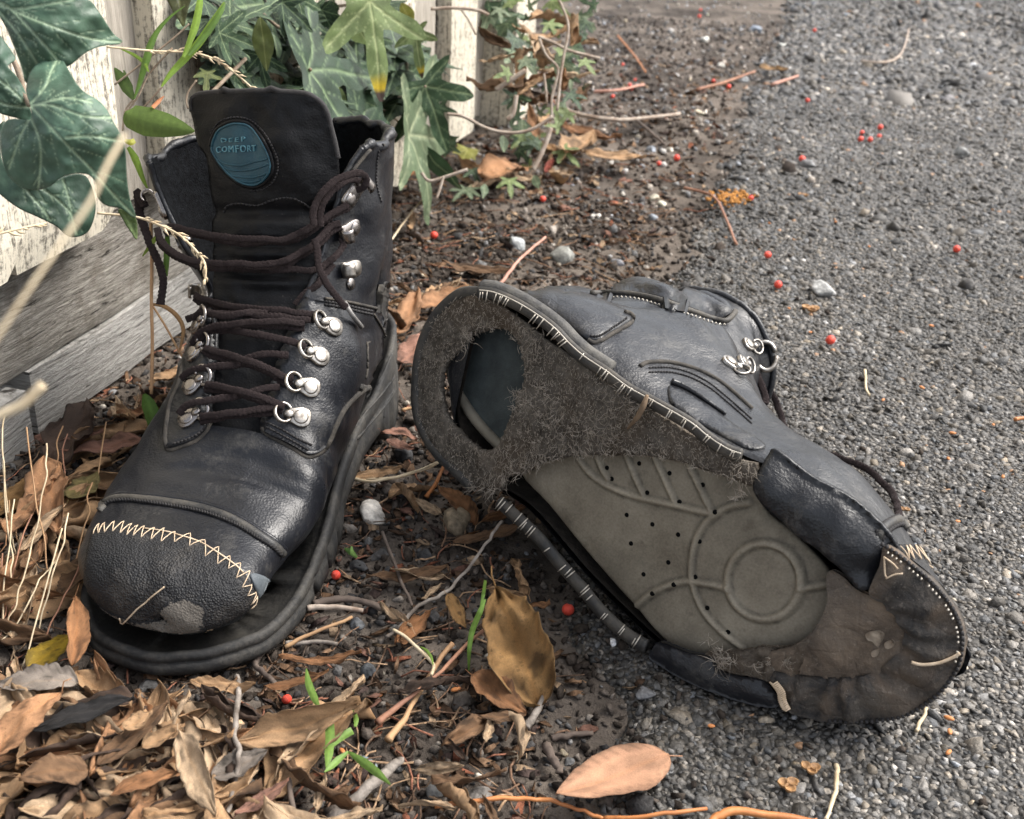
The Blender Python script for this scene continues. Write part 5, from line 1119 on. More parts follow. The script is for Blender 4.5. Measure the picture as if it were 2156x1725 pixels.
def second_veins(main, w, n=5, k=.45, spread=.8, L=.42):
    out = []
    P = smoothpath(main, 6); T = P[-1]-P[0]; ln = np.linalg.norm(T)
    for i in range(1, n+1):
        f = i/(n+1); p = P[int(f*(len(P)-1))]; t = P[min(int(f*(len(P)-1))+1, len(P)-1)]-p; t = t/(np.linalg.norm(t)+1e-9)
        for s in (-1, 1):
            a = s*spread; d = np.array([t[0]*math.cos(a)-t[1]*math.sin(a), t[0]*math.sin(a)+t[1]*math.cos(a)]); q = p+d*ln*L*(1-f*.7)
            out.append((np.array([p, p+(q-p)*.5+t*ln*.03, q+t*ln*.08]), k))
    return out
def ivy_shape(kind, r):
    """outline and veins of one ivy leaf, petiole at origin, tip along +x, length 1"""
    if kind == 'star':   tips = [(0, 1.0), (52, .74), (112, .44)]; sin_ = [(23, .30), (82, .25)]; base = .10
    elif kind == 'broad': tips = [(0, .95), (48, .72), (105, .58)]; sin_ = [(27, .58), (78, .50)]; base = .16
    elif kind == 'narrow': tips = [(0, 1.0), (60, .60), (115, .32)]; sin_ = [(20, .30), (88, .20)]; base = .08
    else: tips = [(0, 1.0)]; sin_ = []; base = .05
    if kind == 'lance':
        o = [(0, 0), (.12, .10), (.32, .19), (.55, .20), (.8, .10), (1, 0), (.8, -.10), (.55, -.20), (.32, -.19), (.12, -.10)]; return smoothpath(np.array(o)*[1, 1], 4, True), [(np.array([(0, 0), (.5, .01), (1, 0)]), 1.0)]
    def pol(a, rr): return np.array([rr*math.cos(math.radians(a)), rr*math.sin(math.radians(a))])
    half = {}
    pts = []
    for s in (1, -1):
        L = []; jt = r.uniform(.9, 1.1, 3)
        for i, (a, rr) in enumerate(tips):
            rr = rr*jt[i] if i else rr; a2 = a+r.uniform(-5, 5) if i else a
            if i: L += [pol(a2-9, rr*.80), pol(a2-2, rr*.97), pol(a2+2, rr*.98), pol(a2+11, rr*.76)]
            else: L += [pol(1.5, rr*.985), pol(5, rr*.84), pol(11, rr*.64)]
            if i < len(sin_): L.append(pol(sin_[i][0]+r.uniform(-3, 3), sin_[i][1]*r.uniform(.92, 1.08)))
        L += [pol(140, tips[-1][1]*.42), pol(165, base)]; half[s] = [p*np.array([1, s]) for p in L]
    o = [pol(0, 1.0)]+half[1]+half[-1][::-1]; o = smoothpath(o, 3, True); veins = []
    for i, (a, rr) in enumerate(tips):
        for s in ((1,) if i == 0 else (1, -1)): ml = np.array([(0, 0), pol(a, rr*.5)*[1, s]+[0, .0], pol(a, rr*.97)*[1, s]]); veins.append((ml, 1.0 if i < 2 else .8)); veins += second_veins(ml, 1, 4 if i == 0 else 3, .42, .75, .34)
    return o, veins
IVYC = dict(dark=((.022, .044, .024), (.18, .25, .13)), mid=((.040, .074, .037), (.24, .31, .165)), light=((.14, .19, .070), (.38, .43, .21)), pale=((.11, .15, .085), (.36, .40, .25)), yellow=((.26, .26, .055), (.42, .40, .15)), olive=((.075, .095, .025), (.2, .22, .08)))
def ivy_mesh(kind, colr, seed, n=30, tipc=None):
    r = np.random.default_rng(seed); o, veins = ivy_shape(kind, r); V2, F, loops = fill2d(o, (), 1.0/n)
    b, v = IVYC[colr]; c, m = vein_cols(V2, veins, b, v, .0095, seed=seed)
    if tipc is not None:
        k = np.clip((V2[:, 0]-.72)/.12+.2*fbm(V2[:, 0]*9, V2[:, 1]*9, seed, 2), 0, 1)[:, None]; c = c*(1-k)+np.array((.50, .36, .02))*k
        k = np.clip((V2[:, 0]-.86)/.05+.3*fbm(V2[:, 0]*14, V2[:, 1]*14, seed+3, 2), 0, 1)[:, None]; c = c*(1-k)+np.array((.045, .025, .018))*k
    rr = np.hypot(V2[:, 0], V2[:, 1]); z = -.16*V2[:, 0]**2*r.uniform(.3, 1.2)+.10*np.abs(V2[:, 1])*r.uniform(-.3, 1)+.035*fbm(V2[:, 0]*3, V2[:, 1]*3, seed, 2)-.010*m
    V = np.concatenate([V2, z[:, None]], 1); return mesh_of('leaf', V, F, MAT['ivy'], True, c)
def place(me, name, P0, P1, up, parent=None, wide=1.0, roll=0.0):
    """put a unit leaf mesh with its foot at P0 and its tip at P1, face turned towards up"""
    P0 = np.asarray(P0); X = np.asarray(P1)-P0; L = np.linalg.norm(X); X = X/L; Z = np.asarray(up, float); Z = Z-X*(Z@X); Z /= np.linalg.norm(Z); Y = np.cross(Z, X)
    c, s = math.cos(roll), math.sin(roll); Y, Z = Y*c+Z*s, Z*c-Y*s
    o = bpy.data.objects.new(name, me); COL.objects.link(o); off = np.zeros(3); p = parent
    while p is not None: off = off+np.array(p.location); p = p.parent
    M_ = np.eye(4); M_[:3, 0] = X*L; M_[:3, 1] = Y*L*wide; M_[:3, 2] = Z*L; M_[:3, 3] = P0-off
    if parent is not None: o.parent = parent
    o.matrix_basis = Matrix(M_.tolist()); return o
def fdep(x, y, off):
    P = on_plane(x, y, FO+FN*off, FN); d = (P-CP)@CF
    if d <= 0 or d > 3: d = 3.0
    g = (gz(x, y, .01)-CP)@CF if y > -300 else 9
    return min(d, g)
ivy1 = empty('ivy_plant', fw(.45, 0, .05)); tag(ivy1, 'dark green ivy climbing the fence behind the standing boot', 'ivy')
_cache = {}
def ivy(kind, colr, seed, tipc=None):
    k = (kind, colr, seed, tipc)
    if k not in _cache: _cache[k] = ivy_mesh(kind, colr, seed, 50, tipc)
    return _cache[k]
def z8(x, y): return (327.4+.3644*x, .3644*y)
def zr(x, y): return (785.6+.2429*x, .2429*y)
#        foot              tip            off0  off1  kind colour seed roll
IV = [(z8(895, 405), z8(1285, 440), .075, .085, 'star', 'dark', 1, .1), (z8(1240, 10), z8(1322, 585), .085, .10, 'star', 'light', 2, -.2), (z8(1500, 180), z8(1525, 440), .07, .08, 'narrow', 'light', 3, .5), (z8(1560, 500), z8(1702, 890), .075, .09, 'star', 'mid', 4, -.1),
      (z8(1490, 785), z8(1790, 830), .075, .085, 'star', 'pale', 5, .5), (z8(1185, 700), z8(1475, 755), .06, .075, 'broad', 'dark', 6, .2), (z8(735, 15), z8(925, 190), .06, .075, 'star', 'dark', 7, .1), (z8(368, 190), z8(605, 275), .065, .08, 'star', 'mid', 8, .2), (z8(430, 135), z8(670, 15), .055, .07, 'star', 'mid', 9, -.3),
      (z8(605, 100), z8(640, 410), .08, .085, 'lance', 'olive', 10, .2), (z8(300, 420), z8(290, 540), .06, .065, 'narrow', 'olive', 11, .1), (z8(600, 320), z8(655, 545), .055, .06, 'star', 'dark', 12, .3), (z8(520, 330), z8(560, 520), .04, .05, 'broad', 'dark', 13, .2), (z8(880, 330), z8(950, 250), .04, .05, 'broad', 'dark', 14, .2), (z8(960, 60), z8(1040, 210), .04, .05, 'broad', 'dark', 15, .4),
      (z8(1100, 80), z8(1260, 280), .05, .06, 'lance', 'light', 16, .3), (z8(1230, 320), z8(1200, 470), .04, .05, 'broad', 'dark', 17, .1), (z8(1400, 260), z8(1370, 420), .04, .05, 'broad', 'dark', 18, .2), (z8(1160, 560), z8(1180, 720), .05, .06, 'broad', 'mid', 19, .3), (z8(1060, 500), z8(1080, 660), .05, .055, 'lance', 'light', 20, .2), (z8(780, 200), z8(720, 330), .04, .05, 'star', 'dark', 21, .3), (z8(680, 250), z8(780, 330), .035, .05, 'broad', 'dark', 22, .2),
      (z8(820, -10), z8(980, 60), .06, .07, 'star', 'mid', 23, .2), (z8(480, 40), z8(330, 120), .05, .06, 'star', 'dark', 24, .2), (z8(300, 130), z8(330, 260), .05, .06, 'broad', 'dark', 25, .1), (z8(1420, 20), z8(1500, 170), .07, .075, 'lance', 'yellow', 26, .3), (z8(460, 440), z8(560, 560), .05, .06, 'star', 'mid', 27, .3), (z8(1640, 620), z8(1690, 760), .05, .06, 'star', 'mid', 28, .4), (z8(1380, 420), z8(1330, 560), .045, .05, 'broad', 'dark', 29, .2), (z8(1000, 560), z8(900, 640), .05, .06, 'star', 'dark', 30, .2), (z8(1540, 830), z8(1740, 1130), .07, .10, 'lance', 'mid', 31, 1.1),
      (z8(640, 560), z8(760, 500), .045, .05, 'star', 'dark', 32, .2), (z8(1330, 20), z8(1330, 120), .05, .06, 'broad', 'dark', 33, .2), (z8(1100, 330), z8(1010, 420), .04, .045, 'broad', 'dark', 34, .2), (z8(420, 300), z8(340, 380), .045, .05, 'star', 'dark', 35, .2), (z8(900, 120), z8(860, 250), .035, .04, 'star', 'dark', 36, .2), (z8(1480, 560), z8(1440, 700), .05, .055, 'star', 'dark', 37, .2), (z8(1250, 820), z8(1380, 900), .04, .05, 'star', 'dark', 38, .3)]
_ri = random.Random(5)
for _i in range(78):
    _x, _y = _ri.uniform(240, 1480), _ri.uniform(-40, 620); _a = _ri.uniform(0, 6.28); _L = _ri.uniform(100, 180)
    if _x < 380 and _y > 350: continue
    IV.append((z8(_x, _y), z8(_x+_L*math.cos(_a), _y+_L*math.sin(_a)*.8+40), _ri.uniform(.028, .04), _ri.uniform(.03, .05), _ri.choice(['star', 'broad', 'star']), _ri.choice(['dark', 'dark', 'mid']), 70+_i % 6, _ri.uniform(-.4, .4)))
for i, (a, b, o0, o1_, kind, colr, seed, roll) in enumerate(IV):
    P0 = at_dist(*a, fdep(*a, o0)); P1 = at_dist(*b, fdep(*b, o1_)); up = (CP-P0); up = up/np.linalg.norm(up)+np.array([.15, -.1, .45])
    place(ivy(kind, colr, seed, 1 if i in (1, 2) else None), 'leaf', P0, P1, up, ivy1, 1.0, roll)
def stem(px, offs, rad, parent, mat='stem', name='stem', zoff=None):
    P = np.array([at_dist(x, y, fdep(x, y, o)) for (x, y), o in zip(px, offs)]); return tube(name, smoothpath(P, 5), rad, MAT[mat], parent, 6)
for px, of in (([z8(250, 200), z8(500, 330), z8(700, 420), z8(900, 480), z8(1200, 560), z8(1500, 780)], (.03, .03, .03, .03, .03, .03)), ([z8(520, 340), z8(420, 440), z8(320, 540)], (.06, .06, .06)), ([z8(1240, 10), z8(1000, 40), z8(700, 20), z8(380, 0)], (.03, .03, .03, .03)), ([z8(1470, 20), z8(1440, 250), z8(1460, 500), z8(1450, 760), z8(1440, 950)], (.03, .03, .03, .03, .03)), ([z8(895, 405), z8(860, 360), z8(800, 380)], (.075, .05, .03)), ([z8(1080, 630), z8(1140, 680), z8(1185, 700)], (.03, .05, .06)), ([z8(1440, 510), z8(1500, 505), z8(1560, 500)], (.03, .06, .075)), ([z8(600, 60), z8(700, 150), z8(800, 190)], (.05, .05, .05))):
    stem(px, of, .0012, ivy1)
# young ivy and bare runners beside the fence post
ivy2 = empty('ivy_plant', gz(1120, 330)); tag(ivy2, 'straggling pale ivy with bare runners beside the fence post', 'ivy')
IV2 = [(zr(1240, 455), zr(1340, 640), 0, .0, 'star', 'pale', 41), (zr(1230, 440), zr(1120, 500), 0, 0, 'star', 'mid', 42), (zr(1690, 600), zr(1720, 760), 0, 0, 'star', 'pale', 43), (zr(1650, 520), zr(1780, 600), 0, 0, 'star', 'mid', 44), (zr(1780, 160), zr(1720, 390), 0, 0, 'star', 'pale', 45), (zr(1770, 150), zr(1900, 90), 0, 0, 'narrow', 'mid', 46), (zr(1160, 110), zr(1290, 290), 0, 0, 'star', 'mid', 47), (zr(1000, 130), zr(1160, 310), 0, 0, 'star', 'pale', 48), (zr(1550, 20), zr(1700, 130), 0, 0, 'star', 'light', 49), (zr(1480, 80), zr(1600, 300), 0, 0, 'lance', 'mid', 50), (zr(1400, 590), zr(1540, 580), 0, 0, 'lance', 'pale', 51), (zr(1300, 330), zr(1400, 380), 0, 0, 'star', 'light', 52), (zr(1100, 20), zr(1180, 130), 0, 0, 'broad', 'mid', 53), (zr(990, 10), zr(1010, 90), 0, 0, 'lance', 'mid', 54),
       (zr(800, 1640), zr(690, 1720), 0, 0, 'star', 'pale', 55), (zr(810, 1640), zr(930, 1690), 0, 0, 'star', 'pale', 56), (zr(860, 1480), zr(930, 1600), 0, 0, 'star', 'mid', 57), (zr(1180, 1560), zr(1200, 1700), 0, 0, 'star', 'light', 58), (zr(1350, 1460), zr(1370, 1380), 0, 0, 'narrow', 'light', 59), (zr(1390, 1520), zr(1430, 1620), 0, 0, 'lance', 'pale', 60), (zr(1130, 1170), zr(1140, 1310), 0, 0, 'lance', 'pale', 61), (zr(970, 1600), zr(960, 1700), 0, 0, 'lance', 'pale', 62), (zr(1290, 1040), zr(1300, 1140), 0, 0, 'lance', 'pale', 63), (zr(820, 1300), zr(760, 1420), 0, 0, 'broad', 'yellow', 64), (zr(620, 1250), zr(740, 1310), 0, 0, 'broad', 'mid', 65)]
for i, (a, b, _, _, kind, colr, seed) in enumerate(IV2):
    yb = max(a[1], b[1]); base = gz((a[0]+b[0])/2, max(300, min(yb+150, 420)), 0); d = (base-CP)@CF
    if yb > 330: d = (gz(a[0], yb+6, 0)-CP)@CF
    P0 = at_dist(*a, d); P1 = at_dist(*b, d-.015); place(ivy(kind, colr, seed), 'leaf', P0, P1, (CP-P0)/np.linalg.norm(CP-P0)+np.array([.1, 0, .5]), ivy2, 1.0, .2*((i % 5)-2))
_ri = random.Random(8); _pg = np.array([(1045, -20), (1265, -20), (1255, 110), (1215, 230), (1190, 330), (1090, 330), (1060, 200)])
_k = 0
while _k < 46:
    x_, y_ = _ri.uniform(1040, 1270), _ri.uniform(-20, 330)
    if not inside(np.array([[x_, y_]]), _pg)[0]: continue
    a_ = _ri.uniform(0, 6.28); l_ = _ri.uniform(24, 46); d = _ri.uniform(1.02, 1.22) if y_ < 250 else (gz(x_, y_+30, 0)-CP)@CF
    P0 = at_dist(x_, y_, d); P1 = at_dist(x_+l_*math.cos(a_), y_+l_*math.sin(a_)*.8+8, d-.01); place(ivy(_ri.choice(['star', 'star', 'narrow', 'broad']), _ri.choice(['mid', 'dark', 'pale', 'dark', 'light']), 70+_k % 6), 'leaf', P0, P1, (CP-P0)/np.linalg.norm(CP-P0)+np.array([_ri.uniform(-.4, .4), 0, .5]), ivy2, 1.0, _ri.uniform(-.5, .5)); _k += 1
MAT['runner'] = plain('pale_runner', (.42, .36, .30), (.24, .17, .125), 160, .8, .0005, 400)
def gstem(px, zs, rad, parent, mat, name='stem', seg=6):
    P = np.array([gz(x, y, z) for (x, y), z in zip(px, zs)]); return tube(name, smoothpath(P, 6), rad, MAT[mat], parent, seg)
for px, d, r_ in (([zr(1430, 320), zr(1560, 370), zr(1700, 440), zr(1850, 480), zr(1965, 510)], 1.05, .0022), ([zr(1590, -40), zr(1660, 110), zr(1692, 260), zr(1650, 500), zr(1620, 700), zr(1595, 960)], 1.0, .0018), ([zr(1440, 340), zr(1500, 480), zr(1590, 570), zr(1600, 650), zr(1550, 850), zr(1550, 1010)], 1.0, .0018), ([zr(640, 990), zr(780, 1010), zr(950, 1100), zr(1100, 1145), zr(1260, 1150), zr(1400, 1110), zr(1555, 1010)], .98, .0021), ([zr(1540, 1110), zr(1500, 1230), zr(1440, 1370), zr(1385, 1470)], .98, .0030), ([zr(1240, 830), zr(1215, 980), zr(1160, 1040)], 1.02, .0032), ([zr(1320, 610), zr(1200, 690), zr(1060, 780)], 1.03, .0032), ([zr(1480, 640), zr(1495, 760), zr(1505, 890)], 1.0, .0015), ([zr(820, 1470), zr(640, 1530), zr(490, 1570), zr(420, 1500)], .93, .0020), ([zr(610, 1530), zr(580, 1630), zr(550, 1720)], .90, .0016), ([zr(500, 80), zr(700, 70), zr(900, 90), zr(1000, 130)], 1.1, .0022), ([zr(760, 80), zr(830, 180), zr(890, 300)], 1.1, .0018)):
    P = np.array([at_dist(x, y, d) for x, y in px]); tube('runner', smoothpath(P, 6), r_*.72, MAT['runner'], ivy2, 6)
# big ivy leaves close to the camera, traced, gently cupped
ivy3 = empty('ivy_plant', at_dist(-40, 250, .45)*np.array([1, 1, 0])); tag(ivy3, 'large glossy ivy leaves with pale veins hanging at the upper left', 'ivy')
def z7(p): return np.array([(.3225*a, .3225*b) for a, b in p])
def traced_leaf(px, veins, d0, gx, gy, parent, base, vein, cup, seed, step=3.4, w=2.0):
    o = smoothpath(z7(px), 4, True); V2, F, loops = fill2d(o, (), step); vs = []
    for v in veins:
        ml = z7(v); vs.append((smoothpath(ml, 4), 1.0)); vs += second_veins(smoothpath(ml, 4), 1, 4, .40, .7, .26)
    c, m = vein_cols(V2, vs, base, vein, w, seed=seed); cen = V2.mean(0); q = (V2-cen)/130.0
    dep_ = d0+gx*(V2[:, 0]-cen[0])+gy*(V2[:, 1]-cen[1])+cup*(q**2).sum(1)+.0022*fbm(V2[:, 0]/70, V2[:, 1]/70, seed, 3)+.0007*m
    P = np.array([at_dist(x, y, d) for (x, y), d in zip(V2, dep_)]); Fr = F[:, ::-1]; N = vnormals(P, Fr)
    if (N*(CP-P)).sum() < 0: N = -N
    V, T = slab(P, Fr, N, [l[::-1] for l in loops], .0004); return mk('leaf', V, T, MAT['ivy'], parent, col=np.concatenate([c, c*.8]))
traced_leaf([(-90, -70), (300, -70), (560, -10), (640, 70), (700, 160), (745, 225), (800, 275), (700, 295), (620, 315), (540, 360), (470, 420), (400, 450), (300, 480), (175, 545), (140, 440), (80, 280), (0, 115), (-90, 60)], [[(-60, 0), (180, 110), (420, 200), (620, 260), (795, 276)], [(-60, 20), (100, 200), (200, 350), (270, 470)], [(-40, 10), (60, 50), (250, 250), (420, 440)], [(-60, 20), (90, 60), (300, 30), (480, 0)], [(-60, 30), (60, 250), (160, 500)]], .40, .00003, .00005, ivy3, (.052, .096, .062), (.30, .39, .26), .010, 1)
traced_leaf([(-90, 120), (0, 230), (80, 340), (100, 390), (52, 432), (110, 500), (165, 600), (192, 690), (205, 790), (100, 770), (0, 742), (-90, 700)], [[(190, 700), (90, 600), (-60, 480)], [(190, 700), (60, 690), (-80, 640)]], .415, .0001, 0, ivy3, (.062, .115, .080), (.32, .42, .29), .012, 2)
traced_leaf([(30, 790), (0, 900), (15, 1060), (100, 1180), (260, 1240), (350, 1190), (450, 1145), (560, 1150), (618, 1280), (622, 1390), (585, 1500), (520, 1545), (440, 1542), (370, 1480), (250, 1420), (120, 1360), (0, 1270), (-60, 1200), (-60, 900)], [[(120, 1150), (300, 1250), (450, 1380), (500, 1530)], [(410, 1170), (450, 1300), (470, 1420)], [(100, 1160), (250, 1330), (330, 1440)]], .445, .0001, .00002, ivy3, (.032, .062, .042), (.20, .27, .18), .010, 3)
traced_leaf([(170, 600), (180, 520), (210, 450), (280, 390), (350, 365), (400, 382), (440, 442), (490, 530), (550, 600), (640, 655), (700, 720), (742, 800), (800, 900), (822, 1000), (828, 1150), (850, 1300), (888, 1425), (790, 1365), (690, 1342), (640, 1290), (625, 1200), (582, 1145), (500, 1135), (400, 1160), (340, 1210), (260, 1240), (150, 1232), (60, 1155), (15, 1050), (2, 900), (30, 800), (100, 775), (200, 782), (196, 690)], [[(196, 690), (320, 820), (450, 960), (600, 1110), (740, 1270), (880, 1415)], [(196, 685), (350, 690), (560, 760), (800, 770)], [(196, 685), (300, 560), (330, 480), (370, 395)], [(205, 780), (260, 930), (265, 1080), (250, 1225)], [(200, 760), (130, 900), (60, 1100)], [(430, 900), (600, 890), (800, 925)], [(210, 690), (430, 640), (600, 670)]], .388, .00002, .00003, ivy3, (.064, .115, .078), (.33, .43, .28), .013, 4)
traced_leaf([(770, 1370), (830, 1385), (880, 1420), (895, 1500), (890, 1560), (850, 1510), (800, 1430)], [[(790, 1380), (850, 1460), (890, 1550)]], .44, 0, 0, ivy3, (.07, .11, .03), (.18, .24, .09), .002, 5)
traced_leaf([(1090, -40), (1240, -40), (1235, 30), (1215, 110), (1198, 172), (1165, 130), (1120, 60)], [[(1165, -40), (1180, 60), (1196, 165)]], .60, 0, 0, ivy3, (.045, .05, .018), (.12, .13, .05), .004, 6)
for px, d in (([(196, 690), (150, 620), (60, 580), (-60, 560)], .41), ([(-60, 250), (60, 350), (130, 500), (180, 720), (200, 800)], .43)):
    tube('stem', smoothpath(np.array([at_dist(x*.3225, y*.3225, d+.012) for x, y in px]), 5), .0011, MAT['stem'], ivy3, 6)
# broad-leaved grass and the ovate leaf between pickets and boot
def blade(name, px, wpx, depth, parent, col, fold=.25, mat='green', vein=None):
    """ribbon leaf through image points with widths (image units) at camera depths"""
    P2 = smoothpath(px, 7); n = len(P2); f = np.linspace(0, 1, n); w = np.interp(f, np.linspace(0, 1, len(wpx)), wpx); d = np.interp(f, np.linspace(0, 1, len(depth)), depth)
    T = np.gradient(P2, axis=0); T /= np.linalg.norm(T, axis=1, keepdims=True)+1e-9; N2_ = np.stack([-T[:, 1], T[:, 0]], 1); rows = []; cols = []
    for i in range(n):
        for k in (-1, -.5, 0, .5, 1): q = P2[i]+N2_[i]*w[i]*.5*k; rows.append(at_dist(q[0], q[1], d[i]+abs(k)*fold*w[i]*.5*d[i]/FPX)); cols.append(np.array(col)*(1.25 if k == 0 else .92+.1*((i*7+int(k*2)) % 3)))
    V = np.array(rows); F = grid_faces(5, n); return mk(name, V, F, MAT[mat], parent, col=np.array(cols))
gr = empty('grass_plant', gz(300, 800)*np.array([1, 1, 0])); tag(gr, 'bright green broad-bladed grass rising beside the pale pickets', 'grass')
def z0(*p): return [(.1943*a, .1943*b) for a, b in p]
G1c = (.15, .24, .035); G2c = (.07, .13, .022)
for px, w, c in ((z0((1455, 1070), (1520, 880), (1590, 640), (1640, 470), (1720, 320), (1850, 180), (2005, 65)), (3, 11, 17, 15, 10, 6, 1), G2c), (z0((1750, 940), (1850, 800), (1990, 650), (2150, 470), (2300, 250), (2430, 20)), (4, 12, 17, 18, 16, 2), G1c), (z0((1990, 620), (2110, 300), (2160, 60), (2170, -60)), (8, 17, 15, 8), G1c), (z0((2040, 600), (2250, 350), (2390, 130), (2440, 30)), (7, 15, 12, 2), G2c),
                 (z0((1450, 1080), (1380, 960), (1300, 830), (1240, 735)), (6, 24, 22, 2), (.045, .08, .018)), (z0((1435, 1080), (1400, 940), (1340, 760)), (4, 16, 2), (.05, .085, .02)), (z0((1610, 780), (1560, 680), (1440, 590), (1300, 530)), (3, 8, 7, 1), G1c), (z0((1370, 1230), (1480, 1220), (1600, 1200), (1655, 1160)), (4, 12, 14, 4), (.16, .19, .03)), (z0((1655, 1165), (1720, 1100), (1780, 1040)), (9, 9, 1), (.30, .12, .05))):
    blade('blade', px, w, (.56, .57), gr, c)
blade('broad_leaf', z0((1355, 1215), (1420, 1260), (1600, 1320), (1800, 1360), (1980, 1400), (2110, 1425)), (4, 50, 62, 52, 30, 2), (.56, .555), gr, (.085, .135, .03), .5)
for px in (z0((1360, 1230), (1500, 1040), (1620, 800), (1870, 520)), z0((1330, 1420), (1360, 1200), (1450, 1080)), z0((1480, 1230), (1600, 1120), (1760, 940)), z0((1240, 920), (1500, 720), (1900, 400), (2050, 260)), z0((2130, 870), (2040, 1000), (2020, 1100), (2040, 1180))):
    tube('stalk', smoothpath(np.array([at_dist(x, y, .565) for x, y in px]), 5), .0005, MAT['stem'], gr, 5)
for px, w, c in (([(270, 310), (285, 335), (300, 375), (312, 400)], (8, 16, 10, 2), G1c), ([(262, 296), (275, 300), (284, 296)], (6, 14, 10), (.28, .28, .04)), ([(352, 480), (352, 520), (350, 560), (352, 582)], (5, 14, 12, 2), G2c), ([(335, 492), (318, 515), (300, 540)], (8, 11, 2), (.14, .2, .03)), ([(303, 830), (312, 850), (322, 880), (318, 908)], (6, 30, 34, 8), (.06, .12, .02))):
    blade('blade', px, w, (.575, .58), gr, c)
# dry seeding grass stalks
MAT['straw'] = plain('straw', (.62, .52, .36), (.42, .32, .20), 120, .8, .0003, 400); MAT['redstem'] = plain('reddish_stem', (.34, .17, .10), (.22, .11, .075), 120, .75, .0003, 400); MAT['tanstem'] = plain('tan_stem', (.40, .25, .13), (.30, .17, .09), 100, .75, .0003, 400)
def seedhead(label, px, d, rad=.00055, spk=26, group=None):
    e_ = empty('grass_stalk', gz(px[0][0], max(px[0][1], 700))*np.array([1, 1, 0])); tag(e_, label, 'grass stalk', group); P = smoothpath(np.array([at_dist(x, y, dd) for (x, y), dd in zip(px, d)]), 8); tube('stalk', P, rad, MAT['straw'], e_, 5); r = np.random.default_rng(abs(int(px[0][0]))); a = Acc()
    for i in range(spk):
        f = .25+.75*i/spk; k = int(f*(len(P)-2)); p = P[k]; t = P[k+1]-P[k]; t /= np.linalg.norm(t); s = r.normal(0, 1, 3); s -= t*(s@t); s /= np.linalg.norm(s); L = r.uniform(.002, .005); a.tube(np.array([p, p+t*L*.4+s*L*.35, p+t*L+s*L*.6]), np.array([.0003, .0006, .0001]), 5)
    a.build('spikelets', MAT['straw'], e_); return e_
seedhead('pale seeding grass stalk arching across the left side of the boot cuff', [(205, 449), (285, 457), (330, 472), (376, 494), (415, 531), (432, 560), (430, 600)], [.50, .50, .495, .49, .485, .48, .48])
seedhead('pale seeding grass stalk arching over the ivy above the boot', [(225, 99), (327, 108), (415, 113), (473, 138), (539, 193)], [.55, .56, .57, .58, .59])
seedhead('short pale seed stalk crossing the pale picket at left edge', [(-20, 497), (40, 482), (97, 470)], [.46, .47, .48], .0005, 8)
b_ = tube('grass_stalk', smoothpath(np.array([at_dist(x, y, d) for (x, y), d in zip([(262, 285), (225, 350), (190, 425), (130, 510), (60, 610), (-20, 730)], [.155, .152, .15, .148, .146, .145])]), 6), .00032, MAT['straw'], None, 6); tag(b_, 'blurred straw stalk close to the camera crossing the big ivy leaf', 'grass stalk')
b_ = tube('grass_stalk', smoothpath(np.array([at_dist(x, y, d) for (x, y), d in zip([(90, 810), (50, 850), (10, 870), (-30, 890)], [.19, .19, .19, .19])]), 6), .0009, MAT['straw'], None, 6); tag(b_, 'blurred straw tip in front of the grey gravel board', 'grass stalk')
# stems standing in the corner by the board
def zc(*p): return [(.2847*a, 884+.2847*b) for a, b in p]
STM = [(zc((345, 150), (338, 300), (300, 560), (230, 900), (170, 1150), (115, 1350), (60, 1560)), 'straw', 'pale upright grass stem nearest the grey board'), (zc((38, -60), (35, 200), (35, 600), (70, 1000), (75, 1200), (40, 1420)), 'straw', 'pale stem along the left picture edge'), (zc((800, 0), (770, 200), (740, 400), (720, 620)), 'tanstem', 'brown stem standing behind the toe of the upright boot'), (zc((525, 690), (470, 900), (400, 1150), (330, 1420), (250, 1620)), 'straw', 'straw stem leaning in front of the curled brown leaf'), (zc((640, 960), (560, 1130), (480, 1300), (390, 1500), (280, 1720)), 'redstem', 'reddish stem leaning against the toe of the boot'), (zc((240, 700), (150, 900), (90, 1150), (30, 1330)), 'redstem', 'reddish stem at the foot of the grey board'), (zc((410, 1030), (330, 1150), (260, 1270), (130, 1500), (20, 1640)), 'straw', 'bent straw stem over the leaf litter'), (zc((230, 1210), (140, 1330), (50, 1480), (-20, 1620)), 'redstem', 'short reddish stem low at the left edge'), (zc((330, 1430), (460, 1320), (560, 1230)), 'straw', 'short straw lying towards the boot toe'), (zc((0, 1000), (30, 1200), (40, 1330), (30, 1500)), 'redstem', 'thin red stem in the lower left litter'), (zc((450, 60), (420, 250), (410, 370)), 'tanstem', 'short brown stem against the lower board'), (zc((485, 120), (465, 300), (455, 480)), 'redstem', 'second short stem against the lower board'), (zc((145, 440), (300, 480), (430, 530), (520, 570), (535, 690)), 'tanstem', 'arched brown stem over the olive leaf')]
def _wob(n, k): return np.stack([vn(np.arange(n)*.33, np.full(n, k+.5), q) for q in (1, 2, 3)], -1)
_rs = random.Random(4); _w = ['near the left edge', 'beside the curled brown leaf', 'under the grey board', 'beside the toe of the boot', 'in front of the olive leaf', 'over the yellow leaf']
for _i in range(6):
    x_, y_ = _rs.uniform(-10, 200), _rs.uniform(1150, 1420); h_ = _rs.uniform(120, 330); l_ = _rs.uniform(-60, 90)
    STM.append(([(x_+l_, y_-h_), (x_+l_*.7, y_-h_*.66), (x_+l_*.25+_rs.uniform(-8, 8), y_-h_*.3), (x_, y_)], _rs.choice(['straw', 'redstem', 'tanstem', 'straw']), '%s fine grass stem %s' % (['long', 'short', 'leaning'][_i // 2], _w[_i % 6])))
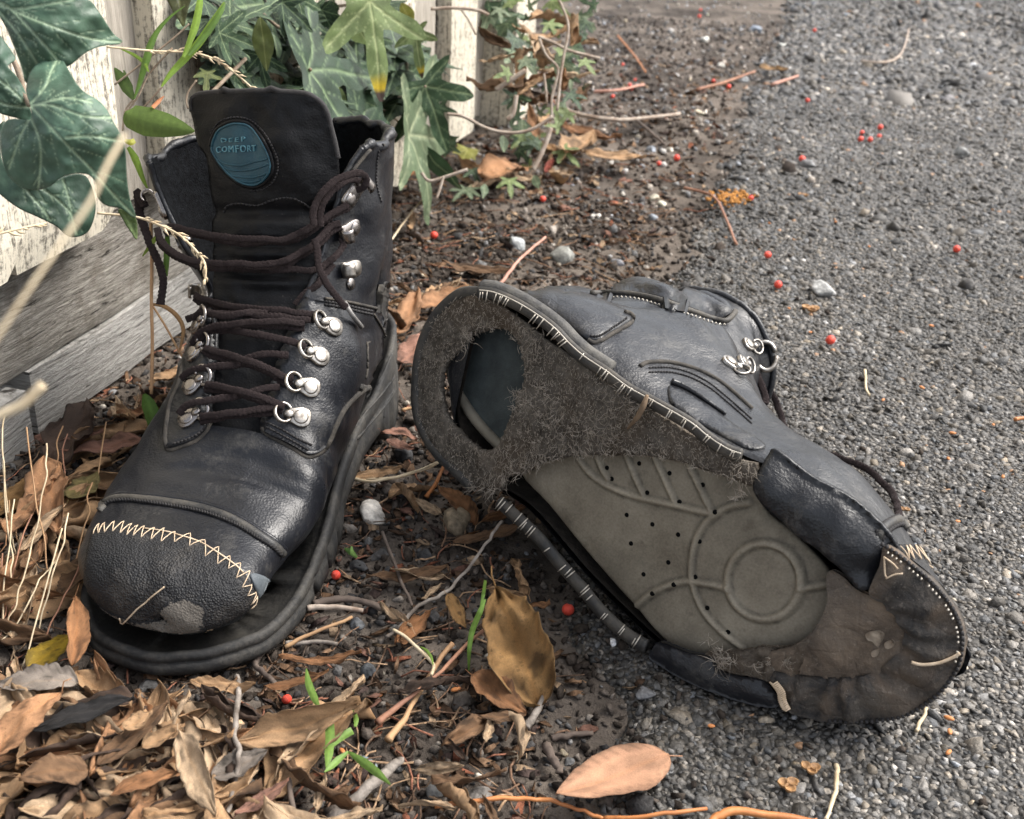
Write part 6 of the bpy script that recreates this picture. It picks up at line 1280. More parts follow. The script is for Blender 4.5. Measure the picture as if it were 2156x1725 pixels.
for i, (px, m_, lb) in enumerate(STM):
    d = [(gz(px[-1][0], max(px[-1][1], 1080), .0)-CP)@CF-.01+.03*(1-k/(len(px)-1)) for k in range(len(px))]
    o = tube('grass_stalk', smoothpath(np.array([at_dist(x, y, dd) for (x, y), dd in zip(px, d)]), 6)+.0015*_wob(len(smoothpath(np.array(px), 6)), i), .0004, MAT[m_], None, 5); tag(o, lb, 'grass stalk')
o = empty('dry_grass', gz(320, 840)*np.array([1, 1, 0])); tag(o, 'tan dry grass stalk with a folded leaf between board and boot', 'grass')
tube('stalk', smoothpath(np.array([at_dist(x, y, .585) for x, y in [(318, 470), (320, 560), (319, 640), (321, 720), (319, 830)]]), 5), .0009, MAT['tanstem'], o, 5)
blade('folded_leaf', [(320, 641), (345, 645), (372, 665), (386, 695), (378, 740)], (5, 9, 10, 9, 3), (.585, .58), o, (.22, .13, .06), .4, 'dry')
tube('stalk', smoothpath(np.array([at_dist(x, y, .58) for x, y in [(322, 645), (350, 690), (380, 745), (400, 775)]]), 5), .0006, MAT['tanstem'], o, 5)
# young grass in the foreground
def gblade(name, px, wpx, zs, parent, col, fold=.3):
    d = [(gz(x, y, z)-CP)@CF for (x, y), z in zip(px, zs)]; return blade(name, px, wpx, d, parent, col, fold)
sp_ = empty('grass_sprout', gz(700, 1560)); tag(sp_, 'bright green grass seedling with crossed blades in the foreground soil', 'grass')
for px, w in (([(645, 1408), (650, 1440), (662, 1470), (672, 1490)], (2, 16, 16, 4)), ([(692, 1511), (695, 1550), (692, 1590), (688, 1622)], (20, 20, 18, 2)), ([(742, 1538), (718, 1552), (698, 1568), (680, 1576)], (16, 17, 12, 1)), ([(733, 1583), (712, 1600), (697, 1614), (683, 1626)], (5, 15, 13, 1)), ([(733, 1583), (765, 1605), (795, 1628), (822, 1652)], (4, 20, 18, 2)), ([(745, 1495), (750, 1515), (748, 1530)], (5, 11, 6))):
    gblade('blade', px, w, [.012]*len(px), sp_, (.13, .22, .045))
s2 = empty('grass_sprout', gz(990, 1412)); tag(s2, 'single green grass blade beside the big golden-brown leaf', 'grass'); gblade('blade', [(987, 1412), (988, 1370), (994, 1330), (1010, 1290), (1022, 1262)], (3, 9, 12, 12, 3), [.0, .012, .02, .03, .035], s2, (.17, .29, .06)); gblade('blade', [(1012, 1280), (1018, 1250), (1022, 1222)], (4, 8, 6), [.03, .035, .045], s2, (.14, .24, .05))
s3 = empty('grass_sprout', gz(913, 1402)); tag(s3, 'thin yellow-green seedling stem lying on the soil between the boots', 'grass'); tube('stalk', smoothpath([gz(x, y, .006) for x, y in [(828, 1326), (852, 1340), (876, 1362), (900, 1385), (913, 1402), (908, 1422)]], 5), .0008, MAT['straw'], s3, 5); gblade('blade', [(885, 1362), (898, 1370), (908, 1384), (912, 1400)], (2, 7, 6, 2), [.008]*4, s3, (.16, .26, .05))
s4 = empty('grass_sprout', gz(738, 1165)); tag(s4, 'tiny green seedling by the right side of the standing boot', 'grass'); gblade('blade', [(725, 1155), (738, 1162), (750, 1172)], (3, 14, 6), [.006]*3, s4, (.10, .19, .05)); gblade('blade', [(740, 1150), (742, 1165), (752, 1174)], (3, 10, 5), [.008]*3, s4, (.13, .22, .06))
# ------------------------------------------------------------------ fallen leaves, berries, pebbles, twigs
DRYC = dict(tan=(.49, .305, .165), pale=(.60, .43, .275), orange=(.46, .245, .125), rust=(.30, .145, .065), brown=(.20, .115, .062), dark=(.085, .054, .038), grey=(.26, .22, .185), pink=(.36, .19, .135), yellow=(.50, .33, .03), gold=(.30, .17, .065), black=(.028, .026, .026), olive=(.22, .18, .07), red=(.30, .07, .045), peach=(.60, .335, .205))
def dry_mesh(colr, seed, shape='lance', curl=.6, bend=.3, twist=.0, n=34, m=15, crumple=.03, rag=1.0):
    r = np.random.default_rng(seed); f = np.linspace(0, 1, n); k = np.linspace(-1, 1, m); Fm, K = np.meshgrid(f, k, indexing='ij')
    if shape == 'lance': w = .16*np.sin(math.pi*f**.85)**.8*(1-.15*f)
    elif shape == 'ovate': w = .25*np.sin(math.pi*f**.72)**.75
    else: w = .09*np.sin(math.pi*f)**.6
    w = w*(1+.05*vn(f*9, f*0+seed, seed)); w[0] = w[-1] = .004
    edge = 1+rag*(.16*vn(Fm*9+seed, np.sign(K)*3, seed+5)+.10*vn(Fm*26+seed, np.sign(K)*5, seed+6))*np.clip((np.abs(K)-.4)/.6, 0, 1)
    a = K*w[:, None]*edge                                   # arc length across
    cu = curl*(1+.5*vn(Fm*3, Fm*0+seed, seed+1)); R_ = np.where(np.abs(cu) < .05, 20, .20/np.maximum(np.abs(cu), .05))
    y = R_*np.sin(a/R_); z = R_*(1-np.cos(a/R_))*np.sign(curl if curl else 1)
    tw = twist*Fm; y, z = y*np.cos(tw)-z*np.sin(tw), y*np.sin(tw)+z*np.cos(tw)
    th = bend*(Fm-.5)*2; rad = 1/max(abs(bend)*2, .05); x = .5+np.where(abs(bend) < .03, Fm-.5, np.sin(th)*rad*1.0); zb = (1-np.cos(th))*rad*(1 if bend > 0 else -1)
    if abs(bend) < .03: zb = Fm*0
    z = z+zb+crumple*fbm(Fm*4+seed, K*1.6, seed+2, 3)+.035*rag*np.abs(K)*vn(Fm*7, np.sign(K)*3+seed, seed+8)+.012*rag*fbm(Fm*16+seed, K*5, seed+4, 2)-.006*np.exp(-(K/.12)**2)
    V = np.stack([x-x.min(), y, z], -1).reshape(-1, 3); base = np.array(DRYC[colr])
    var = .5+.5*fbm(Fm*5+seed, K*2.5, seed+3, 4); c = base[None, None]*(.62+.62*var[..., None])
    dk = np.clip(1.8*(fbm(Fm*7+seed, K*3, seed+7, 4)-.30), 0, 1)[..., None]; c = c*(1-.62*dk*rag); ed_ = np.clip((np.abs(K)-.82)/.18, 0, 1)[..., None]; c = c*(1-.30*ed_)
    rib = np.exp(-(K*w[:, None]/.012)**2)[..., None]; c = c*(1-.35*rib)+base*np.array([1.25, 1.1, .9])*.35*rib
    ph = (Fm*11-np.abs(K)*2.2); side_ = (np.abs((ph % 1)-.5) < .09)[..., None]*.28; z_v = 0; c = c*(1-side_)
    if colr == 'yellow': g = np.clip(.8-Fm*1.6+.4*fbm(Fm*4, K*2, seed, 2), 0, 1)[..., None]; c = c*(1-g*.8)+np.array((.20, .15, .06))*g*.8
    Fq = grid_faces(m, n); V3 = V; N = vnormals(V3, Fq); nn = len(V3)
    lp = list(range(m))+[i*m+m-1 for i in range(1, n)]+[(n-1)*m+i for i in range(m-2, -1, -1)]+[i*m for i in range(n-2, 0, -1)]
    Vs, T = slab(V3, Fq, N, [lp], .0035)
    pet, pf = tube_data(np.array([(-.14, .02, -.03), (-.06, .0, -.012), (.03, 0, V[m//2][2]), (.2, 0, V[(n//5)*m+m//2][2]-.004)]), np.array([.006, .006, .007, .004]), 5, v0=len(Vs))
    Vs = np.concatenate([Vs, pet]); T += pf; cc = np.concatenate([c.reshape(-1, 3), c.reshape(-1, 3)*.75, np.tile(base*.8, (len(pet), 1))])
    return mesh_of('dry_leaf', Vs, T, MAT['dry'], True, cc)
LEAFN = [0]
def hero(p0, p1, z0, z1, colr, label, shape='lance', curl=.6, bend=.3, twist=0.0, roll=0.0, wide=1.0, seed=None, crumple=.03, group=None, name='dry_leaf', cat='leaf', flatedge=0):
    LEAFN[0] += 1; seed = seed or LEAFN[0]*13+1; me = dry_mesh(colr, seed, shape, curl, bend, twist, crumple=crumple, rag=0.15 if flatedge else 1.0)
    A_ = gz(*p0, z0); B_ = gz(*p1, z1); o = place(me, name, A_, B_, (0, -.12, 1), None, wide, roll); tag(o, label, cat, group); return o
HERO = [
 ((58, 1408), (160, 1333), .012, .016, 'yellow', 'yellow leaf with brown base beside the toe of the standing boot', dict(shape='ovate', curl=.3, bend=.1, wide=1.1)),
 ((165, 1245), (160, 1395), .030, .020, 'rust', 'orange-brown curled leaf pressed against the left side of the boot toe', dict(curl=.9, bend=-.3, wide=1.0, roll=-.6)),
 ((165, 1425), (280, 1500), .004, .008, 'tan', 'crumpled tan leaf in front of the toe of the standing boot', dict(shape='ovate', curl=1.1, bend=.3)),
 ((-10, 1440), (165, 1432), .016, .016, 'grey', 'broad grey leaf at the left picture edge', dict(shape='ovate', curl=.7, bend=-.2)),
 ((125, 1442), (-25, 1585), .028, .020, 'orange', 'big orange-tan leaf with a hooked stalk at the left edge', dict(shape='lance', curl=.5, bend=-.5, wide=1.5)),
 ((60, 1538), (284, 1472), .014, .016, 'black', 'blackened narrow leaf strip among the tan leaves', dict(shape='strip', curl=.6, bend=.1, wide=1.2)),
 ((262, 1540), (322, 1498), .018, .018, 'tan', 'small torn tan leaf end lying on the black strip', dict(shape='ovate', curl=.8, wide=1.3)),
 ((205, 1616), (356, 1485), .012, .016, 'brown', 'long dark brown leaf sloping up below the boot toe', dict(curl=.8, bend=.2)),
 ((380, 1618), (228, 1672), .016, .014, 'rust', 'smooth rust-brown leaf near the bottom of the litter', dict(curl=.7, bend=-.2, wide=1.1)),
 ((378, 1546), (456, 1722), .020, .012, 'pale', 'pale twisted leaf pointing down in the lower litter', dict(curl=1.2, bend=.2, twist=.8, wide=1.2)),
 ((300, 1578), (392, 1528), .016, .018, 'tan', 'folded tan leaf in the middle of the litter', dict(curl=1.3, shape='ovate')),
 ((498, 1572), (762, 1480), .010, .020, 'tan', 'long twisted tan leaf reaching over the green seedling', dict(curl=1.6, bend=.15, twist=1.6, wide=.95)),
 ((40, 1632), (190, 1612), .020, .016, 'brown', 'wide chocolate-brown leaf in the lower left corner', dict(shape='ovate', curl=.6, bend=-.3, wide=1.3)),
 ((446, 1640), (566, 1584), .010, .012, 'grey', 'grey-brown leaf under the vertical twig', dict(shape='ovate', curl=.5, wide=1.1)),
 ((495, 1720), (610, 1645), .008, .010, 'pink', 'narrow purplish leaf by the bottom edge', dict(shape='strip', curl=.9, wide=1.4)),
 ((1040, 1225), (1140, 1490), .030, .006, 'gold', 'big golden-brown leaf standing between the boots', dict(shape='ovate', curl=1.1, bend=-.55, wide=1.15, roll=.3, crumple=.09)),
 ((994, 1420), (1108, 1505), .012, .006, 'rust', 'brown leaf with dark midrib under the big golden leaf', dict(shape='ovate', curl=.6, bend=.1)),
 ((1010, 1512), (1108, 1508), .006, .006, 'brown', 'jagged dark leaf scrap below the big golden leaf', dict(shape='strip', curl=.5, wide=1.6)),
 ((1405, 1594), (1168, 1678), .006, .010, 'peach', 'flat orange-pink leaf lying alone at the edge of the asphalt', dict(shape='ovate', curl=.22, bend=.12, wide=.86, crumple=.012, flatedge=1)),
 ((804, 903), (884, 920), .020, .014, 'pink', 'pink curled leaf behind the heel of the standing boot', dict(curl=1.1, bend=-.5, wide=1.2)),
 ((812, 930), (872, 948), .010, .006, 'pink', 'reddish leaf piece under the pink curled leaf', dict(shape='ovate', curl=.4)),
 ((728, 1008), (850, 992), .006, .010, 'tan', 'narrow tan leaf lying between the two boots', dict(shape='strip', curl=.9, wide=1.7)),
 ((925, 1020), (1006, 1104), .020, .004, 'rust', 'glossy brown leaf under the heel of the fallen boot', dict(shape='ovate', curl=.8, bend=-.3)),
 ((772, 1222), (945, 1200), .004, .008, 'brown', 'thin brown strip of leaf on the soil between the boots', dict(shape='strip', curl=.8, wide=.9, twist=.6)),
 ((955, 1148), (1098, 1110), .006, .012, 'brown', 'brown leaf running under the edge of the fallen boot', dict(shape='strip', curl=1.0, wide=1.3)),
 ((940, 1252), (980, 1325), .016, .004, 'gold', 'torn brown leaf left of the big golden leaf', dict(shape='ovate', curl=.7)),
 ((74, 930), (222, 912), .016, .018, 'pink', 'pinkish-brown leaf lying along the foot of the board', dict(curl=.6, wide=1.0)),
 ((305, 925), (130, 955), .018, .014, 'pink', 'long smooth pink-brown leaf pointing from the boot to the board', dict(curl=.5, bend=.1, wide=1.05)),
 ((96, 972), (128, 1135), .024, .016, 'orange', 'tall crumpled brown leaf hanging over the corner litter', dict(curl=1.2, bend=.2, twist=.7, wide=1.2)),
 ((145, 1055), (208, 1000), .016, .018, 'olive', 'olive leaf with a dark midrib beside the vamp of the boot', dict(shape='ovate', curl=.3, wide=1.3)),
 ((-12, 1090), (72, 1005), .010, .02, 'gold', 'mustard leaf under the end of the near gravel board', dict(shape='ovate', curl=.3, wide=1.2)),
 ((806, 640), (850, 690), .030, .008, 'brown', 'dark curled leaf behind the ankle of the standing boot', dict(shape='ovate', curl=.9, bend=-.3)),
 ((834, 712), (880, 618), .006, .016, 'orange', 'orange curled leaf strip behind the ankle of the standing boot', dict(shape='strip', curl=1.0, wide=1.7, bend=.2)),
 ((845, 772), (905, 700), .006, .014, 'pink', 'pale pink-brown leaf between heel and fallen boot', dict(shape='ovate', curl=.5)),
 ((880, 655), (985, 612), .006, .012, 'orange', 'faded orange leaf just above the heel of the fallen boot', dict(shape='ovate', curl=.5)),
 ((1114, 350), (1012, 362), .016, .020, 'orange', 'smooth tan-orange leaf at the foot of the ivy', dict(shape='ovate', curl=.7, bend=-.25, wide=1.3)),
 ((1230, 325), (1362, 335), .012, .014, 'tan', 'pale tan leaf lying on the bare soil behind the fallen boot', dict(shape='lance', curl=.4, wide=1.2)),
 ((848, 370), (905, 350), .02, .02, 'rust', 'brown leaf leaning against the foot of the fence', dict(shape='ovate', curl=.9, bend=-.3)),
 ((1598, 146), (1660, 150), .012, .012, 'gold', 'brown leaf at the border of soil and asphalt far back', dict(shape='ovate', curl=.7, wide=1.3)),
 ((1180, 270), (1310, 300), .012, .008, 'rust', 'brown leaf under the pale runner', dict(shape='lance', curl=.7)), ((1130, 300), (1110, 215), .01, .05, 'orange', 'upright tan leaf among the ivy runners', dict(shape='lance', curl=.6)), ((1190, 330), (1250, 290), .01, .014, 'tan', 'crumpled tan leaf beside the ivy runners', dict(shape='ovate', curl=1.0)), ((1150, 365), (1165, 335), .01, .02, 'red', 'dull red curled leaf at the tip of the white runner', dict(shape='ovate', curl=1.2)),
 ((930, 560), (1075, 575), .006, .006, 'brown', 'thin brown leaf strips behind the fallen boot', dict(shape='strip', curl=.7, wide=1.2)), ((560, 1455), (700, 1420), .004, .010, 'rust', 'thin curved brown leaf under the right side of the boot toe', dict(shape='strip', curl=.8, bend=.4)), ((590, 1395), (772, 1388), .004, .008, 'rust', 'long curved pinkish strip in front of the boot', dict(shape='strip', curl=.9, bend=.5, wide=.8)), ((400, 1440), (540, 1450), .014, .012, 'tan', 'shrivelled tan leaf just under the outsole', dict(curl=1.6, twist=.8, crumple=.06)), ((180, 1180), (130, 1260), .012, .014, 'brown', 'brown leaf left of the boot toe', dict(shape='ovate', curl=.6)), ((436, 1330), (468, 1312), .012, .014, 'pale', 'small dry scrap caught between sole and toe', dict(shape='strip', curl=1.2, wide=2.0))]
for p0, p1, z0_, z1_, c_, lb, kw in HERO: hero(p0, p1, z0_, z1_, c_, lb, **kw)
# the mass of the litter: individual leaves from a set of shapes
r2 = random.Random(17); VAR = []; SHW_ = dict(lance='narrow', ovate='broad', strip='stringy')
for i in range(26):
    c_ = ['tan', 'brown', 'rust', 'pale', 'dark', 'tan', 'pale', 'tan', 'dark', 'pale', 'orange', 'brown', 'tan'][i % 13]
    VAR.append((c_, SHW_[['lance', 'ovate', 'lance', 'strip'][i % 4]], dry_mesh(c_, 300+i, ['lance', 'ovate', 'lance', 'strip'][i % 4], r2.uniform(.9, 3.0), r2.uniform(-.8, .7), r2.choice([0, .8, 1.4, -1.1]), crumple=r2.uniform(.04, .10))))
poly1 = np.array([(-40, 1060), (70, 1010), (150, 960), (280, 920), (240, 1010), (190, 1100), (170, 1200), (165, 1300), (190, 1390), (300, 1440), (480, 1440), (560, 1500), (590, 1600), (640, 1760), (-40, 1760)])
CW = dict(tan='tan', brown='brown', rust='rusty', dark='dark brown', orange='orange-tan', grey='grey', pale='pale', pink='pinkish', gold='golden')
LMK = [((58, 1390), 'yellow leaf'), ((162, 1330), 'orange-brown leaf by the toe'), ((220, 1445), 'crumpled tan leaf under the toe'), ((80, 1436), 'broad grey leaf'), ((55, 1510), 'big orange-tan leaf'), ((170, 1505), 'black leaf strip'), ((280, 1550), 'long dark brown leaf'), ((300, 1645), 'smooth rust-brown leaf'), ((415, 1635), 'pale twisted leaf'), ((345, 1550), 'folded tan leaf'), ((500, 1500), 'tall greyish twig'), ((115, 1622), 'chocolate-brown leaf'), ((505, 1612), 'grey-brown leaf'), ((550, 1685), 'narrow purplish leaf'), ((150, 920), 'pinkish-brown leaf by the board'), ((220, 940), 'long pink-brown leaf'), ((112, 1050), 'tall crumpled leaf in the corner'), ((176, 1028), 'olive leaf'), ((30, 1048), 'mustard leaf'), ((155, 1220), 'brown leaf left of the toe'), ((690, 1580), 'green seedling'), ((870, 1450), 'red-brown stalk'), ((780, 1075), 'white stone'), ((962, 1112), 'tan stone'), ((1290, 1637), 'flat orange-pink leaf'), ((770, 1660), 'grey bark twig'), ((1012, 1668), 'round grey pebble'), ((880, 1273), 'wavy grey root'), ((1062, 355), 'tan-orange leaf by the ivy'), ((1143, 417), 'berry by the ivy seedlings'), ((845, 910), 'pink curled leaf'), ((835, 660), 'dark leaf behind the ankle'), ((860, 730), 'orange strip behind the ankle'), ((320, 870), 'green leaf beside the boot'), ((320, 640), 'folded tan grass'), ((930, 630), 'faded orange leaf'), ((880, 360), 'brown leaf at the fence'), ((1215, 310), 'crumpled tan leaf by the runners'), ((820, 1210), 'thin brown strip')]
USED = {}; SOLEPX = np.array([(170, 1290), (200, 1370), (240, 1405), (330, 1428), (450, 1415), (570, 1378), (640, 1320), (700, 1250), (600, 1200), (300, 1250)], float)
def scatter_leaves(poly, n, L, zr_, group, seed, where, lift=0):
    r = random.Random(seed); lo = poly.min(0); hi = poly.max(0); k = 0
    while k < n:
        x, y = r.uniform(lo[0], hi[0]), r.uniform(lo[1], hi[1])
        if not inside(np.array([[x, y]]), poly)[0]: continue
        A_ = gz(x, y, 0); c_, sw_, me = r.choice(VAR); l = r.uniform(*L); a = r.uniform(0, 6.283); z = r.uniform(*zr_)+float(gh(A_[0], A_[1])); dz = r.uniform(-.006, .008)
        P0 = np.array([A_[0], A_[1], max(z, .004)])
        if lift: P0 = at_dist(x, y, r.uniform(1.04, 1.2)); dz = r.uniform(-.03, .03)
        if P0[2] < .004: P0 = gz(x, y, .006)
        P1 = P0+np.array([math.cos(a)*l, math.sin(a)*l, dz]); P1[2] = max(P1[2], .004)
        lq = LF.l((P0+P1)/2); rq = RF.l((P0+P1)/2)
        if (-.02 < lq[0] < .300 and abs(lq[1]) < .066): continue
        pq = proj(np.array([P0, (P0+P1)/2, P1])); 
        if seed == 3 and (inside(pq, SOLEPX) | (seg_dist(pq, SOLEPX) < 22)).any(): continue
        fo_2 = min((P0-FO)@FN, (P1-FO)@FN)
        if fo_2 < .03: continue
        o = place(me, 'dry_leaf', P0, P1, (r.uniform(-.35, .35), r.uniform(-.5, .2), 1), None, r.uniform(.85, 1.3), r.uniform(-.7, .7)); 
        pm = proj((P0+P1)/2); dd = [(math.hypot(pm[0]-q[0][0], pm[1]-q[0][1]), q) for q in LMK]; dd.sort(key=lambda q: q[0]); lab = None
        for q in dd[:4]:
            dx, dy = pm[0]-q[1][0][0], pm[1]-q[1][0][1]; rel = ('right of' if dx > 0 else 'left of') if abs(dx) > abs(dy) else ('below' if dy > 0 else 'above')
            cand = '%s %s dry leaf %s the %s' % (sw_, CW[c_], rel, q[1][1])
            if cand not in USED: lab = cand; break
        if lab is None:
            for q in dd[4:]:
                dx, dy = pm[0]-q[1][0][0], pm[1]-q[1][0][1]; rel = 'between boot and' if False else ('lower right of' if dx > 0 and dy > 0 else 'lower left of' if dy > 0 else 'upper right of' if dx > 0 else 'upper left of')
                cand = '%s %s dry leaf %s the %s' % (sw_, CW[c_], rel, q[1][1])
                if cand not in USED: lab = cand; break
        USED[lab] = 1; tag(o, lab, 'leaf', group); k += 1
scatter_leaves(poly1, 150, (.030, .062), (-.003, .010), 'loose leaves of the litter', 3, 'buried in the litter left of and below the standing boot')
poly2 = np.array([(560, 1470), (760, 1420), (960, 1420), (1100, 1520), (1150, 1740), (620, 1740)]); scatter_leaves(poly2, 14, (.016, .032), (-.003, .001), 'loose scraps on the soil', 5, 'scrap on the dark soil in the foreground')
poly3 = np.array([(740, 1000), (900, 960), (1080, 1150), (1120, 1300), (820, 1380), (740, 1250)]); scatter_leaves(poly3, 12, (.014, .030), (-.003, .001), 'loose scraps between the boots', 6, 'scrap on the soil between the boots')
poly4 = np.array([(840, 420), (1180, 290), (1260, 330), (1180, 400), (900, 440), (850, 560)]); scatter_leaves(poly4, 22, (.02, .05), (-.002, .006), 'leaves under the ivy', 7, 'lying under the ivy runners')
poly7 = np.array([(1060, 60), (1240, 40), (1235, 150), (1200, 300), (1080, 320)]); scatter_leaves(poly7, 26, (.03, .06), (.0, .0), 'dead leaves hanging in the ivy', 12, 'x', lift=1)
poly5 = np.array([(840, 620), (1000, 580), (1010, 606), (900, 700), (860, 900), (830, 900)]); scatter_leaves(poly5, 10, (.018, .04), (-.002, .006), 'leaves behind the heel', 8, 'lying behind the heels of the boots')
poly6 = np.array([(100, 900), (220, 780), (400, 650), (410, 700), (300, 900), (160, 950)]); scatter_leaves(poly6, 16, (.02, .045), (-.002, .008), 'leaves along the board', 9, 'in the shade along the gravel board')
# berries
t = NT('red_berry'); n1 = t.noise(140, 3); t.bump(t.noise(500, 2), .0002); MAT['berry'] = t.set(t.mix(n1, (.70, .035, .022), (.78, .11, .06)), .32, 0, .5)
MAT['calyx'] = plain('berry_calyx', (.03, .018, .012), (.06, .035, .02), 300, .9)
def berry_mesh():
    s = 16; prof = [(.02, -1), (.38, -.93), (.72, -.70), (.93, -.37), (1, 0), (.93, .38), (.72, .70), (.42, .90), (.18, .93), (.03, .86)]; V = []; F = []
    for rr, h in prof: V += [(rr*math.cos(a), rr*math.sin(a), h) for a in np.linspace(0, 2*math.pi, s, endpoint=False)]
    for i in range(len(prof)-1): F += [(i*s+j, i*s+(j+1) % s, (i+1)*s+(j+1) % s, (i+1)*s+j) for j in range(s)]
    F += [tuple(range(s))[::-1], tuple((len(prof)-1)*s+j for j in range(s))]; return mesh_of('berry', V, F, MAT['berry'])
BM = berry_mesh()
def calyx_mesh():
    V = [(0, 0, .80)]; F = []
    for j in range(10): a = j*math.pi/5; rr = .30 if j % 2 == 0 else .12; V.append((rr*math.cos(a), rr*math.sin(a), .97 if j % 2 == 0 else .92))
    F = [(0, 1+j, 1+(j+1) % 10) for j in range(10)]; return mesh_of('calyx', V, F, MAT['calyx'])
CM = calyx_mesh()
BER = [(1475, 20, 'topmost red berry, at the upper edge of the bare soil'), (1473, 31, 'red berry touching the topmost one'), (1311, 139, 'red berry at the top of the small group beside the ivy'), (1338, 158, 'red berry at the right of the small group beside the ivy'), (1327, 168, 'small red berry in the middle of the group beside the ivy'), (1329, 181, 'lowest red berry of the group beside the ivy'), (1503, 165, 'red berry left of the reddish twig on the soil'), (1535, 175, 'red berry lying on the reddish twig'), (1715, 64, 'lone red berry far back on the asphalt'), (1700, 213, 'orange-red berry with a stalk on the asphalt'), (1815, 280, 'orange berry at the top of the cluster on the asphalt'), (1812, 294, 'left berry of the cluster on the asphalt'), (1832, 295, 'lower middle berry of the cluster on the asphalt'), (1851, 288, 'right berry of the cluster on the asphalt'), (1853, 270, 'upper right berry of the cluster on the asphalt'), (1688, 339, 'larger of two red berries by a grey stone'), (1709, 344, 'smaller of two red berries by a grey stone'), (1425, 331, 'red berry beside the pale tan leaf on the soil'), (1388, 337, 'small dull berry between tan leaf and red berry'), (1143, 417, 'red berry in front of the ivy seedlings'), (1581, 418, 'red berry beside the orange moss flakes'), (914, 482, 'red berry on the soil behind the standing boot'), (1616, 540, 'red berry behind the cuff of the fallen boot'), (1637, 607, 'large red berry right of the fallen boot cuff'), (1747, 723, 'red berry on the asphalt right of the eyelets'), (2014, 525, 'lone red berry at the right of the asphalt'), (1197, 1273, 'red berry in the shade under the fallen boot'), (874, 664, 'pinkish berry behind the heel of the standing boot'), (707, 1198, 'red berry half hidden at the side of the standing boot'), (602, 1442, 'crushed red berry below the toe of the standing boot'), (1290, 202, 'dull red berry on the thin twig beside the ivy')]
for i, (x, y, lb) in enumerate(BER):
    A_ = gz(x, y, .0033); s = .0033*(.85+.3*((i*37) % 10)/10); 
    if 'small' in lb or 'smaller' in lb: s *= .75
    if 'large' in lb: s *= 1.15
    if 'crushed' in lb or 'half hidden' in lb or 'pinkish' in lb: s *= .7
    g_ = float(gh(A_[0], A_[1])); o = bpy.data.objects.new('berry', BM); COL.objects.link(o); o.location = (A_[0], A_[1], g_+s*1.0+.001); o.scale = (s, s, s*.95); o.rotation_euler = (random.uniform(-1.2, 1.2), random.uniform(-1.2, 1.2), i); tag(o, lb, 'berry', 'fallen red berries')
    c_ = bpy.data.objects.new('calyx', CM); COL.objects.link(c_); c_.parent = o
# pebbles
MAT['pebble'] = vcol('pebble_stone', .75, 220, .5, .0012, 380, .35)
def pebble(x, y, wpx, hpx, col, label, seed, sq=.62, ang=0.0, rough=.16, group=None, lift=.35):
    r = np.random.default_rng(seed); bm = bmesh.new(); bmesh.ops.create_icosphere(bm, subdivisions=3, radius=1.0); V = np.array([v.co[:] for v in bm.verts]); F = [tuple(v.index for v in f.verts) for f in bm.faces]; bm.free()
    for _ in range(13):                                               # knock flat facets into it
        d = r.normal(0, 1, 3); d /= np.linalg.norm(d); h = r.uniform(.52, .85); k = V@d; V = V-np.maximum(k-h, 0)[:, None]*d*.85
    V *= 1+rough*.5*fbm(V[:, 0]*2+seed, V[:, 1]*2+V[:, 2]*1.7, seed, 3)[:, None]
    G_ = gz(x, y, 0); sc = (G_-CP)@CF/FPX; a = wpx*.5*sc; b = hpx*.5*sc*1.25; V = V*np.array([a, max(b, a*.6), a*sq]); c, s = math.cos(ang), math.sin(ang); V = np.stack([V[:, 0]*c-V[:, 1]*s, V[:, 0]*s+V[:, 1]*c, V[:, 2]], 1)
    g_ = float(gh(G_[0], G_[1])); P = G_+np.array([0, 0, g_+a*sq*lift]); v = .5+.5*fbm(V[:, 0]/a*2.5, V[:, 1]/a*2.5+V[:, 2]/a, seed+4, 4); cc = np.array(col)[None]*(.55+.8*v[:, None]); o = mk('pebble', V+P, F, MAT['pebble'], None, col=cc); tag(o, label, 'stone', group); return o
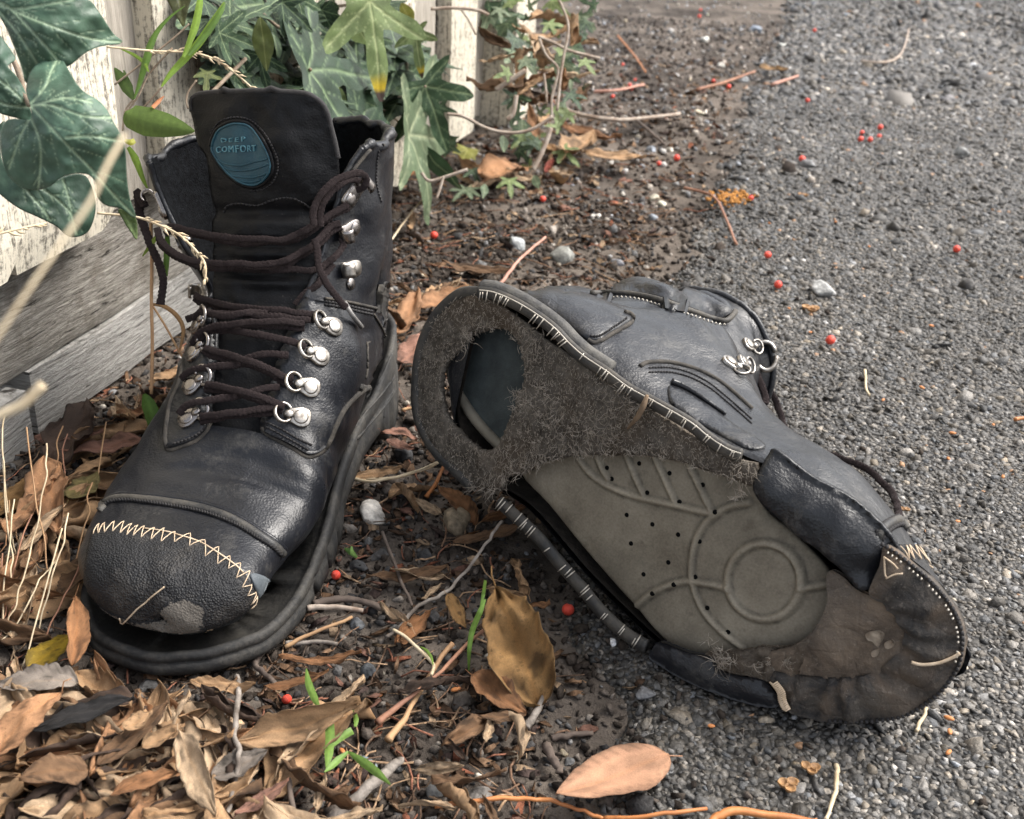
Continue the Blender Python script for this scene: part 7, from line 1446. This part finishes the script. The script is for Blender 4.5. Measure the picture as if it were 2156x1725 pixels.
PEB = [(782, 1075, 86, 56, (.56, .52, .46), 'rough white stone beside the standing boot', .6), (962, 1112, 76, 74, (.25, .195, .13), 'rounded tan stone by the fallen boot heel', .85), (1087, 517, 52, 44, (.30, .31, .31), 'square light grey stone behind the fallen boot', .8), (1183, 546, 52, 46, (.22, .22, .20), 'blocky grey stone right of the square one', .9), (1732, 622, 60, 52, (.33, .33, .32), 'pale angular stone on the asphalt near the fallen boot', .7), (1700, 352, 42, 22, (.20, .20, .20), 'grey stone next to two berries on the asphalt', .7), (2036, 602, 40, 30, (.09, .085, .08), 'round dark stone on the right of the asphalt', .8), (1300, 545, 36, 22, (.13, .13, .14), 'flat slate pebble behind the fallen boot', .5), (1393, 420, 26, 18, (.55, .52, .42), 'cream pebble of a pair on the soil', .7), (1378, 408, 26, 18, (.50, .46, .36), 'second cream pebble of the pair', .7), (1375, 455, 32, 20, (.24, .26, .29), 'bluish pebble below the cream pair', .6), (915, 1655, 46, 34, (.24, .235, .22), 'speckled grey pebble in the foreground soil', .7), (1012, 1668, 64, 64, (.17, .155, .14), 'round grey pebble in the foreground soil', .6), (1010, 1622, 27, 20, (.55, .50, .42), 'white pebble in the foreground soil', .7), (772, 1592, 40, 46, (.16, .19, .20), 'blue-grey pebble behind the green seedling', .7), (556, 1640, 46, 34, (.055, .055, .055), 'dark pebble in the lower litter', .8), (852, 962, 52, 34, (.05, .05, .052), 'dark ribbed pebble behind the white stone', .7), (850, 1038, 50, 26, (.09, .09, .095), 'flat dark pebble right of the tan leaf', .6), (912, 1285, 42, 34, (.06, .058, .058), 'dark round pebble under the curved root', .7), (755, 1190, 44, 40, (.05, .05, .052), 'dark oval pebble beside the standing boot', .7), (800, 1165, 38, 50, (.055, .052, .05), 'dark wedge stone left of the tan stone', .7), (895, 1165, 38, 32, (.045, .045, .045), 'dark pebble below the tan stone', .8), (750, 1300, 40, 26, (.10, .105, .11), 'bluish pebble right of the sole', .7), (778, 1395, 42, 40, (.06, .065, .07), 'dark angular pebble in the foreground', .9), (940, 1380, 30, 24, (.08, .075, .072), 'grey pebble near the red stems', .7), (1078, 1575, 36, 30, (.20, .165, .12), 'sandy pebble near the orange leaf', .7), (1200, 1580, 28, 22, (.09, .09, .09), 'dark chip left of the orange leaf', .7), (1645, 100, 26, 18, (.36, .36, .33), 'pale pebble far back on the soil edge', .6), (1485, 85, 22, 16, (.62, .60, .54), 'white pebble far back on the soil', .7), (1520, 134, 24, 16, (.45, .43, .38), 'cream pebble near the back berries', .7), (1568, 168, 32, 18, (.30, .31, .31), 'grey pebble beside the reddish twig', .6), (1470, 240, 28, 20, (.34, .29, .22), 'sandy pebble on the bare soil', .7), (1372, 312, 24, 20, (.22, .24, .27), 'slate-blue pebble near the tan leaf', .7), (1411, 312, 18, 16, (.6, .55, .47), 'small cream pebble near the tan leaf', .7), (1286, 340, 16, 14, (.75, .72, .66), 'tiny white pebble below the tan leaf', .8), (1590, 63, 36, 20, (.24, .27, .31), 'bluish stone far back by the road edge', .6), (2020, 325, 44, 22, (.24, .24, .23), 'grey stone set loose on the asphalt at right', .6), (1995, 215, 36, 18, (.22, .21, .21), 'grey chip far back on the asphalt', .6), (1260, 455, 16, 14, (.7, .66, .6), 'small white pebble on the bare soil', .8), (1250, 455, 14, 10, (.6, .55, .5), 'second small white pebble on the bare soil', .8), (1358, 1466, 44, 40, (.15, .15, .155), 'pale chip in the asphalt below the fallen boot', .5)]
for i, (x, y, w, h, c, lb, sq) in enumerate(PEB): pebble(x, y, w, h, c, lb, 50+i, sq, .4*((i % 5)-2))
MAT['mossy'] = plain('orange_moss', (.45, .22, .06), (.30, .13, .035), 300, .95, .0008, 600)
x, y = r1.normal(1540, 22, 160), r1.normal(415, 7, 160); P = np.array([gz(a, b, .002) for a, b in zip(x, y)]); o = rocks('orange_flakes', P, r1.uniform(.001, .0026, 160), np.tile((.42, .20, .06), (160, 1))*r1.uniform(.6, 1.2, (160, 1)), MAT['crumbs'], (.3, .7), .3, r1); tag(o, 'patch of orange moss flakes beside a berry on the asphalt', 'moss', kind='stuff')
# split seed husks and orange seeds on the asphalt
MAT['husk'] = plain('seed_husk', (.40, .22, .09), (.16, .085, .04), 200, .6, .0006, 500)
def husk(x, y, rpx, label, n=3):
    G_ = gz(x, y, .003); s = rpx*((G_-CP)@CF)/FPX; e_ = empty('seed_husk', (G_[0], G_[1], 0)); tag(e_, label, 'seed husk'); r = np.random.default_rng(int(x))
    for i in range(n):
        bm = bmesh.new(); bmesh.ops.create_uvsphere(bm, u_segments=12, v_segments=8, radius=1.0); V = np.array([v.co[:] for v in bm.verts]); F = [tuple(v.index for v in f.verts) for f in bm.faces]; bm.free()
        a = i*2.1+r.uniform(0, 1); V[:, 2] = np.where(V[:, 2] > .2, .2-(V[:, 2]-.2)*.8, V[:, 2]); V = V*s*.62*(1+.08*r.normal(0, 1, V.shape)); mk('husk_shell', V+G_+np.array([math.cos(a)*s*.55, math.sin(a)*s*.55, s*.4]), F, MAT['husk'], e_)
husk(1706, 1618, 18, 'split brown seed husk on the asphalt, upper one'); husk(1660, 1655, 20, 'cluster of three brown seed husks on the asphalt'); husk(1706, 652, 16, 'orange seed husk with stalk near the pale stone'); husk(1690, 413, 10, 'small tan husk far back on the asphalt', 2); husk(1905, 1075, 10, 'crushed red husk beside the fallen boot toe', 2)
MAT['seed'] = plain('orange_seed', (.55, .23, .07), (.40, .14, .05), 200, .6)
SEED = [(1497, 1533), (1999, 1543), (1997, 1515), (1996, 1588), (1682, 1440), (2016, 1100), (1995, 972), (2003, 920), (1858, 848), (1940, 820), (1705, 705), (1660, 655), (1540, 640), (2110, 1010), (1760, 470), (1795, 340), (1620, 470), (1500, 780), (1380, 1640), (1060, 1460), (800, 1440), (720, 1560), (960, 1440), (1830, 520), (1960, 690), (2090, 900)]
bm = bmesh.new(); bmesh.ops.create_icosphere(bm, subdivisions=2, radius=1.0); SV = np.array([v.co[:] for v in bm.verts])*np.array([1, .55, .4]); SF = [tuple(v.index for v in f.verts) for f in bm.faces]; bm.free(); SM = mesh_of('seed', SV, SF, MAT['seed'])
SLM = [(1690, 1635, 'seed husks'), (2000, 1350, 'toe of the fallen boot'), (1747, 723, 'berry right of the eyelets'), (2036, 602, 'round dark stone'), (1732, 622, 'pale angular stone'), (1581, 418, 'berry by the moss'), (2014, 525, 'lone berry'), (1822, 805, 'short pale straw'), (1885, 1060, 'end of the loose lace'), (1290, 1637, 'flat orange-pink leaf'), (690, 1580, 'green seedling'), (870, 1450, 'red-brown stalk'), (1098, 1400, 'big golden-brown leaf'), (1700, 345, 'pair of berries'), (1830, 288, 'berry cluster')]
SLAB = []
for (x, y) in SEED:
    for q in sorted(SLM, key=lambda q: math.hypot(q[0]-x, q[1]-y)):
        dx, dy = x-q[0], y-q[1]; rel = ('right of' if dx > 0 else 'left of') if abs(dx) > abs(dy) else ('below' if dy > 0 else 'above'); lb = 'small orange seed %s the %s' % (rel, q[2])
        if lb not in SLAB: break
    SLAB.append(lb)
for i, (x, y) in enumerate(SEED):
    G_ = gz(x, y, .001); o = bpy.data.objects.new('seed', SM); COL.objects.link(o); s = .0021*(.8+.4*((i*7) % 5)/5); o.scale = (s, s, s); o.location = (G_[0], G_[1], float(gh(G_[0], G_[1]))+s*.5+.0008); o.rotation_euler = (.2, .1, i*1.3); tag(o, SLAB[i], 'seed', 'orange seeds on the ground')
# twigs and stems on the ground
MAT['bark'] = plain('grey_bark', (.30, .265, .23), (.10, .080, .065), 110, .85, .0009, 320, detail=6); MAT['orangestem'] = plain('orange_stem', (.48, .19, .06), (.33, .12, .04), 90, .55, .0003, 300); MAT['darkstem'] = plain('dark_stem', (.065, .048, .04), (.13, .10, .08), 100, .85, .0006, 300)
TW = [([(797, 1520), (860, 1470), (930, 1410), (1034, 1308)], (.006, .010, .012, .012), (.0017, .0009, .0008, .0008), 'redstem', 'red-brown leaf stalk crossing over another between the boots'), ([(815, 1560), (860, 1500), (905, 1420), (952, 1356)], (.004, .006, .006, .006), (.0019, .0011, .0010, .0012), 'tanstem', 'brown leaf stalk under the red-brown one'), ([(919, 1696), (1000, 1685), (1090, 1680), (1160, 1686), (1220, 1705), (1272, 1722)], (.006, .008, .009, .009, .007, .004), .0009, 'orangestem', 'long orange stem along the bottom edge under the flat leaf'), ([(1272, 1722), (1380, 1716), (1490, 1700)], (.004, .006, .006), .0009, 'orangestem', 'orange stem end rising right of the flat leaf'), ([(1495, 1735), (1530, 1712), (1620, 1712), (1720, 1730)], (.004, .005, .005, .004), .0016, 'orangestem', 'orange jointed stem at the bottom edge of the asphalt'), ([(694, 1725), (770, 1665), (815, 1622), (845, 1598)], (.004, .008, .010, .012), (.0024, .0023, .0021, .0015), 'bark', 'grey bark twig pointing up from the bottom edge'), ([(501, 1423), (498, 1480), (495, 1548), (504, 1590), (490, 1660), (474, 1730)], (.016, .018, .018, .016, .014, .012), .0011, 'bark', 'tall greyish twig standing in front of the litter'), ([(604, 1535), (618, 1590), (612, 1640), (619, 1712)], (.008, .008, .008, .008), .0013, 'darkstem', 'brown knotted twig right of the tall one'), ([(645, 1279), (700, 1278), (764, 1283)], (.008, .008, .008), .0013, 'runner', 'straight pale stick at the side of the outsole'), ([(662, 1272), (705, 1262), (752, 1262), (815, 1282)], (.006, .007, .007, .004), .0018, 'darkstem', 'dark ringed bark twig behind the pale stick'), ([(597, 1362), (670, 1328), (743, 1299)], (.004, .006, .008), .0009, 'tanstem', 'thin straw rising to the right from the outsole'), ([(600, 1355), (660, 1350), (712, 1356)], (.004, .004, .004), .0011, 'bark', 'short grey stick right of the outsole'), ([(813, 1340), (850, 1310), (882, 1273), (928, 1252), (965, 1220), (1004, 1170), (1035, 1130), (1058, 1097)], (.004, .006, .010, .012, .014, .018, .024, .030), .0009, 'bark', 'wavy grey root running up to the fallen boot'), ([(806, 1121), (835, 1200), (867, 1273)], (.006, .008, .008), .0009, 'darkstem', 'thin dark stem on the soil between the boots'), ([(660, 1260), (545, 1385), (560, 1420), (590, 1452)], (.001, .004, .006, .006), .0014, 'darkstem', 'dark bent twig under the front of the sole'), ([(1046, 606), (1075, 570), (1100, 540), (1148, 500)], (.006, .010, .012, .014), .0013, 'pinkstem', 'pale pink stalk leaning behind the fallen boot'), ([(1300, 75), (1325, 105), (1345, 130), (1360, 153)], (.006, .006, .006, .006), .0016, 'orangestem', 'thin reddish stalk on the bare soil far back'), ([(1468, 188), (1530, 172), (1590, 150)], (.006, .007, .008), .0022, 'redstem', 'reddish twig with berries beside it'), ([(1625, 178), (1680, 160)], (.006, .008), .0024, 'pinkstem', 'short pink twig at the soil edge'), ([(1440, 395), (1495, 410), (1520, 440), (1550, 515)], (.004, .005, .005, .004), .0014, 'redstem', 'forked reddish stalk near the orange moss'), ([(1812, 128), (1850, 132), (1882, 126), (1902, 103), (1914, 62)], (.005, .006, .006, .006, .006), .0021, 'runner', 'curved pale twig far back on the asphalt'), ([(1188, 230), (1237, 245), (1308, 252), (1432, 240)], (.016, .016, .014, .012), .0026, 'runner', 'long whitish twig lying from the ivy onto the soil'), ([(1250, 193), (1300, 190), (1355, 178)], (.008, .008, .008), .0021, 'pinkstem', 'pinkish twig under the berry group'), ([(1324, 240), (1360, 270), (1400, 305)], (.006, .006, .004), .0020, 'darkstem', 'dark twig crossing the bare soil'), ([(1335, 240), (1440, 262), (1455, 270)], (.004, .004, .004), .0012, 'darkstem', 'fine dark stalk on the bare soil'), ([(810, 525), (850, 470), (888, 420)], (.01, .02, .03), .0008, 'straw', 'pale straw sticking out behind the boot cuff'), ([(735, 1005), (800, 1012), (900, 985), (930, 965)], (.010, .012, .014, .016), .0008, 'straw', 'straw with a split end on the tan leaf between the boots'), ([(770, 1010), (850, 1000), (925, 970)], (.010, .012, .016), .0006, 'straw', 'second straw on the tan leaf between the boots'), ([(898, 1046), (920, 1010), (938, 975)], (.004, .010, .014), .0011, 'orangestem', 'short rusty stalk by the fallen boot heel'), ([(1160, 1440), (1128, 1500), (1110, 1530)], (.008, .006, .004), (.0010, .0016, .0020), 'bark', 'grey splintered stick below the big golden leaf'), ([(1150, 1570), (1165, 1600), (1180, 1625)], (.006, .006, .004), .0019, 'darkstem', 'short brown stick left of the flat orange leaf'), ([(1160, 1555), (1200, 1548), (1250, 1545)], (.003, .004, .003), .0014, 'darkstem', 'thin curled stalk above the flat orange leaf'), ([(1761, 1610), (1764, 1650), (1755, 1690), (1738, 1725)], (.003, .004, .004, .003), .0009, 'straw', 'pale straw standing on the asphalt at the bottom'), ([(1822, 780), (1822, 810), (1830, 832)], (.003, .003, .003), .0009, 'straw', 'short pale straw on the asphalt right of the laces'), ([(2135, 882), (2160, 880)], (.003, .003), .0013, 'orangestem', 'orange stub at the right picture edge'), ([(845, 862), (890, 855), (905, 845)], (.006, .006, .006), .0010, 'tanstem', 'thin stalk behind the heel of the standing boot'), ([(1930, 1540), (1942, 1510), (1952, 1490)], (.003, .004, .005), .0008, 'straw', 'fine straw at the toe of the fallen boot')]
MAT['pinkstem'] = plain('pink_stem', (.46, .25, .19), (.34, .17, .12), 120, .7, .0003, 300)
for px, zs, r_, m_, lb in TW:
    P = smoothpath(np.array([gz(x, y, z+float(gh(*gz(x, y, 0)[:2]))) for (x, y), z in zip(px, zs)]), 6); n = len(P)
    P = P+.0006*np.stack([vn(np.arange(n)*.6, np.full(n, px[0][0]), 1), vn(np.arange(n)*.6, np.full(n, px[0][1]), 2), vn(np.arange(n)*.6, np.full(n, 3.3), 3)], -1)
    rr = np.interp(np.linspace(0, 1, n), np.linspace(0, 1, len(r_)), r_) if not np.isscalar(r_) else np.full(n, r_)*np.linspace(1.1, .8, n)
    rr = rr*(1+.12*vn(np.arange(n)*.9, np.full(n, px[0][0]*.1), 5)); o = tube('twig', P, rr, MAT[m_], None, 7); tag(o, lb, 'twig')
# rootlets and needles too fine to count
a = Acc(); r3 = np.random.default_rng(33); cnt = 0
while cnt < 1700:
    x, y = r3.uniform(-.30, .35), .30+1.0*r3.random()**1.7
    if not in_view(np.array([x]), np.array([y]))[0] or x > float(xb(y))-.002: continue
    L = r3.uniform(.006, .026)*(1+.5*(y > .8)); an = r3.uniform(0, 6.28); k = r3.normal(0, .9); P = []; q = np.array([x, y])
    for i in range(5):
        g_ = float(gh(q[0], q[1]))+.0015+.0012*abs(math.sin(i*1.3)); P.append((q[0], q[1], g_)); an += k*.25; q = q+np.array([math.cos(an), math.sin(an)])*L/4
    c = [(.17, .105, .07), (.10, .065, .045), (.30, .20, .125), (.22, .10, .065), (.06, .045, .035)][r3.integers(0, 5)]; a.tube(np.array(P), r3.uniform(.0002, .0006), 4, c=c); cnt += 1
o = a.build('rootlets', MAT['crumbs']); tag(o, 'fine rootlets and needles strewn over the dark soil', 'rootlets', kind='stuff')
